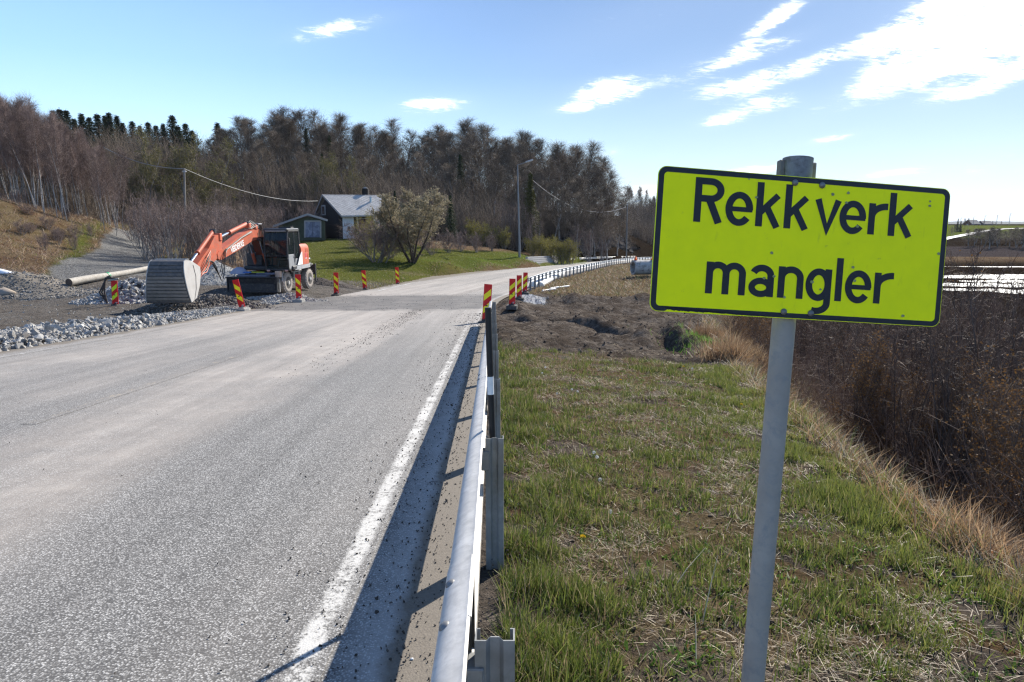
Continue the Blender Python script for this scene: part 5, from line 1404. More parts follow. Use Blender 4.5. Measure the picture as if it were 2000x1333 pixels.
for k in range(5): tree_proto('wood%d' % k, 100 + k, bark_wood, twig_brown if k % 2 else twig_wood, h=13, r0=.125, limbs=38, first=.26, spread=.40, up=1.35, subs=8, twigs=8, tw=.0125, tl=.85)
for k in range(3): tree_proto('birch%d' % k, 200 + k, bark_birch, twig_red, h=9.5, r0=.052, limbs=28, first=.34, spread=.30, up=1.7, subs=7, twigs=7, tw=.008, tl=.6, lean=.06)
for k in range(3): tree_proto('olive%d' % k, 300 + k, bark_grey, twig_olive, bud_olive, .075, h=8.5, r0=.12, limbs=40, first=.10, spread=.42, up=.9, subs=7, twigs=6, tw=.014, tl=.6, forks=3, buds=2)
for k in range(3): tree_proto('thicket%d' % k, 400 + k, bark_grey, twig_red, h=4.6, r0=.034, limbs=39, first=.22, spread=.34, up=1.6, subs=4, twigs=5, tw=.0070, tl=.45, forks=13, fs=.24)
tree_proto('willow', 500, bark_dark, twig_olive, bud_pale, .065, h=6.5, r0=.13, limbs=84, first=.20, spread=.42, up=.9, subs=8, twigs=6, tw=.009, tl=.42, forks=9, buds=10, fs=.38)
for k in range(2): tree_proto('purple%d' % k, 520 + k, bark_grey, twig_red, fs=.42, h=3.4, r0=.05, limbs=63, first=.14, spread=.50, up=.9, subs=6, twigs=7, tw=.0075, tl=.40, forks=9)
for k in range(2): tree_proto('yellowbush%d' % k, 540 + k, bark_grey, twig_olive, bud_yel, .060, fs=.3, h=3.0, r0=.05, limbs=44, first=.08, spread=.42, up=1.6, subs=6, twigs=6, tw=.008, tl=.5, forks=7, buds=2)
for k in range(4): tree_proto('ditch%d' % k, 600 + k, bark_dark, bark('ditch_twig_%s' % 'abcd'[k], (.058, .035, .025), (.190, .122, .086), 3, .45), bud_rust if k == 1 else None, .018, h=3.7, r0=.024, limbs=40, first=.14, spread=.17, up=2.6, subs=3, twigs=4, tw=.0046, tl=.28, forks=5, buds=1 if k == 1 else 0); PROTO['ditch%d' % k][1].materials[0].node_tree.nodes['Principled BSDF'].inputs['Roughness'].default_value = .6
for k in range(2): tree_proto('stem%d' % k, 640 + k, bark_dark, bark('stem_twig_%s' % 'ab'[k], (.05, .032, .025), (.13, .085, .065), 3, .3), h=5.2, r0=.030, limbs=30, first=.18, spread=.16, up=2.2, subs=4, twigs=4, tw=.0055, tl=.24, forks=2, fs=.05)
tree_proto('autumn', 620, bark_dark, bark('autumn_twig', (.07, .045, .03), (.16, .11, .08), 3, .2), bud_rust, .022, h=2.2, r0=.014, limbs=40, first=.10, spread=.34, up=1.3, subs=5, twigs=6, tw=.0035, tl=.22, forks=7, buds=2)

# spruce
def spruce(seed, h, wd, mat, name):
    r_ = random.Random(seed); T = MB(); T.tube([(0, 0, -.5), (0, 0, h * .5), (0, 0, h)], [h * .016, h * .010, .01], 6, False)
    P_ = []; z = h * .08
    while z < h * .985:
        q = z / h; R_ = wd * (1 - q) ** .85 * r_.uniform(.55, 1.15) + .02; n = max(5, int(11 * (1 - q) + 4)); a0 = r_.random() * 6
        for k in range(n):
            az = a0 + 2 * math.pi * k / n + r_.gauss(0, .15); L_ = R_ * r_.uniform(.45, 1.15); sg_ = max(3, int(L_ / .26))
            for j in range(sg_):
                u = (j + .6) / sg_; dz = -.35 * L_ * u + .18 * L_ * u * u
                for _ in range(6):
                    P_.append((math.cos(az) * L_ * u + r_.gauss(0, .09), math.sin(az) * L_ * u + r_.gauss(0, .09), z + dz + r_.gauss(0, .13), az))
        z += r_.uniform(.10, .26) + .10 * (1 - q)
    A = np.array(P_); rs = np.random.default_rng(seed); n = len(A); az = A[:, 3] + rs.normal(0, .6, n); el = rs.normal(-.25, .35, n); ln = rs.uniform(.10, .26, n)
    d = np.stack([np.cos(az) * np.cos(el), np.sin(az) * np.cos(el), np.sin(el)], 1); sidev = rs.normal(size=(n, 3)); sidev -= (sidev * d).sum(1, keepdims=True) * d; sidev /= np.linalg.norm(sidev, axis=1, keepdims=True)
    C0 = A[:, :3]; V = np.stack([C0 - d * ln[:, None] * .6, C0 + sidev * .042, C0 + d * ln[:, None], C0 - sidev * .042], 1)
    return T.mesh('trunk', bark_dark, 60), np_mesh('crown', V.reshape(-1, 3), np.arange(n * 4).reshape(n, 4), mat), None
for k in range(3): PROTO['spruce%d' % k] = spruce(700 + k, 12, 2.5 + .3 * k, needle, 'spruce')
PROTO['pine'] = spruce(710, 10, 2.2, needle_near, 'pine')
PROTO['ridge'] = (lambda q: q)(spruce(720, 15, 2.6, needle, 'ridge'))

G1 = 'bare trees of the dense wood on the hill'
def wood_row(n, f, label, keys=5, group=G1, name='bare_tree', kp='wood'):
    for k in range(n):
        px, Y, top = f((k + .5) / n)
        Y += rnd.uniform(-3.5, 3.5); px += rnd.uniform(-9, 9); x = (px - 1000) / FPX * Y * 1.0
        z = gz(x, Y); p = at(px, top + rnd.uniform(-10, 16), Y); H = (p.z - z)
        s = max(.28, min(1.75, H / 13.0)) * rnd.uniform(.93, 1.05)
        plant('%s%d' % (kp, rnd.randrange(keys)), name, x, Y, label, 'tree', group, s, z=z, tilt=.03, kx=1.75 if kp == 'wood' else 1)
G2 = 'trees behind the birch grove'
# sky line of the wood, read off the photograph
def top(px): return float(np.interp(px, [-60, 0, 60, 110, 160, 240, 400, 430, 480, 540, 620, 700, 760, 800, 870, 930, 1000, 1050, 1110, 1150, 1190, 1222, 1236], [180, 182, 196, 214, 240, 262, 268, 262, 240, 214, 226, 236, 250, 262, 246, 252, 266, 270, 292, 304, 338, 398, 420]))
def depth(px): return float(np.interp(px, [-60, 100, 300, 500, 900, 1100, 1240], [85, 95, 118, 130, 138, 140, 150]))
wood_row(52, lambda q: (440 + 790 * q, depth(440 + 790 * q) + 6, top(440 + 790 * q)), 'tall bare tree on the sky line of the wood behind the house')
wood_row(40, lambda q: (430 + 790 * q, depth(430 + 790 * q) - 4, top(430 + 790 * q) + 16), 'tall bare tree on the sky line of the wood behind the house')
wood_row(32, lambda q: (430 + 780 * q, depth(430 + 780 * q) - 14, top(430 + 780 * q) + 52), 'leafless brown tree in the middle rows of the wood behind the house')
wood_row(24, lambda q: (440 + 760 * q, depth(440 + 760 * q) - 22, top(440 + 760 * q) + 80), 'leafless brown tree low in the front rows of the wood behind the house')
wood_row(14, lambda q: (180 + 280 * q, 104 + 4 * math.sin(9 * q), 300), 'bare tree in the wood between the birches and the house', )
wood_row(12, lambda q: (170 + 290 * q, 92 + 4 * math.sin(9 * q), 335), 'bare tree in the wood between the birches and the house')
wood_row(8, lambda q: (210 + 260 * q, 80, 380), 'bare tree in the wood between the birches and the house')
wood_row(8, lambda q: (1130 + 110 * q, 150, top(1130 + 110 * q) + 70), 'bare tree over the rock cutting at the bend')
wood_row(16, lambda q: (-60 + 300 * q, 84 + 3 * math.sin(9 * q), float(np.interp(-60 + 300 * q, [-60, 60, 140, 240], [192, 205, 262, 300]))), 'tall bare tree standing behind the birch grove', group=G2)
wood_row(12, lambda q: (-60 + 300 * q, 76, float(np.interp(-60 + 300 * q, [-60, 60, 140, 240], [230, 245, 292, 330]))), 'tall bare tree standing behind the birch grove', group=G2)
# spruces on the ridge at the left
for px, tp in ((140, 216), (152, 212), (164, 214), (178, 232), (192, 222), (206, 228), (222, 222), (236, 226), (244, 220), (258, 226), (268, 240), (286, 236), (300, 246), (316, 238), (330, 244), (344, 242), (362, 224), (372, 246), (386, 240), (398, 254), (446, 240)):
    Y = 128 + rnd.uniform(-6, 6); x = (px - 1000) / FPX * Y; z = gz(x, Y); H = at(px, tp, Y).z - z; plant('spruce%d' % rnd.randrange(3), 'spruce_tree', x, Y, 'dark spruce on the ridge above the bare trees', 'tree', 'dark spruces on the ridge', max(.5, H / 12.0), z=z, kx=2.1)
for px, tp, Y in ((612, 250, 124), (655, 262, 124), (880, 318, 116), (902, 300, 118), (1042, 372, 118), (640, 300, 112)):
    x = (px - 1000) / FPX * Y; z = gz(x, Y); H = at(px, tp, Y).z - z; plant('spruce%d' % rnd.randrange(3), 'spruce_tree', x, Y, 'dark spruce half hidden among the bare trees behind the house', 'tree', 'dark spruces in the wood', max(.4, H / 12.0), z=z)
for px, tp, Y, key, lab in ((882, 380, 95, 'spruce1', 'dark young spruce right of the pale budding willow'), (776, 372, 96, 'spruce0', 'dark spruce standing behind the pale budding willow'), (1035, 338, 104, 'pine', 'yellowish green pine behind the tall street lamp')):
    x = (px - 1000) / FPX * Y; z = gz(x, Y); H = at(px, tp, Y).z - z; plant(key, 'spruce_tree', x, Y, lab, 'tree', None, max(.3, H / (10.0 if key == 'pine' else 12.0)), z=z)
# olive budding trees
for px, tp, Y in ((330, 272, 84), (385, 276, 86), (430, 290, 88), (300, 300, 82), (620, 320, 104), (665, 308, 106), (705, 318, 106)):
    x = (px - 1000) / FPX * Y; z = gz(x, Y); H = at(px, tp, Y).z - z; plant('olive%d' % rnd.randrange(3), 'budding_tree', x, Y, 'broad tree with olive green buds ' + ('over the excavator boom' if px < 500 else 'above the house roof'), 'tree', 'olive budding trees ' + ('left of the house' if px < 500 else 'above the house'), max(.4, H / 8.0), z=z)
# birch grove on the slope
for k in range(135):
    px = -40 + 290 * rnd.random() ** .9; Y = rnd.uniform(53, 72) + (4 if px > 150 else 0); x = (px - 1000) / FPX * Y; z = gz(x, Y)
    tp = float(np.interp(px, [-40, 60, 110, 150, 200, 260], [182, 192, 212, 236, 268, 300])) + rnd.uniform(0, 40); H = at(px, tp, Y).z - z
    plant('birch%d' % rnd.randrange(3), 'birch_tree', x, Y, 'thin pale stemmed birch in the grove above the dry grass slope', 'tree', 'pale birches of the grove', max(.35, min(1.5, H / 9.5)), z=z, tilt=.06)
# thicket between driveway and machine
for k in range(30):
    px = 262 + 270 * ((k + rnd.random()) / 30); Y = float(np.interp(px, [262, 330, 530], [52, 46, 52])) + rnd.uniform(-2, 9); x = (px - 1000) / FPX * Y; z = gz(x, Y)
    tp = float(np.interp(px, [262, 300, 380, 460, 530], [372, 350, 376, 370, 410])) + rnd.uniform(0, 40); H = at(px, tp, Y).z - z
    plant('thicket%d' % rnd.randrange(3), 'bare_shrub', x, Y, 'leafless reddish shrub in the thicket behind the excavator boom', 'shrub', 'leafless shrubs of the thicket behind the boom', max(.4, min(1.7, H / 4.6)), z=z)
for k in range(16):
    px = 470 + 150 * rnd.random(); Y = rnd.uniform(84, 96); x = (px - 1000) / FPX * Y; z = gz(x, Y); H = at(px, 385 + 30 * rnd.random(), Y).z - z
    plant('thicket%d' % rnd.randrange(3), 'bare_shrub', x, Y, 'leafless reddish shrub at the back of the garage', 'shrub', 'leafless shrubs behind the garage', max(.4, min(1.9, H / 4.6)), z=z)
for k in range(26):
    px = rnd.uniform(-30, 245); Y = rnd.uniform(43, 56); x = (px - 1000) / FPX * Y; z = gz(x, Y)
    if drive(np.array([x]), np.array([Y]))[0] < .1: plant('purple%d' % (k % 2), 'bramble_bush', x, Y, 'low rust brown bramble scrub on the dry grass slope', 'shrub', 'bramble scrub on the dry grass slope', rnd.uniform(.22, .42), z=z, sz=rnd.uniform(.2, .36))
# garden shrubs
def shrub_at(key, name, px, py, Y, H, h0, lab, grp=None, sx=1.0):
    p = at(px, py, Y); z = gz(p.x, Y); return plant(key, name, p.x, Y, lab, 'shrub' if 'tree' not in name else 'tree', grp, H / h0 * sx * (1.25 if key == 'willow' else 1), z=z, sz=H / h0)
shrub_at('willow', 'willow_tree', 806, 508, 62, 6.6, 6.3, 'round willow full of pale buds on the lawn right of the house', None, .95)
shrub_at('purple0', 'bare_shrub', 738, 506, 60, 3.9, 3.2, 'wide brown leafless bush on the lawn, left of the budding willow', None, 1.6)
shrub_at('purple1', 'bare_shrub', 765, 502, 63, 3.3, 3.2, 'smaller leafless bush squeezed between the wide brown bush and the willow')
shrub_at('yellowbush0', 'budding_shrub', 706, 482, 70, 2.9, 2.9, 'yellowish bush casting a dark shadow below the cabin wall')
shrub_at('yellowbush1', 'budding_shrub', 735, 470, 76, 3.2, 2.9, 'yellow tipped shrub in front of the dark red cabin wall')
for k, (px, Y, H) in enumerate(((800, 76, 2.6), (845, 74, 2.6), (875, 78, 2.4), (900, 82, 2.4), (930, 84, 2.2), (826, 80, 2.4), (960, 88, 2.2))): shrub_at('purple%d' % (k % 2), 'bare_shrub', px, 490, Y, H, 3.2, 'low brown leafless bush along the top of the green bank', 'brown bushes along the green bank')
for k, (px, Y, H) in enumerate(((925, 94, 3.0), (955, 96, 2.8), (985, 96, 2.6), (1042, 98, 2.6), (1060, 98, 2.8), (1085, 99, 3.0), (1100, 99, 3.2), (1114, 100, 3.2), (1070, 102, 2.8))): shrub_at('yellowbush%d' % (k % 2), 'budding_shrub', px, 492, Y, H, 2.9, 'yellow green budding bush on the bank ' + ('left' if px < 1010 else 'right') + ' of the tall street lamp', 'yellow green bushes ' + ('left' if px < 1010 else 'right') + ' of the tall lamp', 1.1)
for px, Y, H in ((985, 100, 7.4), (1012, 102, 7.8), (1040, 101, 6.6), (1150, 116, 6.5), (1120, 114, 6.0), (1172, 124, 5.5)):
    x = (px - 1000) / FPX * Y; plant('thicket%d' % rnd.randrange(3), 'bare_tree', x, Y, 'small greyish bare tree on the bank beside the bend', 'tree', 'small grey bare trees beside the bend', H / 4.6, z=gz(x, Y))
# thicket of young alders in the ditch, right of the verge
GD = 'dark leafless saplings of the ditch thicket'
nd = 0
for k in range(1200):
    if nd >= 160: break
    Y = 3.2 + 38 * rnd.random() ** 1.45; d_ = rnd.uniform(1.0, 9) + .14 * Y * rnd.random(); x = float(XE(Y)) + d_
    px = 1000 + FPX * x / (Y * CP + 3.5 * SP)
    if px > 2080 or px < 1370: continue
    z = gz(x, Y)
    # tops stay below the line that the photograph shows
    cap = float(np.interp(px, [1370, 1450, 1600, 1850, 2000, 2080], [668, 628, 590, 490, 470, 470])); zt = at(px, cap, Y).z; H = min(rnd.uniform(2.8, 5.4), max(.9, (zt - z) * rnd.uniform(.85, 1.12)))
    if H < 1.2 and rnd.random() < .5: continue
    plant('ditch%d' % rnd.randrange(4), 'alder_sapling', x, Y, 'dark leafless sapling in the ditch thicket behind the sign', 'sapling', GD, H / 3.7 * .9, z=z, sz=H / 4.1, tilt=.07); nd += 1
for k in range(44):
    px = rnd.uniform(1640, 2060); Y = rnd.uniform(7, 20); x = (px - 1000) / FPX * Y * 1.02
    if x < float(XE(Y)) + 1.2: continue
    z = gz(x, Y); tp = rnd.uniform(500, 620) if px > 1870 else rnd.uniform(610, 680); H = at(px, tp, Y).z - z
    plant('stem%d' % (k % 2), 'alder_sapling', x, Y, 'slender straight dark sapling rising above the ditch thicket', 'sapling', 'slender straight saplings above the ditch thicket', H / 5.2, z=z, tilt=.05)
for k in range(24):
    Y = rnd.uniform(4.0, 9.5); x = float(XE(Y)) + rnd.uniform(1.0, 3.2); plant('autumn', 'brown_leaved_shrub', x, Y, 'low shrub with rusty dead leaves at the foot of the verge', 'shrub', 'rusty leaved shrubs at the foot of the verge', rnd.uniform(.6, .9), z=gz(x, Y))
for k in range(10):
    Y = rnd.uniform(17, 26); x = float(XE(Y)) + rnd.uniform(.6, 2.0); plant('autumn', 'brown_leaved_shrub', x, Y, 'low shrub with rusty dead leaves below the churned earth', 'shrub', 'rusty leaved shrubs below the churned earth', rnd.uniform(.5, .8), z=gz(x, Y))
# far spruces on the ridge across the valley, and the far wood at the right
for k in range(26):
    px = 1228 + 75 * (k + rnd.random()) / 26; Y = rnd.uniform(395, 440); x = (px - 1000) / FPX * Y; z = gz(x, Y); H = at(px, 402 + rnd.uniform(-6, 10), Y).z - z
    plant('ridge', 'spruce_tree', x, Y, 'distant spruce on the ridge seen left of the sign', 'tree', 'distant spruces on the ridge', max(.4, min(2.2, H / 15)), z=z)
for k in range(22):
    px = 1225 + 90 * rnd.random(); Y = rnd.uniform(190, 330); x = (px - 1000) / FPX * Y; z = gz(x, Y)
    plant('wood%d' % rnd.randrange(5), 'bare_tree', x, Y, 'distant bare tree on the brown slope left of the sign', 'tree', 'distant bare trees left of the sign', rnd.uniform(.5, .8), z=z)
for k in range(36):
    px = 1880 + 190 * rnd.random(); Y = rnd.uniform(168, 196); x = (px - 1000) / FPX * Y; z = gz(x, Y); H = at(px, 452 - 4 * (px > 1930), Y).z - z
    plant('wood%d' % rnd.randrange(5), 'bare_tree', x, Y, 'bare tree in the dark wood across the ploughed field', 'tree', 'bare trees across the ploughed field', max(.3, H / 13) * rnd.uniform(.85, 1.1), z=z, kx=2.6)
for px, tp, Y, key in ((1858, 425, 300, 'spruce0'), (1864, 429, 300, 'spruce1'), (1872, 428, 330, 'wood1'), (1880, 428, 330, 'wood2'), (1908, 430, 420, 'wood0'), (1925, 432, 420, 'wood3'), (1942, 433, 430, 'wood2'), (1930, 434, 400, 'wood1'), (1852, 440, 250, 'wood4'), (1848, 445, 240, 'wood2')):
    x = (px - 1000) / FPX * Y; z = gz(x, Y); H = at(px, tp, Y).z - z; plant(key, 'spruce_tree' if 'spruce' in key else 'bare_tree', x, Y, ('dark evergreen' if 'spruce' in key else 'distant bare tree') + ' near the far red farmhouse right of the sign', 'tree', ('evergreens' if 'spruce' in key else 'bare trees') + ' near the far farmhouse', max(.2, H / 13), z=z)
def hit(px, py, Ya=8.0, Yb=450.0):
    """where the sight line through a pixel meets the ground"""
    r = ray(px, py); Y = np.arange(Ya, Yb, .25); k = Y / r.y
    d = r.z * k - zground(r.x * k, Y); i = np.argmax(d <= 0) if (d <= 0).any() else len(Y) - 1
    return Vector((r.x * k[i], Y[i], float(zground(r.x * k[i:i + 1], Y[i:i + 1])[0])))
# ------------------------------------------------------------------ cabin
dark_wood = simple_mat('black_stained_boards', (.012, .010, .010), .8, 0, .35, 3)
white_wall = simple_mat('white_rendered_wall', (.58, .60, .63), .85, 0, .08, 1.5, .1, (.35, .35, .33))
wine = simple_mat('dark_red_boards', (.055, .016, .018), .75, 0, .3, 3)
trim = simple_mat('grey_white_trim', (.30, .295, .285), .7, 0, .12, 3)
pane_m = simple_mat('dark_window_pane', (.03, .035, .04), .08)
def roof_mat(name, c0, c1):
    m, t, b = new_mat(name); P = t.new('ShaderNodeTexCoord').outputs['UV']
    x, y = t.sep(P)[:2]
    # diamond slates laid in a criss-cross
    u = t.math('ADD', x, y); v = t.math('SUBTRACT', x, y)
    fu = t.math('FRACT', t.math('MULTIPLY', u, 1.9)); fv = t.math('FRACT', t.math('MULTIPLY', v, 1.9))
    e = t.math('MINIMUM', fu, fv); joint = t.maprange(e, .0, .12, 0, 1)
    vor = t.voronoi(t.comb(t.math('FLOOR', t.math('MULTIPLY', u, 1.9)), t.math('FLOOR', t.math('MULTIPLY', v, 1.9)), 0), 1.0, out='Color', rand=0.0)
    n = t.noise(P, 1.1, 6, .7); n2 = t.noise(P, 6, 5, .7)
    c = t.mix(t.ramp(n, [(.3, 0), (.7, 1)]), c0, c1); c = t.mix(t.math('MULTIPLY', t.ramp(n2, [(.5, 0), (.75, 1)]), .6), c, (.09, .085, .075))
    c = t.mix(joint, t.mix(.55, c, (.05, .05, .05)), c)
    t.link(c, b.inputs['Base Color']); b.inputs['Roughness'].default_value = .85; b.inputs['Specular IOR Level'].default_value = .1
    t.link(t.bump(t.math('ADD', joint, n2), .6, .03), b.inputs['Normal']); return m
def quad_uv(name, pts, mat, parent, thick=(0, 0, 0)):
    mb = MB(); mb.prism(pts, (0, 0, 0), thick); o = mb.build(name, mat, parent); me = o.data; uv = me.uv_layers.new(name='UVMap')
    a = Vector(pts[0]); ux = (Vector(pts[1]) - a).normalized(); nn_ = ux.cross(Vector(pts[-1]) - a).normalized(); vy = nn_.cross(ux)
    for li, l_ in enumerate(me.loops):
        p = me.vertices[l_.vertex_index].co - a; uv.data[li].uv = (p.dot(ux), p.dot(vy))
    return o
H0 = at(660, 466, 84.5); HO = Vector((H0.x, H0.y, H0.z))
ho = empty('house', HO, 0, 'small black and white cabin with grey slate roof above the lawn', 'house')
def hp(px, py, Y): return at(px, py, Y) - HO
# corner posts in plan: near N, back-left B, right R
N0, B0, R0 = hp(663, 466, 84.5), hp(621, 464, 90), hp(743, 464, 86.2)
zb = -.9; ez = hp(668, 424, 84.3).z; 
def up_(p, z): return Vector((p.x, p.y, z))
apx = hp(632, 386, 87.6)
eL, eR, rL, rR, bL, bR = hp(668, 423, 84.1), hp(743, 421.5, 85.6), hp(630, 382, 87.6), hp(746, 383, 89.6), hp(615, 419, 92.2), hp(735, 420, 95)
mb = MB(); w0, w1 = up_(N0, zb), up_(B0, zb)
mb.prism([w0, w1, up_(B0, hp(619, 422, 90).z), apx - Vector((0, 0, .18)) + Vector((.15, .1, 0)), up_(N0, ez + .22)], (0, 0, 0), (.22, .16, 0)); mb.build('gable_wall', dark_wood, ho)
# windows in the gable
wv_ = (w1 - w0).normalized(); wn = Vector((wv_.y, -wv_.x, 0)); wn = -wn if wn.dot(Vector((-.3, -1, 0))) < 0 else wn
wc = hp(634, 411, 88.1)
wc = up_(N0 + (B0 - N0) * .66, wc.z)
def wbox(mb, c, along, up1, dep, w_, h_): 
    rot = Matrix((along, dep, Vector((0, 0, 1)))).transposed(); mb.box(c, (w_, .06, h_), rot)
mb = MB(); wbox(mb, wc + wn * .03, wv_, 0, wn, 1.25, 1.25); wf = mb.build('window', trim, ho)
mb = MB(); wbox(mb, wc + wn * .05, wv_, 0, wn, .85, .95); mb.build('pane', pane_m, wf)
# front: recessed dark bay, white wall, door, dark red wall, white end
fv_ = (R0 - N0).normalized(); fn = Vector((fv_.y, -fv_.x, 0)); 
LF = (up_(R0, 0) - up_(N0, 0)).length; zt = ez + .05
def front(a0, a1, name, mat, z0=zb, z1=zt, off=0.0, th=.2, par=None):
    c = up_(N0, (z0 + z1) / 2) + fv_ * LF * (a0 + a1) / 2 + fn * (off - th / 2); mb = MB()
    mb.box(c, (LF * (a1 - a0), th, z1 - z0), Matrix((fv_, -fn, Vector((0, 0, 1)))).transposed()); return mb.build(name, mat, par or ho)
front(.0, .09, 'corner_wall', dark_wood, off=.02); front(.09, .36, 'front_wall', white_wall); fw_ = front(.36, .43, 'door', dark_wood, off=-.05); front(.43, .475, 'door_post', trim, off=.01); front(.475, .83, 'front_wall', wine, z1=zt - .28, off=-.02); front(.83, 1.0, 'front_wall', white_wall)
front(.475, .83, 'lintel', trim, z0=zt - .32, z1=zt - .22, off=.03)
w2_ = front(.20, .27, 'window', trim, z0=.9, z1=1.45, off=.03, th=.05); front(.21, .26, 'pane', pane_m, z0=.98, z1=1.38, off=.045, th=.05, par=w2_)
w3_ = front(.855, .96, 'window', trim, z0=.8, z1=1.75, off=.03, th=.05); front(.865, .95, 'pane', simple_mat('bluish_window_pane', (.10, .16, .22), .08), z0=.9, z1=1.66, off=.045, th=.05, par=w3_)
mb = MB(); mb.prism([up_(B0, zb), up_(R0, zb), up_(R0, zt), up_(B0, zt)], (0, .6, 0), (0, 6, 0)); mb.build('back_wall', dark_wood, ho)
slate = roof_mat('grey_slates', (.34, .32, .295), (.58, .55, .51))
rf = quad_uv('roof', [eL, eR, rR, rL], slate, ho, (0, 0, .10)); quad_uv('roof_back', [rL + Vector((0, .02, 0)), rR + Vector((0, .02, 0)), bR, bL], slate, rf, (0, 0, .10))
mb = MB(); mb.beam(eL + Vector((0, -.04, -.02)), rL + Vector((0, -.04, .0)), .06, .24); mb.beam(bL + Vector((0, 0, -.02)), rL + Vector((-.02, 0, 0)), .06, .24); mb.build('bargeboard', trim, rf)
mb = MB(); mb.beam(eL + Vector((0, -.07, -.04)), eR + Vector((0, -.07, -.04)), .12, .12, bev=.03); mb.build('gutter', trim, rf)
mb = MB(); mb.beam(rL, rR, .22, .10); mb.build('ridge', simple_mat('rusty_ridge', (.12, .08, .07), .8), rf)
cpos = hp(713, 383, 89.4)
mb = MB(); mb.box(cpos + Vector((0, .3, .28)), (.75, .6, 1.3), None, .03); cm = mb.build('chimney', dark_wood, rf)
mb = MB(); mb.box(cpos + Vector((0, .3, .98)), (.5, .4, .10), None, .02); mb.box(cpos + Vector((0, .3, 1.06)), (.2, .2, .10), None, .02); mb.build('chimney_cap', trim, cm)
vp = hp(724, 392, 87.8); mb = MB(); mb.lathe(vp + Vector((0, 0, -.5)), (0, 0, 1), [(0, .13), (.85, .13), (.86, .2), (.95, .2)], 12); mb.build('vent_pipe', simple_mat('zinc_vent', (.40, .48, .52), .4, .4), rf, 50)
# ------------------------------------------------------------------ garage
grn = simple_mat('faded_green_boards', (.075, .088, .058), .8, 0, .2, 2, .2, (.07, .07, .05))
GP = at(600, 467, 80); ga = empty('garage', GP, 0, 'low faded green garage with a grey blue double door beside the cabin', 'garage')
def gp(px, py, Y=80): return at(px, py, Y) - GP
mb = MB(); mb.prism([gp(545, 470), gp(636, 470), gp(634, 432), gp(601, 423), gp(545, 441)], (0, 0, 0), (-2.0, 6.0, 0)); mb.build('wall', grn, ga)
rg = MB(); lr = gp(601, 419.5, 79.6); rr2 = gp(640, 431, 79.6); ll2 = gp(533, 443, 79.6); dv = Vector((-2.2, 6.6, 0))
rg.prism([lr, rr2, rr2 + dv, lr + dv], (0, 0, 0), (0, 0, .12)); rg.prism([ll2, lr, lr + dv, ll2 + dv], (0, 0, 0), (0, 0, .12)); rgo = rg.build('roof', simple_mat('grey_roofing_felt', (.17, .165, .16), .85, 0, .2, 2), ga)
mb = MB(); mb.beam(ll2 + Vector((0, -.05, 0)), lr + Vector((0, -.05, .02)), .05, .22); mb.beam(lr + Vector((0, -.05, .02)), rr2 + Vector((0, -.05, 0)), .05, .22); mb.build('bargeboard', trim, rgo)
dm, t, b = new_mat('patched_blue_grey_door'); P = t.new('ShaderNodeTexCoord').outputs['Object']; vv = t.voronoi(t.vmath('MULTIPLY', P, (3.2, .1, 2.6)), 1.0, out='Color'); s_ = t.new('ShaderNodeSeparateColor'); t.link(vv, s_.inputs[0])
t.link(t.mix(s_.outputs[0], (.12, .14, .20), (.26, .28, .35)), b.inputs['Base Color']); b.inputs['Roughness'].default_value = .8
for (a, b_, ty) in ((597, 611, 434), (611.6, 625, 434)):
    mb = MB(); p0, p1, p2, p3 = gp(a, 464, 79.9), gp(b_, 464, 79.9), gp(b_, ty, 79.9), gp(a, ty, 79.9); mb.prism([p0, p1, p2, p3], (0, -.06, 0), (0, 0, 0)); mb.build('door', dm, ga)
mb = MB(); mb.beam(gp(595.5, 465, 79.85), gp(595.5, 432, 79.85), .16, .06, up=(0, 1, 0)); mb.beam(gp(626.5, 465, 79.85), gp(626.5, 432, 79.85), .16, .06, up=(0, 1, 0)); mb.beam(gp(595, 432.4, 79.85), gp(627, 432.4, 79.85), .08, .16); mb.build('door_frame', trim, ga)
mb = MB()
for k in range(38):
    x0 = 546 + k * 2.4
    if 593 < x0 < 628: continue
    yt = np.interp(x0, [545, 601, 634], [441, 423, 432]) + 2; mb.beam(gp(x0, 469, 79.96), gp(x0, yt, 79.96), .03, .03, up=(0, 1, 0))
mb.build('board_batten', grn, ga)
# ------------------------------------------------------------------ log, planks, pipe, block wall, rock face
pale_wood = simple_mat('peeled_pale_wood', (.38, .35, .30), .75, 0, .14, 3, .35, (.20, .16, .12))
a, b_ = at(135, 553, 34.5), at(300, 524, 41.0)
lg = empty('wooden_pole', a, 0, 'long pale peeled pole with a green band lying across the gravel', 'pole'); a2 = Vector((0, 0, .02)); d_ = b_ - a
mb = MB(); mb.tube([a2 + d_ * k / 8 + Vector((0, 0, .05 * math.sin(k))) * .4 for k in range(9)], [.20 - .008 * k for k in range(9)], 16); mb.build('shaft', pale_wood, lg, 50)
mb = MB(); dn = d_.normalized(); mb.tube([a2 - dn * .012, a2 + dn * .02], .196, 16); mb.build('end_grain', simple_mat('tarred_end_grain', (.09, .065, .05), .9, 0, .3, 12), lg)
mb = MB(); q = d_ * .40; mb.tube([a2 + q, a2 + q + dn * .16], .188, 16); mb.build('band', simple_mat('green_tape', (.03, .28, .12), .5), lg)
wp = simple_mat('white_plastic_pipe', (.66, .66, .64), .5, 0, .08, 4, .25, (.3, .28, .25))
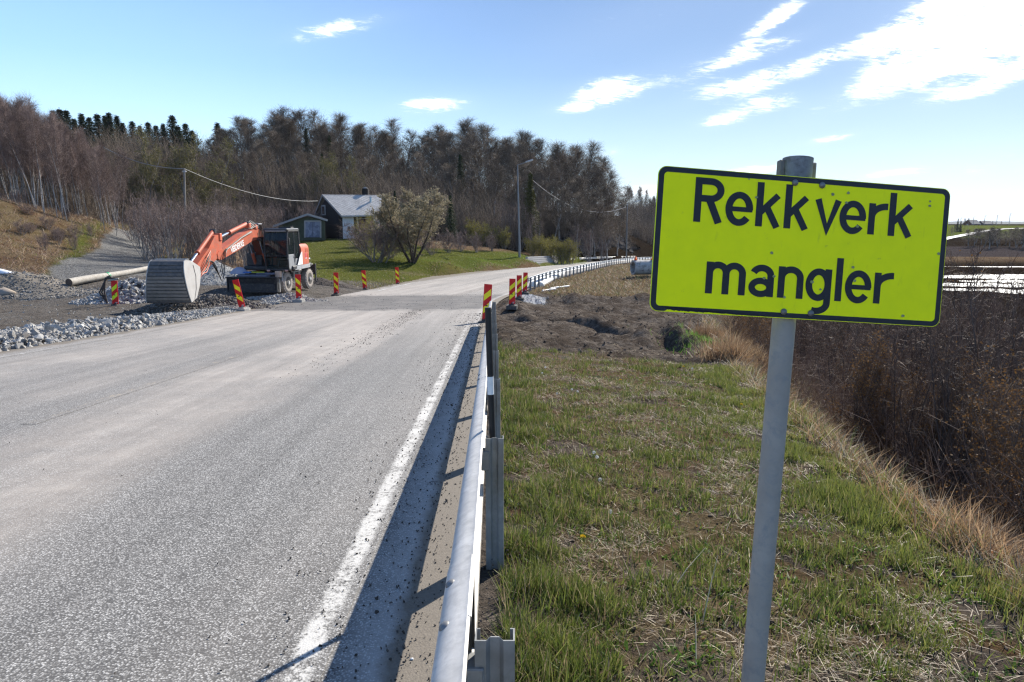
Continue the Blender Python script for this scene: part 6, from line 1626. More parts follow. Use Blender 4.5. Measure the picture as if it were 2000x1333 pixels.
for k, (p0, p1, Y0_, Y1_) in enumerate((((1040, 562), (1092, 534), 42.5, 50.5), ((1055, 561), (1098, 537), 42.8, 50.0))):
    a, b_ = hit(*p0), hit(*p1); a = Vector((a.x, a.y, a.z + .10)); b_ = Vector((b_.x, b_.y, b_.z + .12)); mb = MB()
    mb.sweep(None, [[a.lerp(b_, j / 8) + Vector((0, 0, .06 * math.sin(j / 8 * 3.14))) + Vector((.24 * math.cos(w_), 0, .22 * math.sin(w_))) for w_ in [R(24 * i) for i in range(15)]] for j in range(9)], closed=True, caps=True)
    tag(mb.build('drain_pipe', wp, None, 50), ('white pipe lying nearest to the far guardrail posts' if k == 0 else 'white pipe lying on the grass side of its twin below the far guardrail'), 'pipe')
for k, (px, py) in enumerate(((1083, 566), (1090, 565), (1097, 564), (1104, 563), (1077, 569), (1068, 570))):
    p = hit(px, py); mb = MB(); mb.tube([p + Vector((-.28, -.3, .06)), p + Vector((.28, .35, .10))], [.07, .05], 8); tag(mb.build('white_stick', wp, None, 50), 'short white stick in the pile beside the white pipes', 'stick', 'short white sticks beside the white pipes')
conc = simple_mat('stained_concrete_pipe', (.33, .32, .30), .85, 0, .15, 1.2, .42, (.07, .06, .05))
a, b_ = at(1236, 523, 56.5), at(1330, 518, 57.5); cpz = empty('concrete_pipe', a, 0, 'big stained concrete pipe lying on the bank at the left of the sign', 'pipe'); d_ = b_ - a; dn = Vector((d_.x, d_.y, .0)).normalized()
mb = MB(); u_ = Vector((0, 0, 1)); s__ = dn.cross(u_)
ring = lambda o, r_: [o + (s__ * math.cos(w_) + u_ * math.sin(w_)) * r_ for w_ in [2 * math.pi * i / 28 for i in range(28)]]
mb.sweep(None, [ring(dn * .6, .44), ring(dn * .0, .46), ring(dn * .0, .60), ring(dn * .12, .60), ring(dn * 3.2, .60), ring(dn * 3.25, .68), ring(dn * 3.6, .68), ring(dn * 3.6, .44)], closed=True); mb.build('shell', conc, cpz, 30)
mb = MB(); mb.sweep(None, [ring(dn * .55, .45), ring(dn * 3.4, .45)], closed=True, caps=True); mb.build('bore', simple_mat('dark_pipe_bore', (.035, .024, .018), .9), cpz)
orf = simple_mat('bright_orange_cloth', (.90, .16, .03), .7, 0, .2, 8)
for k, dd_ in enumerate((.25, 1.75)):
    mb = MB(); c = dn * dd_ + u_ * .62; mb.add([c + Vector((-.16, 0, -.05)), c + Vector((.14, 0, -.05)), c + Vector((.10, .05, .14)), c + Vector((-.02, .02, .32)), c + Vector((-.12, -.04, .12)), c + Vector((0, .25, .05)), c + Vector((0, -.22, .04))], [(0, 1, 2, 4), (4, 2, 3), (0, 1, 5), (5, 2, 3), (0, 6, 1), (6, 3, 4), (6, 2, 3)])
    tag(mb.build('orange_flag', orf, None), 'scrap of orange cloth on the concrete pipe, ' + ('at its open end' if k == 0 else 'halfway along it'), 'cloth').location = a
# block retaining wall, in courses
blk = simple_mat('grey_concrete_block', (.26, .26, .265), .85, 0, .12, 5, .2, (.15, .15, .14), objvar=.16)
rwl = empty('retaining_wall', (0, 0, 0), 0, 'low sloped retaining wall of grey blocks at the inner side of the bend', 'wall')
bmk = MB(); bmk.box((0, 0, 0), (.50, .35, .24), None, .035); bme = bmk.mesh('block', blk)
N_ = 0
yy = 86.0; pts_ = []
while yy < 110: 
    sl_ = (float(XL(yy + .5)) - float(XL(yy))) / .5; pts_.append((float(XL(yy)) - 1.2, yy, float(ZR(yy)), math.atan(sl_))); yy += .505 / math.hypot(1, sl_) 
cmb = MB()
for r_ in range(5):
    for k, (x, y, z, an) in enumerate(pts_):
        if r_ > 3 and (k < 4 or k > len(pts_) - 4): continue
        nx, ny = -math.cos(an), math.sin(an); rotm = Matrix.Rotation(math.pi / 2 - an, 3, 'Z'); j = .5 * (r_ % 2)
        cmb.box(Vector((x + nx * r_ * .17 + j * .25 * math.sin(an), y + ny * r_ * .17 + j * .25 * math.cos(an), z + .12 + r_ * .245)), (.485, .34, .232), rotm, .03)
cmb.build('block_courses', blk, rwl)
# rock cutting
def rockmat():
    m, t, b = new_mat('dark_layered_rock'); P = t.new('ShaderNodeTexCoord').outputs['Object']
    n = t.noise(t.vmath('MULTIPLY', P, (1, 1, 1.8)), .8, 7, .7); n2 = t.noise(P, 4, 6, .7)
    c = t.mix(t.ramp(n, [(.35, 0), (.65, 1)]), (.020, .018, .018), (.115, .105, .10)); c = t.mix(t.ramp(n2, [(.55, 0), (.75, .55)]), c, (.075, .06, .03))
    t.link(c, b.inputs['Base Color']); b.inputs['Roughness'].default_value = 1; b.inputs['Specular IOR Level'].default_value = 0; t.link(t.bump(t.math('ADD', n, n2), 1.0, .3), b.inputs['Normal']); return m
rock_m = rockmat()
def rock_face(pts, hts, depth_, label, seed):
    """craggy face following pts, standing hts high, running back into the hill"""
    n = 60; m_ = 22; P_ = np.array(pts, float); tt = np.linspace(0, len(pts) - 1, n); X = np.interp(tt, range(len(pts)), P_[:, 0]); Y = np.interp(tt, range(len(pts)), P_[:, 1]); Z = np.interp(tt, range(len(pts)), P_[:, 2]); H = np.interp(tt, range(len(pts)), hts)
    dx = np.gradient(X); dy = np.gradient(Y); L_ = np.hypot(dx, dy); nx, ny = -dy / L_, dx / L_
    V = []
    for j in range(m_):
        q = j / (m_ - 1); up1 = min(1, q / .62); bk = 0.22 * up1 + max(0, (q - .55) / .45) ** 1.2 * 1.0
        no = fbm(np.arange(n) * .33 + seed, np.full(n, j * .5), 4, seed) - .5; no2 = vnoise(np.arange(n) * .9, np.full(n, j * .8), seed + 5) - .5
        V.append(np.stack([X + nx * (bk * depth_ + no * 1.9 + no2 * .7), Y + ny * (bk * depth_ + no * 1.9 + no2 * .7), Z - .5 + (H + .5) * (1 - (1 - up1) ** 1.15) * (1 + .25 * no) + .5 * max(0, q - .6)], -1))
    V = np.stack(V, 0); vid = np.arange(m_ * n).reshape(m_, n); F_ = np.stack([vid[:-1, :-1], vid[:-1, 1:], vid[1:, 1:], vid[1:, :-1]], -1).reshape(-1, 4)
    return tag(link_mesh('rock_outcrop', np_mesh('rock_outcrop', V.reshape(-1, 3), F_, rock_m)), label, 'rock')
ylist = [116, 122, 128, 134, 140, 147, 154, 160]
rock_face([(float(XL(y)) - 2.6, y, float(ZR(y)) + .1) for y in ylist], [1.0, 3.4, 4.6, 5.6, 6.0, 5.0, 3.2, .6], 5.0, 'dark craggy rock cutting at the bend beneath the bare trees', 3)
# ------------------------------------------------------------------ far farm, road, mountains
red_barn = simple_mat('dark_red_barn_boards', (.10, .022, .020), .8); dark_roof = simple_mat('dark_roof_sheet', (.10, .095, .10), .7)
def barn(px, py, Y, w_, d2, h_, rh_, wm_, rm_, label, rz=0.0):
    p = hit(px, py, Y - 60, Y + 60) if False else at(px, py, Y); e = empty('farmhouse', (p.x, p.y, p.z), R(rz), label, 'farmhouse')
    mb = MB(); mb.prism([(-w_ / 2, 0, -4), (w_ / 2, 0, -4), (w_ / 2, 0, h_), (0, 0, h_ + rh_), (-w_ / 2, 0, h_)], (0, 0, 0), (0, d2, 0)); mb.build('wall', wm_, e)
    mb = MB()
    for s_ in (-1, 1): mb.prism([(s_ * (w_ / 2 + .5), -.5, h_ - .35), (0, -.5, h_ + rh_ + .15), (0, d2 + .5, h_ + rh_ + .15), (s_ * (w_ / 2 + .5), d2 + .5, h_ - .35)], (0, 0, 0), (0, 0, .3))
    mb.build('roof', rm_, e); mb = MB(); mb.box((0, -.05, h_ * .6), (1.2, .1, 1.4)); mb.build('window', trim, e)
barn(1889, 442, 520, 6, 11, 1.6, 2.6, red_barn, dark_roof, 'distant dark red farmhouse with a pale gable beyond the valley', -62)
barn(1914, 442, 540, 6, 9, 1.6, 2.0, dark_wood, dark_roof, 'distant dark barn beside the red farmhouse', -75)
for k, (px, py, Y) in enumerate(((1902, 424, 480), (1924, 422, 500), (1948, 421, 460), (1973, 418, 440), (1877, 426, 500))):
    p = at(px, py, Y); mb = MB(); mb.tube([(p.x, p.y, p.z), (p.x, p.y, p.z - 11)], .14, 6); mb.beam((p.x - .1, p.y, p.z), (p.x + 1.2, p.y, p.z + .1), .25, .15); tag(mb.build('lamp_mast', lamp_m), 'thin distant road lamp on the sky line right of the sign', 'lamp', 'thin distant road lamps right of the sign')
def ribbon(name, pts, wd, mat, lab, dz=.25):
    P_ = [hit(px, py, 150, 440) for px, py in pts]; rows = []
    for i, p in enumerate(P_):
        d = (P_[min(i + 1, len(P_) - 1)] - P_[max(i - 1, 0)]); d.z = 0; d.normalize(); s_ = Vector((d.y, -d.x, 0)) * wd / 2; rows.append([p - s_ + Vector((0, 0, dz)), p + s_ + Vector((0, 0, dz))])
    mb = MB(); mb.sweep(None, rows); return tag(mb.build(name, mat), lab, kind='structure')
farroad = simple_mat('pale_dusty_asphalt', (.34, .34, .34), .7, 0, .05, .1)
ribbon('road', [(1838, 470), (1852, 466.5), (1872, 463), (1892, 459), (1912, 455), (1932, 451.5), (1955, 449), (1990, 447.5), (2050, 446)], 3.4, farroad, 'distant pale road climbing across the valley side', .3)
snow, t, b = new_mat('snowy_mountain'); P = t.new('ShaderNodeNewGeometry').outputs['Position']; zz_ = t.sep(P)[2]
n = t.noise(P, .0022, 6, .7); k = t.maprange(t.math('ADD', zz_, t.math('MULTIPLY', n, 120)), 130, 175)
t.link(t.mix(k, (.035, .042, .045), (.75, .77, .80)), b.inputs['Base Color']); b.inputs['Roughness'].default_value = 1
def mountains(az0, az1, r0, hmax, seed, lab, mat):
    a = np.radians(np.linspace(az0, az1, 240)); rows = []
    for j in range(10):
        q = j / 9; r_ = r0 + 1800 * q; h = hmax * (.25 + .75 * fbm(a * 22 + seed, np.full(240, q * 3.0), 5, seed)) * math.sin(math.pi * min(1, q * .6 + .0)) ** .8 * sstep(az0, az0 + 7, np.degrees(a)) - 4
        rows.append(np.stack([r_ * np.sin(a), r_ * np.cos(a), h], -1))
    V = np.stack(rows, 0); vid = np.arange(2400).reshape(10, 240); F_ = np.stack([vid[:-1, :-1], vid[:-1, 1:], vid[1:, 1:], vid[1:, :-1]], -1).reshape(-1, 4)[:, ::-1]
    tag(link_mesh('mountain', np_mesh('mountain', V.reshape(-1, 3), F_, mat, True)), lab, kind='structure')
mountains(34.0, 60, 9000, 190, 31, 'snow streaked blue mountains on the horizon at the right', snow)
mountains(26.0, 60, 2600, 22, 41, 'low dark wooded hills in front of the mountains', simple_mat('dark_wooded_hill', (.025, .032, .030), 1, 0, .3, .01))
# ------------------------------------------------------------------ stones
def stone_variant(seed, flat=.6):
    import bmesh as _b
    r_ = random.Random(seed); bm = _b.new()
    for _ in range(13):
        v = Vector((r_.gauss(0, 1), r_.gauss(0, 1), r_.gauss(0, 1))).normalized() * r_.uniform(.8, 1.05); bm.verts.new((v.x * r_.uniform(.8, 1.2), v.y * .8, v.z * flat))
    _b.ops.convex_hull(bm, input=bm.verts)
    for v in [v for v in bm.verts if not v.link_faces]: bm.verts.remove(v)
    _b.ops.triangulate(bm, faces=bm.faces); bm.normal_update(); bm.verts.index_update()
    V = np.array([tuple(v.co) for v in bm.verts]); F_ = np.array([[v.index for v in f.verts] for f in bm.faces]); bm.free(); return V, F_
SV = [stone_variant(900 + k, .55 + .05 * (k % 4)) for k in range(8)]
def stonemat(name, c0, c1, dirt=.2, dirtc=(.12, .10, .08)):
    m, t, b = new_mat(name); g = t.new('ShaderNodeNewGeometry'); P = g.outputs['Position']; oi = t.new('ShaderNodeObjectInfo')
    r_ = t.math('FRACT', t.math('ADD', g.outputs['Random Per Island'], oi.outputs['Random']))
    c = t.mix(r_, c0, c1); n = t.noise(P, 9, 6, .7); c = t.mix(t.math('MULTIPLY', t.ramp(n, [(.35, 0), (.65, 1)]), .45), c, tuple(q * .55 for q in c0))
    c = t.mix(t.ramp(t.noise(P, 2.2, 5, .7), [(.60 - dirt * .3, 0), (.72 - dirt * .2, .8)]), c, dirtc)
    t.link(c, b.inputs['Base Color']); b.inputs['Roughness'].default_value = .85; b.inputs['Specular IOR Level'].default_value = .3; t.link(t.bump(t.noise(P, 30, 5, .7), .5, .01), b.inputs['Normal']); return m
blast = stonemat('crushed_blue_grey_rock', (.24, .23, .215), (.46, .445, .415), .24)
soilst = stonemat('soil_covered_stone', (.06, .05, .042), (.22, .20, .18), .5)
spoilst = stonemat('mixed_spoil_stone', (.12, .11, .10), (.34, .33, .31), .45, (.15, .13, .105))
crumb_m = stonemat('dark_earth_crumb', (.035, .030, .027), (.11, .095, .085), .2)
clod_m = stonemat('dark_earth_clod', (.028, .021, .016), (.085, .065, .050), .3, (.13, .10, .08))
def rand_rots(n, rs):
    q = rs.normal(size=(n, 4)); q /= np.linalg.norm(q, axis=1, keepdims=True); w_, x, y, z = q.T
    return np.stack([np.stack([1 - 2 * (y * y + z * z), 2 * (x * y - z * w_), 2 * (x * z + y * w_)], -1), np.stack([2 * (x * y + z * w_), 1 - 2 * (x * x + z * z), 2 * (y * z - x * w_)], -1), np.stack([2 * (x * z - y * w_), 2 * (y * z + x * w_), 1 - 2 * (x * x + y * y)], -1)], 1)
def stone_field(name, P_, S_, mat, label, seed=1, kind='stuff'):
    rs = np.random.default_rng(seed); P_ = np.asarray(P_); S_ = np.asarray(S_); n = len(P_); M = rand_rots(n, rs); var = rs.integers(0, len(SV), n); Vs, Fs, off = [], [], 0
    for k, (v, f) in enumerate(SV):
        i = np.where(var == k)[0]
        if not len(i): continue
        VV_ = np.einsum('nij,vj->nvi', M[i], v) * S_[i][:, None, None] + P_[i][:, None, :]; Vs.append(VV_.reshape(-1, 3)); Fs.append((f[None] + (np.arange(len(i)) * len(v))[:, None, None] + off).reshape(-1, 3)); off += len(i) * len(v)
    return tag(link_mesh(name, np_mesh(name, np.concatenate(Vs), np.concatenate(Fs), mat)), label, kind=kind)
stone_me = [np_mesh('rock', v, f, blast) for v, f in SV]
# strip of blasted rock between the road edge and the gravel lane: largest ones as single rocks
rs = np.random.default_rng(77)
def strip_pts(n, y0, y1, pw=1.0):
    Y = y0 + (y1 - y0) * rs.random(n) ** pw; lo = XR(Y) - 9.85; wdt = np.interp(Y, [0, 9, 14, 20, 26, 31], [3.0, 3.4, 3.4, 2.6, 1.6, .9]); u = rs.random(n); X = lo - wdt * u
    Z = ZR(Y) + .20 * np.sin(np.pi * np.clip(u, 0, 1)) ** .7 * np.interp(Y, [0, 20, 31], [1, 1, .6]); return X, Y, Z
X, Y, Z = strip_pts(240, 9.5, 21.5); size = rs.uniform(.085, .17, 240) * np.interp(Y, [9, 21], [1.1, .8])
for k in range(240):
    o = link_mesh('rock', stone_me[k % 8]); o.location = (X[k], Y[k], Z[k] + .03); o.scale = (size[k],) * 3; o.rotation_euler = tuple(rs.uniform(0, 6.28, 3))
    tag(o, 'pale grey angular blasted rock in the strip along the road edge', 'rock', 'angular blasted rocks along the road edge')
X, Y, Z = strip_pts(11000, 6, 31); stone_field('rock_rubble', np.stack([X, Y, Z - .02], -1), rs.uniform(.025, .085, 11000) * np.interp(Y, [6, 20, 31], [1.15, 1.0, .62]), blast, 'smaller crushed rock filling the strip along the road edge', 2)
def heap(name, px0, Yc, rx, ry, h, n, smin, smax, mat, label, basem, seed, z0=None, shape=1.1, py=None):
    xc = (px0 - 1000) / FPX * Yc if py is None else at(px0, py, Yc).x
    rs2 = np.random.default_rng(seed); zc = gz(xc, Yc) if z0 is None else z0
    def hh(x, y):
        r_ = np.sqrt(((x - xc) / rx) ** 2 + ((y - Yc) / ry) ** 2) + .22 * (fbm(x * .9 + seed, y * .9, 3, seed) - .5); return h * np.clip(1 - r_, 0, 1) ** shape * (1 + .3 * (fbm(x * 1.7, y * 1.7, 3, seed + 1) - .5))
    g = np.linspace(-1.25, 1.25, 46); XX, YY = np.meshgrid(xc + g * rx, Yc + g * ry); zg = np.vectorize(lambda a, b: 0)(XX, YY) + gzn(XX, YY); ZZ = np.where(hh(XX, YY) > .01, zg + hh(XX, YY), zg - .5)
    vid = np.arange(46 * 46).reshape(46, 46); F_ = np.stack([vid[:-1, :-1], vid[:-1, 1:], vid[1:, 1:], vid[1:, :-1]], -1).reshape(-1, 4)
    e = empty(name, (0, 0, 0), 0, label, 'heap'); me = np_mesh('mound', np.stack([XX, YY, ZZ], -1).reshape(-1, 3), F_, basem, True); link_mesh('mound', me, e)
    a = rs2.uniform(0, 6.28, n); r_ = np.sqrt(rs2.random(n)) * 1.08; x = xc + np.cos(a) * r_ * rx; y = Yc + np.sin(a) * r_ * ry; z = gzn(x, y) + hh(x, y)
    o = stone_field('stones', np.stack([x, y, z], -1), rs2.uniform(smin, smax, n), mat, None, seed); o.parent = e
    return e
gravel_b = simple_mat('heap_grit', (.26, .26, .25), .95, 0, .3, 9, .2, (.10, .09, .08), .6, 25); spoil_b = simple_mat('spoil_grit', (.15, .13, .105), .95, 0, .35, 5, .3, (.17, .15, .12), .8, 18); soil_b = simple_mat('heap_soil', (.042, .032, .026), .95, 0, .4, 6, .2, (.12, .10, .085), .8, 14)
heap('gravel_heap', 412, 37.0, 2.7, 2.2, 1.35, 5200, .018, .05, blast, 'pale grey gravel heap behind the excavator boom', gravel_b, 11)
heap('soil_heap', 425, 28.3, 2.4, 1.5, .42, 2400, .03, .13, soilst, 'dark heap of soil and stones between the bucket and the tilted marker board', soil_b, 12)
heap('soil_heap', 335, 25.9, 1.7, 1.1, .50, 1500, .03, .11, soilst, 'dark heap of soil and stones beneath the excavator bucket', soil_b, 13)
heap('rubble_heap', 262, 30.5, 2.6, 1.5, .95, 2600, .03, .15, blast, 'rubble heap of grey stones left of the bucket behind the first marker board', soil_b, 14)
heap('rubble_heap', 566, 32.2, 1.9, .8, .30, 1500, .03, .10, blast, 'low rubble ridge of grey stones in front of the excavator wheels', gravel_b, 15)
heap('spoil_heap', 20, 33.6, 4.6, 1.6, .45, 2600, .015, .075, spoilst, 'long low spoil heap at the foot of the dry grass slope', spoil_b, 16)
heap('soil_heap', 628, 41.0, 1.5, .9, .38, 600, .02, .05, crumb_m, 'small dark heap of grit behind the excavator rear wheel', soil_b, 17)
heap('gravel_heap', 1035, 34.5, .9, 1.8, .20, 1800, .014, .03, blast, 'low white patch of gravel beside the far guardrail end', simple_mat('white_grit', (.30, .30, .30), .95, 0, .2, 9), 18)
# white sack and round boulder at the far left
mb = MB(); p = hit(12, 550, 28, 45); rows = []
for k in range(10):
    q = k / 9; w_ = .18 * math.sin(math.pi * (.1 + .85 * q)) + .03; rows.append([p + Vector((-.9 + 2.0 * q, .25 * math.cos(a), .55 * (1 - q) ** 1.3 + w_ * max(-.2, math.sin(a)))) for a in [2 * math.pi * j / 12 for j in range(12)]])
mb.sweep(None, rows, closed=True, caps=True); tag(mb.build('white_sack', simple_mat('white_woven_sack', (.70, .71, .73), .7, 0, .1, 4), None, 60), 'crumpled white sack on top of the spoil heap', 'sack')
p = hit(8, 578, 24, 40); o = link_mesh('boulder', np_mesh('boulder', SV[2][0], SV[2][1], simple_mat('sandy_boulder', (.30, .25, .20), .85, 0, .2, 4), True)); o.location = p + Vector((0, 0, .08)); o.scale = (.55, .4, .38); tag(o, 'rounded sandy boulder at the foot of the spoil heap', 'boulder')
# crumbs on the road, clods in the mud, loose stones
n = 3200; Yc = 1.2 + 24 * rs.random(n) ** 1.5; u = .24 + np.abs(rs.normal(0, .42, n)); k_ = rs.random(n) < .22; u = np.where(k_, 2.95 + rs.normal(0, .26, n), u); Yc = np.where(k_, 10 + 17 * rs.random(n) ** .7, Yc); Xc = XR(Yc) - u
stone_field('road_crumbs', np.stack([Xc, Yc, ZR(Yc) + .020], -1), rs.uniform(.0025, .009, n) * (1 + (rs.random(n) < .03) * 1.2) * np.interp(Yc, [1, 10, 25], [1, 1.25, 2.0]), crumb_m, 'dark earth crumbs strewn over the white edge line', 3)
n = 3600; Yc = 1.0 + 20 * rs.random(n) ** 1.6; Xc = XR(Yc) - rs.uniform(-.25, .40, n); stone_field('road_crumbs', np.stack([Xc, Yc, ZR(Yc) + .016], -1), rs.uniform(.002, .008, n), crumb_m, 'grit lying in the sand under the guardrail', 4)
n = 420; Yc = 5 + 23 * rs.random(n); Xc = XR(Yc) - rs.uniform(1, 9.6, n); stone_field('road_crumbs', np.stack([Xc, Yc, ZR(Yc) + .018], -1), rs.uniform(.003, .009, n) * .75, crumb_m, 'a few loose crumbs scattered over the carriageway', 5)
n = 1500; Yc = 26.6 + 10.6 * rs.random(n); Xc = -10 + 9.4 * rs.random(n); stone_field('road_crumbs', np.stack([Xc, Yc, ZR(Yc) + .02], -1), rs.uniform(.005, .026, n) * rs.random(n), crumb_m, 'coarse grit over the dug up stretch of road', 6)
n = 5200; Xc = rs.uniform(-.6, 14, n); Yc = 12.5 + 29 * rs.random(n); mm = mudmask(Xc, Yc) > .4; Xc, Yc = Xc[mm], Yc[mm]; stone_field('earth_clods', np.stack([Xc, Yc, gzn(Xc, Yc) + .01], -1), rs.uniform(.010, .075, len(Xc)) * rs.random(len(Xc)) ** 1.5, clod_m, 'dark clods lying on the churned earth', 7)
n = 2200; Xc = rs.uniform(-45, -10.5, n); Yc = rs.uniform(12, 46, n); mm = works(Xc, Yc) > .5; Xc, Yc = Xc[mm], Yc[mm]; stone_field('loose_stones', np.stack([Xc, Yc, gzn(Xc, Yc) + .01], -1), rs.uniform(.015, .05, len(Xc)), blast, 'loose grey stones on the bare gravel round the excavator', 8)
n = 500; Yc = 1.3 + 11 * rs.random(n) ** 1.4; Xc = XR(Yc) + rs.uniform(.1, 3.2, n); stone_field('earth_clods', np.stack([Xc, Yc, gzn(Xc, Yc) + .004], -1), rs.uniform(.004, .022, n), clod_m, 'small dark clods between the grass of the verge', 9)
# two pale pebbles
for px, py, lab in ((806, 1294, 'single white pebble on the sand beside the near guardrail'),):
    r_ = ray(px, py); k = -1.634 / (r_.z + .0674 * r_.y); p = r_ * k; o = link_mesh('pebble', np_mesh('pebble', *SV[1], simple_mat('white_pebble', (.6, .6, .58), .7), True)); o.location = (p.x, p.y, p.z + .016); o.scale = (.013, .011, .010); tag(o, lab, 'pebble')

# ------------------------------------------------------------------ grass
def blade_mat(name, trans=.35, rough=.55):
    m, t, b = new_mat(name); a = t.new('ShaderNodeAttribute'); a.attribute_name = 'tint'; t.link(a.outputs['Color'], b.inputs['Base Color']); b.inputs['Roughness'].default_value = rough; b.inputs['Specular IOR Level'].default_value = .35
    tr = t.new('ShaderNodeBsdfTranslucent'); t.link(a.outputs['Color'], tr.inputs['Color']); mx = t.new('ShaderNodeMixShader'); mx.inputs[0].default_value = trans
    t.link(b.outputs[0], mx.inputs[1]); t.link(tr.outputs[0], mx.inputs[2]); t.link(mx.outputs[0], t.n['Material Output'].inputs['Surface']); return m
blade_m = blade_mat('grass_blade')
def blades(name, X, Y, H, W, col, lean, label, seed, Z=None, sink=.01, fold=.5):
    rs2 = np.random.default_rng(seed); n = len(X); Z = (gzn(X, Y) if Z is None else Z) - sink; az = rs2.uniform(0, 2 * np.pi, n); lz = np.clip(np.abs(rs2.normal(lean, .25, n)), .02, 1.5)
    d = np.stack([np.cos(az) * np.sin(lz), np.sin(az) * np.sin(lz), np.cos(lz)], -1); faz = rs2.uniform(0, 2 * np.pi, n); s_ = np.stack([np.cos(faz), np.sin(faz), np.zeros(n)], -1) * (W / 2)[:, None]
    B = np.stack([X, Y, Z], -1); d2 = d.copy(); d2[:, 2] -= rs2.uniform(.05, fold, n); d2 /= np.linalg.norm(d2, axis=1, keepdims=True); M_ = B + d * (H * .55)[:, None]; T_ = M_ + d2 * (H * .5)[:, None]
    V = np.stack([B - s_, B + s_, M_ - s_ * .75, M_ + s_ * .75, T_], 1).reshape(-1, 3); o = (np.arange(n) * 5)[:, None]; F_ = np.concatenate([o + np.array([[0, 1, 3]]), o + np.array([[0, 3, 2]]), o + np.array([[2, 3, 4]])], 0)
    me = np_mesh(name, V, F_, blade_m); set_attr(me, 'tint', np.repeat(col, 5, 0)); return tag(link_mesh(name, me), label, kind='stuff')
def pal(n, cols, p, rs2, j=.18):
    c = np.array(cols)[rs2.choice(len(cols), n, p=p)]; return np.clip(c * rs2.uniform(1 - j, 1 + j, (n, 1)), 0, 1)
GREEN = [(.095, .130, .024), (.150, .182, .038), (.220, .230, .062), (.065, .088, .020)]
STRAW = [(.33, .26, .155), (.24, .17, .10), (.44, .37, .25), (.16, .10, .06)]
rs = np.random.default_rng(5)
def verge_pts(n, pw, y0, y1, xa=.12, xb=1.0):
    Y = y0 + (y1 - y0) * rs.random(n) ** pw; a, b_ = XR(Y) + xa, XE(Y) + xb; X = a + (b_ - a) * rs.random(n); return X, Y
X, Y = verge_pts(430000, 1.7, .9, 15.5)
dr = X - XR(Y); de = XE(Y) - X
tuft = fbm(X * 5.5, Y * 5.5, 3, 301); big = fbm(X * 1.1, Y * 1.1, 3, 303)
dens = .24 + .85 * np.exp(-(dr / .75) ** 2) * np.interp(Y, [0, 7, 12], [1, .85, .4]) + .75 * np.exp(-(np.clip(de - .25, -1, 9) / .75) ** 2) + .65 * sstep(.52, .66, big)
dens *= sstep(.35, .57, tuft) * 1.0 + .12; dens *= 1 - mudmask(X, Y); dens *= 1 - .9 * sstep(.58, .68, fbm(X * 1.9 + 7, Y * 1.9, 4, 113))
m_ = rs.random(len(X)) < dens; X, Y, dr, de, big = X[m_], Y[m_], dr[m_], de[m_], big[m_]; n = len(X)
H = (.03 + .06 * rs.random(n)) * (.7 + .8 * sstep(.45, .6, fbm(X * 3.1, Y * 3.1, 3, 341))) * (1 + 1.0 * np.exp(-(dr / .6) ** 2) * rs.uniform(.3, 1, n) + .45 * np.exp(-(np.clip(de, -1, 9) / .7) ** 2))
c = pal(n, GREEN + STRAW[:2], [.24, .26, .16, .18, .09, .07], rs); yl = (np.exp(-(np.clip(de, -1, 9) / .9) ** 2) * (rs.random(n) < .7))[:, None]; c = c * (1 - yl) + pal(n, [(.24, .25, .06), (.20, .24, .05)], [.5, .5], rs) * yl; edge = sstep(.6, 0, de)[:, None] * (rs.random((n, 1)) < .45); c = c * (1 - edge) + pal(n, STRAW + [(.34, .17, .09)], [.2, .25, .15, .1, .3], rs) * edge
blades('grass', X, Y, H, .0035 + .0030 * rs.random(n) + .0004 * Y, c, .38, 'green grass blades growing on the verge behind the guardrail', 21)
print('verge blades', n)
# flattened straw and dead stalks
X, Y = verge_pts(170000, 1.7, .9, 16, .3, 1.6); big = fbm(X * 1.5 + 9, Y * 1.5, 4, 311); m_ = rs.random(len(X)) < (.14 + .60 * sstep(.48, .62, big)) * (1 - .8 * mudmask(X, Y)); X, Y = X[m_], Y[m_]; n = len(X)
blades('dead_grass', X, Y, .03 + .09 * rs.random(n), .0018 + .0018 * rs.random(n) + .0004 * Y, pal(n, STRAW + [(.15, .11, .08)], [.30, .28, .14, .16, .12], rs), 1.35, 'flattened straw coloured dead grass on the verge', 22, sink=-.012, fold=.2)
# broad leaves of herbs in clumps
cl = []
for k in range(1300):
    y = .9 + 11 * rnd.random() ** 1.5; x = float(XR(y)) + rnd.uniform(.3, float(XE(y)) - float(XR(y)) + .2); cl.append((x, y, rnd.uniform(.02, .10), rnd.randrange(5, 26)))
for (px, py, rr_2, nn_) in ((1900, 1115, .22, 420), (1195, 1055, .12, 160), (1300, 1290, .15, 120), (1380, 1260, .1, 80), (1420, 1160, .12, 80), (1700, 1290, .14, 90)):
    r_ = ray(px, py); k = -1.70 / (r_.z + .0674 * r_.y); p = r_ * k; cl.append((p.x, p.y, rr_2, nn_))
Xl, Yl, Sl = [], [], []
for x, y, r_, nn_ in cl:
    a = rs.uniform(0, 6.28, nn_); q = np.sqrt(rs.random(nn_)) * r_; Xl.append(x + q * np.cos(a)); Yl.append(y + q * np.sin(a)); Sl.append(np.full(nn_, 1.0))
Xl, Yl = np.concatenate(Xl), np.concatenate(Yl); n = len(Xl)
blades('leafy_herbs', Xl, Yl, .02 + .040 * rs.random(n), .008 + .011 * rs.random(n), pal(n, [(.07, .13, .02), (.12, .20, .03), (.21, .24, .05), (.17, .10, .04)], [.35, .4, .17, .08], rs), .75, 'clumps of broad leaved herbs among the verge grass', 23)
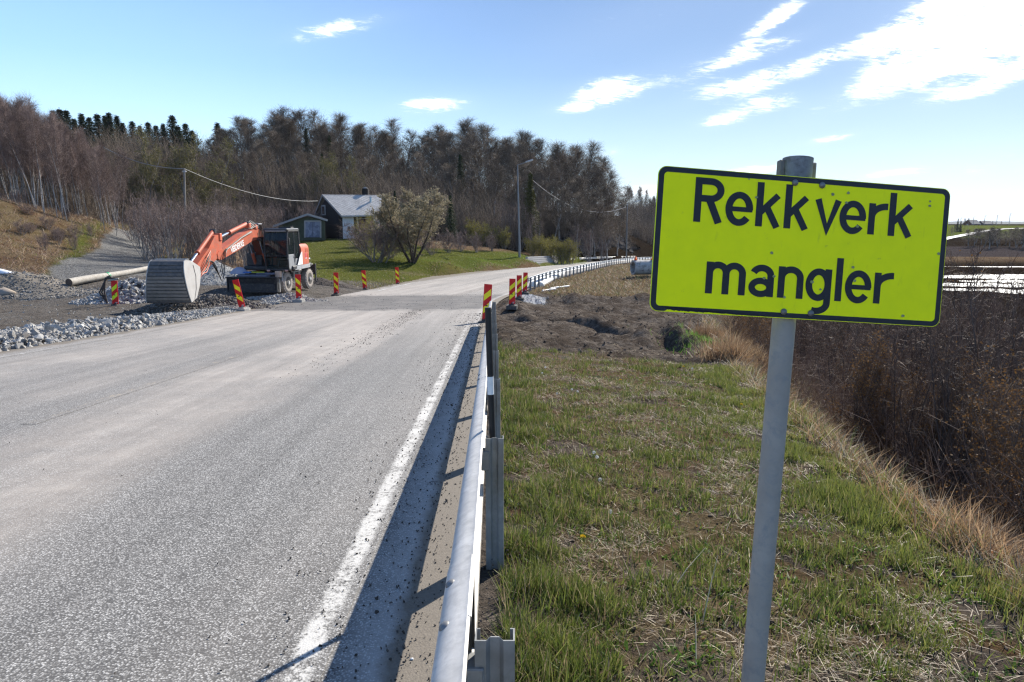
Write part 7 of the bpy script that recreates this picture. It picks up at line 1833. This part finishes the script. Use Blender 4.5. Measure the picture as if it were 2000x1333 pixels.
# coarse dead grass fringe beyond the shoulder of the bank, and in the ditch
Y = 2.6 + 24 * rs.random(60000) ** 1.4; X = XE(Y) + rs.uniform(-.25, 3.4, 60000) ; n = len(X); gp_ = fbm(X * 1.3, Y * 1.3, 3, 315); m_ = rs.random(n) < np.where(X - XE(Y) < 1.1, .95, .55) * sstep(.3, .55, gp_); X, Y = X[m_], Y[m_]; n = len(X)
blades('dead_grass', X, Y, .10 + .28 * rs.random(n), .004 + .0006 * Y + .002 * rs.random(n), pal(n, [(.36, .25, .15), (.27, .18, .10), (.42, .36, .25), (.16, .11, .07), (.17, .19, .06)], [.24, .24, .2, .17, .15], rs), .75, 'tawny dead grass hanging over the bank into the ditch', 24)
# tussocks of long dead grass
for k, (px, py, Yt, r_, n_, h_, cols) in enumerate(((1985, 1040, 4.2, .38, 2400, .34, [(.36, .23, .13), (.44, .32, .20), (.24, .15, .08)]), (1905, 1000, 5.0, .30, 1500, .26, [(.42, .27, .15), (.46, .36, .22), (.28, .17, .09)]), (1430, 700, 14.5, .45, 1800, .55, [(.30, .20, .11), (.20, .12, .07), (.38, .27, .16)]), (1470, 690, 16.5, .45, 1500, .6, [(.26, .17, .10), (.18, .11, .06), (.36, .27, .16)]), (1400, 660, 19.0, .45, 1200, .5, [(.26, .17, .10), (.18, .11, .06)]))):
    x0 = (px - 1000) / FPX * (Yt * CP + 2.3 * SP); X = x0 + r_ * rs.normal(size=n_) * .6; Y = Yt + r_ * rs.normal(size=n_) * .6
    o = blades('grass_tussock', X, Y, h_ * rs.uniform(.5, 1.2, n_), .004 + .0007 * Y, pal(n_, cols, [1 / len(cols)] * len(cols), rs), .55, None, 60 + k); del o['kind']
    tag(o, ('tawny tussock of long dead grass at the top of the bank, ' + ('nearest the camera' if k == 0 else 'second from the camera')) if k < 2 else 'tall brown tussock of dead grass below the churned earth, ' + ('nearest of the three' if k == 2 else 'middle of the three' if k == 3 else 'farthest of the three'), 'grass tussock')
# far verge beyond the churned earth
Y = 39 + 62 * rs.random(60000) ** 1.2; X = XR(Y) + .4 + (XE(Y) - XR(Y) + 1) * rs.random(60000); n = len(X); m_ = rs.random(n) < sstep(.3, .6, fbm(X * .6, Y * .6, 3, 317)) * .8 + .1; X, Y = X[m_], Y[m_]; n = len(X)
blades('dead_grass', X, Y, .10 + .30 * rs.random(n), .012 + .0004 * Y, pal(n, [(.24, .16, .09), (.34, .25, .15), (.14, .10, .06), (.12, .14, .04)], [.35, .25, .2, .2], rs), .8, 'brown dead grass on the verge below the far guardrail', 25)
# green tuft patch at the edge of the churned earth
n = 2600; X = 5.6 + .8 * rs.normal(size=n) * .8; Y = 17.2 + 1.1 * rs.normal(size=n); blades('grass', X, Y, .08 + .12 * rs.random(n), .010 + .004 * rs.random(n), pal(n, [(.12, .24, .03), (.17, .30, .05), (.3, .3, .12)], [.5, .4, .1], rs), .5, 'bright green grass patch at the edge of the churned earth', 26)
# dry grass slope at the left
n = 150000; X = rs.uniform(-62, -18, n); Y = rs.uniform(31, 76, n); px_ = 1000 + FPX * X / (Y * CP + 1 * SP); m_ = (px_ > -90) & (px_ < 480) & (drive(X, Y) < .25) & (works(X, Y) < .3) & (lawn(X, Y) < .3); X, Y = X[m_], Y[m_]; pt = fbm(X * .28, Y * .28, 4, 321); m_ = rs.random(len(X)) < .35 + .6 * sstep(.35, .6, pt); X, Y, pt = X[m_], Y[m_], pt[m_]; n = len(X)
gre = (rs.random(n) < .16 * sstep(.55, .35, pt) + .65 * np.exp(-((polyd(X, Y, DRV) - 2.9) / .6) ** 2))[:, None]
c = np.where(gre, pal(n, GREEN, [.3, .3, .2, .2], rs), pal(n, [(.42, .32, .21), (.28, .19, .12), (.20, .115, .075), (.36, .25, .19), (.12, .075, .05)], [.26, .24, .2, .16, .14], rs))
blades('dead_grass', X, Y, np.where(gre[:, 0], .12, .22) + .34 * rs.random(n) * np.where(gre[:, 0], .4, 1), .020 + .014 * rs.random(n), c, .95, 'long tangled dead grass covering the slope at the left', 27, fold=.7)
print('slope blades', n)
# lawn: short grass with rougher tufts along its edges
n = 150000; X = rs.uniform(-28, 12, n); Y = rs.uniform(41, 112, n); m_ = lawn(X, Y) > .35; X, Y = X[m_], Y[m_]; n = len(X); pt = fbm(X * .25, Y * .25, 4, 331); ed = sstep(1.6, .2, np.abs(XL(Y) - X - .8)); br = np.exp(-(((X + 2 - (Y - 72) * .35) / 4.5) ** 2)) * sstep(58, 66, Y)
c = pal(n, [(.130, .140, .028), (.165, .165, .040), (.205, .180, .065)], [.4, .35, .25], rs); gg = (br * .8)[:, None]; c = c * (1 - gg) + pal(n, [(.12, .22, .012), (.16, .27, .02)], [.5, .5], rs) * gg; ee = (ed * (rs.random(n) < .6))[:, None]; c = c * (1 - ee) + pal(n, STRAW[:2] + [(.2, .18, .08)], [.3, .3, .4], rs) * ee
blades('grass', X, Y, .05 + .05 * rs.random(n) + .12 * ed * rs.random(n) + .10 * br * rs.random(n), .030 + .02 * rs.random(n), c, .5, 'mown grass of the lawn below the cabin', 28)
# undergrowth of the wood: a mass of twigs and saplings nobody could count
G = TG(); r_ = random.Random(99)
xs = []; 
for k in range(26000):
    px = r_.uniform(-60, 1240); Y0_ = r_.uniform(60, 110) if px < 230 else r_.uniform(76, 136) if px < 520 else r_.uniform(98, 140)
    x = (px - 1000) / FPX * Y0_; xs.append((x, Y0_))
XU = np.array(xs); ZU = gzn(XU[:, 0], XU[:, 1]); ok = (XL(XU[:, 1]) - XU[:, 0] > 7) & (lawn(XU[:, 0], XU[:, 1]) < .2) & ((XU[:, 1] > 70) | (rs.random(len(XU)) < .25)) & (drive(XU[:, 0], XU[:, 1]) < .2)
for (x, y), z, k_ in zip(XU, ZU, ok):
    if not k_: continue
    b0 = Vector((x, y, z - .1)); h = r_.uniform(.8, 3.6) * (1.9 if y > 96 else 1.0); d = Vector((r_.gauss(0, .22), r_.gauss(0, .22), 1)).normalized(); m1 = b0 + d * h * .6; m2 = m1 + (d + rv(r_, .15)).normalized() * h * .4; G.seg(b0, m1, .026, .018); G.seg(m1, m2, .018, .006)
    for _ in range(7):
        q = r_.uniform(.25, 1); p0 = b0.lerp(m1, q) if r_.random() < .6 else m1.lerp(m2, q); G.seg(p0, p0 + (d + rv(r_, .5)).normalized() * h * r_.uniform(.15, .38), .013, .005)
for k in range(5000):
    px = r_.uniform(1222, 1310); Y0_ = r_.uniform(165, 330); x = (px - 1000) / FPX * Y0_; z = float(ZUf[k]) if False else None; xs.append((x, Y0_))
XV = np.array(xs[-5000:]); ZV = gzn(XV[:, 0], XV[:, 1])
for (x, y), z in zip(XV, ZV):
    b0 = Vector((x, y, z - .1)); h = r_.uniform(1.5, 5.0); d = Vector((r_.gauss(0, .2), r_.gauss(0, .2), 1)).normalized(); G.seg(b0, b0 + d * h, .05, .015)
    for _ in range(4):
        p0 = b0 + d * h * r_.uniform(.3, 1); G.seg(p0, p0 + (d + rv(r_, .5)).normalized() * h * .3, .03, .01)
tag(link_mesh('undergrowth', G.mesh('undergrowth', twig_brown)), 'tangled leafless undergrowth filling the wood', kind='stuff')
# tangle at the foot of the ditch thicket
G = TG()
for k in range(7000):
    y = 3.2 + 26 * r_.random() ** 1.4; x = float(XE(y)) + r_.uniform(.8, 9); G_z = 0; xs.append((x, y))
XU = np.array(xs[-7000:]); ZU = gzn(XU[:, 0], XU[:, 1])
for (x, y), z in zip(XU, ZU):
    b0 = Vector((x, y, z)); h = r_.uniform(.3, 1.4); d = Vector((r_.gauss(0, .6), r_.gauss(0, .6), 1)).normalized(); e1 = b0 + d * h; G.seg(b0, e1, .0045, .002)
    for _ in range(4): p0 = b0.lerp(e1, r_.uniform(.2, 1)); G.seg(p0, p0 + (d + rv(r_, .7)).normalized() * h * .35, .0028, .0012)
tag(link_mesh('undergrowth', G.mesh('undergrowth', PROTO['ditch0'][1].materials[0])), 'tangle of thin dead stems at the foot of the ditch thicket', kind='stuff')
# dandelions on the verge
stem_m = simple_mat('dandelion_stem', (.20, .22, .08), .7); fluff = leafm('seed_fluff', (.72, .72, .70), (.82, .82, .80), .3); petal = leafm('yellow_petal', (.75, .50, .02), (.85, .60, .03), .2)
def flower(px, py, ye, k):
    r_ = ray(px, py); kk = -1.66 / (r_.z + .0674 * r_.y); p = r_ * kk; zg = gz(p.x, p.y); h = max(.05, p.z - zg)
    e = empty('dandelion', (p.x, p.y, zg), 0, ('yellow dandelion flower' if ye else 'white dandelion seed head') + ' on the verge ' + ('between guardrail and sign post' if px < 1450 else 'right of the sign post'), 'dandelion', ('yellow' if ye else 'white') + ' dandelions of the verge')
    mb = MB(); mb.tube([(0, 0, 0), (.01, 0, h * .6), (0, 0, h)], .0018, 5); mb.build('stem', stem_m, e); rs3 = np.random.default_rng(k); q = rs3.normal(size=(140, 3)); q /= np.linalg.norm(q, axis=1, keepdims=True)
    if ye: q[:, 2] = np.abs(q[:, 2]) * .35
    me = bud_mesh('flower_head', [Vector((0, 0, h)) + Vector(v) * (.013 if not ye else .015) for v in q], .006 if not ye else .008, petal if ye else fluff, rs3, .5); link_mesh('flower_head', me, e)
for k, (px, py) in enumerate(((1160, 884), (1166, 893), (1172, 938), (1088, 769), (1117, 761), (1128, 765), (1059, 729), (1065, 718), (1192, 1001), (1330, 640), (1352, 720))): flower(px, py, False, k)
for k, (px, py) in enumerate(((1138, 1050), (1335, 716), (1448, 790), (1212, 742))): flower(px, py, True, 50 + k)
# pale dead stalks leaning over the verge
stk = simple_mat('pale_dead_stalk', (.46, .38, .26), .8)
for k, (a, b_) in enumerate((((1305, 1160), (1378, 1070)), ((1360, 1295), (1358, 1200)), ((1372, 1212), (1402, 1085)), ((1465, 1110), (1462, 1070)), ((1500, 950), (1620, 935)), ((1010, 1027), (1160, 1027)))):
    r0_ = ray(*a); k0 = -1.70 / (r0_.z + .0674 * r0_.y); p0 = r0_ * k0; p0 = Vector((p0.x, p0.y, gz(p0.x, p0.y))); r1_ = ray(*b_); kk = p0.y * 1.06 / r1_.y; p1 = r1_ * kk
    mb = MB(); mb.tube([p0, p0.lerp(p1, .5) + Vector((0, 0, .02)), p1], [.003, .0024, .0012], 5); tag(mb.build('dead_stalk', stk), 'thin pale dead stalk leaning over the verge grass', 'stalk', 'pale dead stalks on the verge')
# ------------------------------------------------------------------ air
hz_m = bpy.data.materials.new('air'); hz_m.use_nodes = True
hn = hz_m.node_tree; hn.nodes.remove(hn.nodes['Principled BSDF'])
pv_ = hn.nodes.new('ShaderNodeVolumePrincipled'); pv_.inputs['Color'].default_value = (.80, .88, 1.0, 1); pv_.inputs['Density'].default_value = 6e-5; pv_.inputs['Anisotropy'].default_value = .2
hn.links.new(pv_.outputs[0], hn.nodes['Material Output'].inputs['Volume'])
mb = MB(); mb.box((0, 0, 115), (36000, 36000, 330)); tag(mb.build('haze', hz_m), 'thin pale air over the whole landscape', kind='stuff')
SC.cycles.volume_bounces = 0
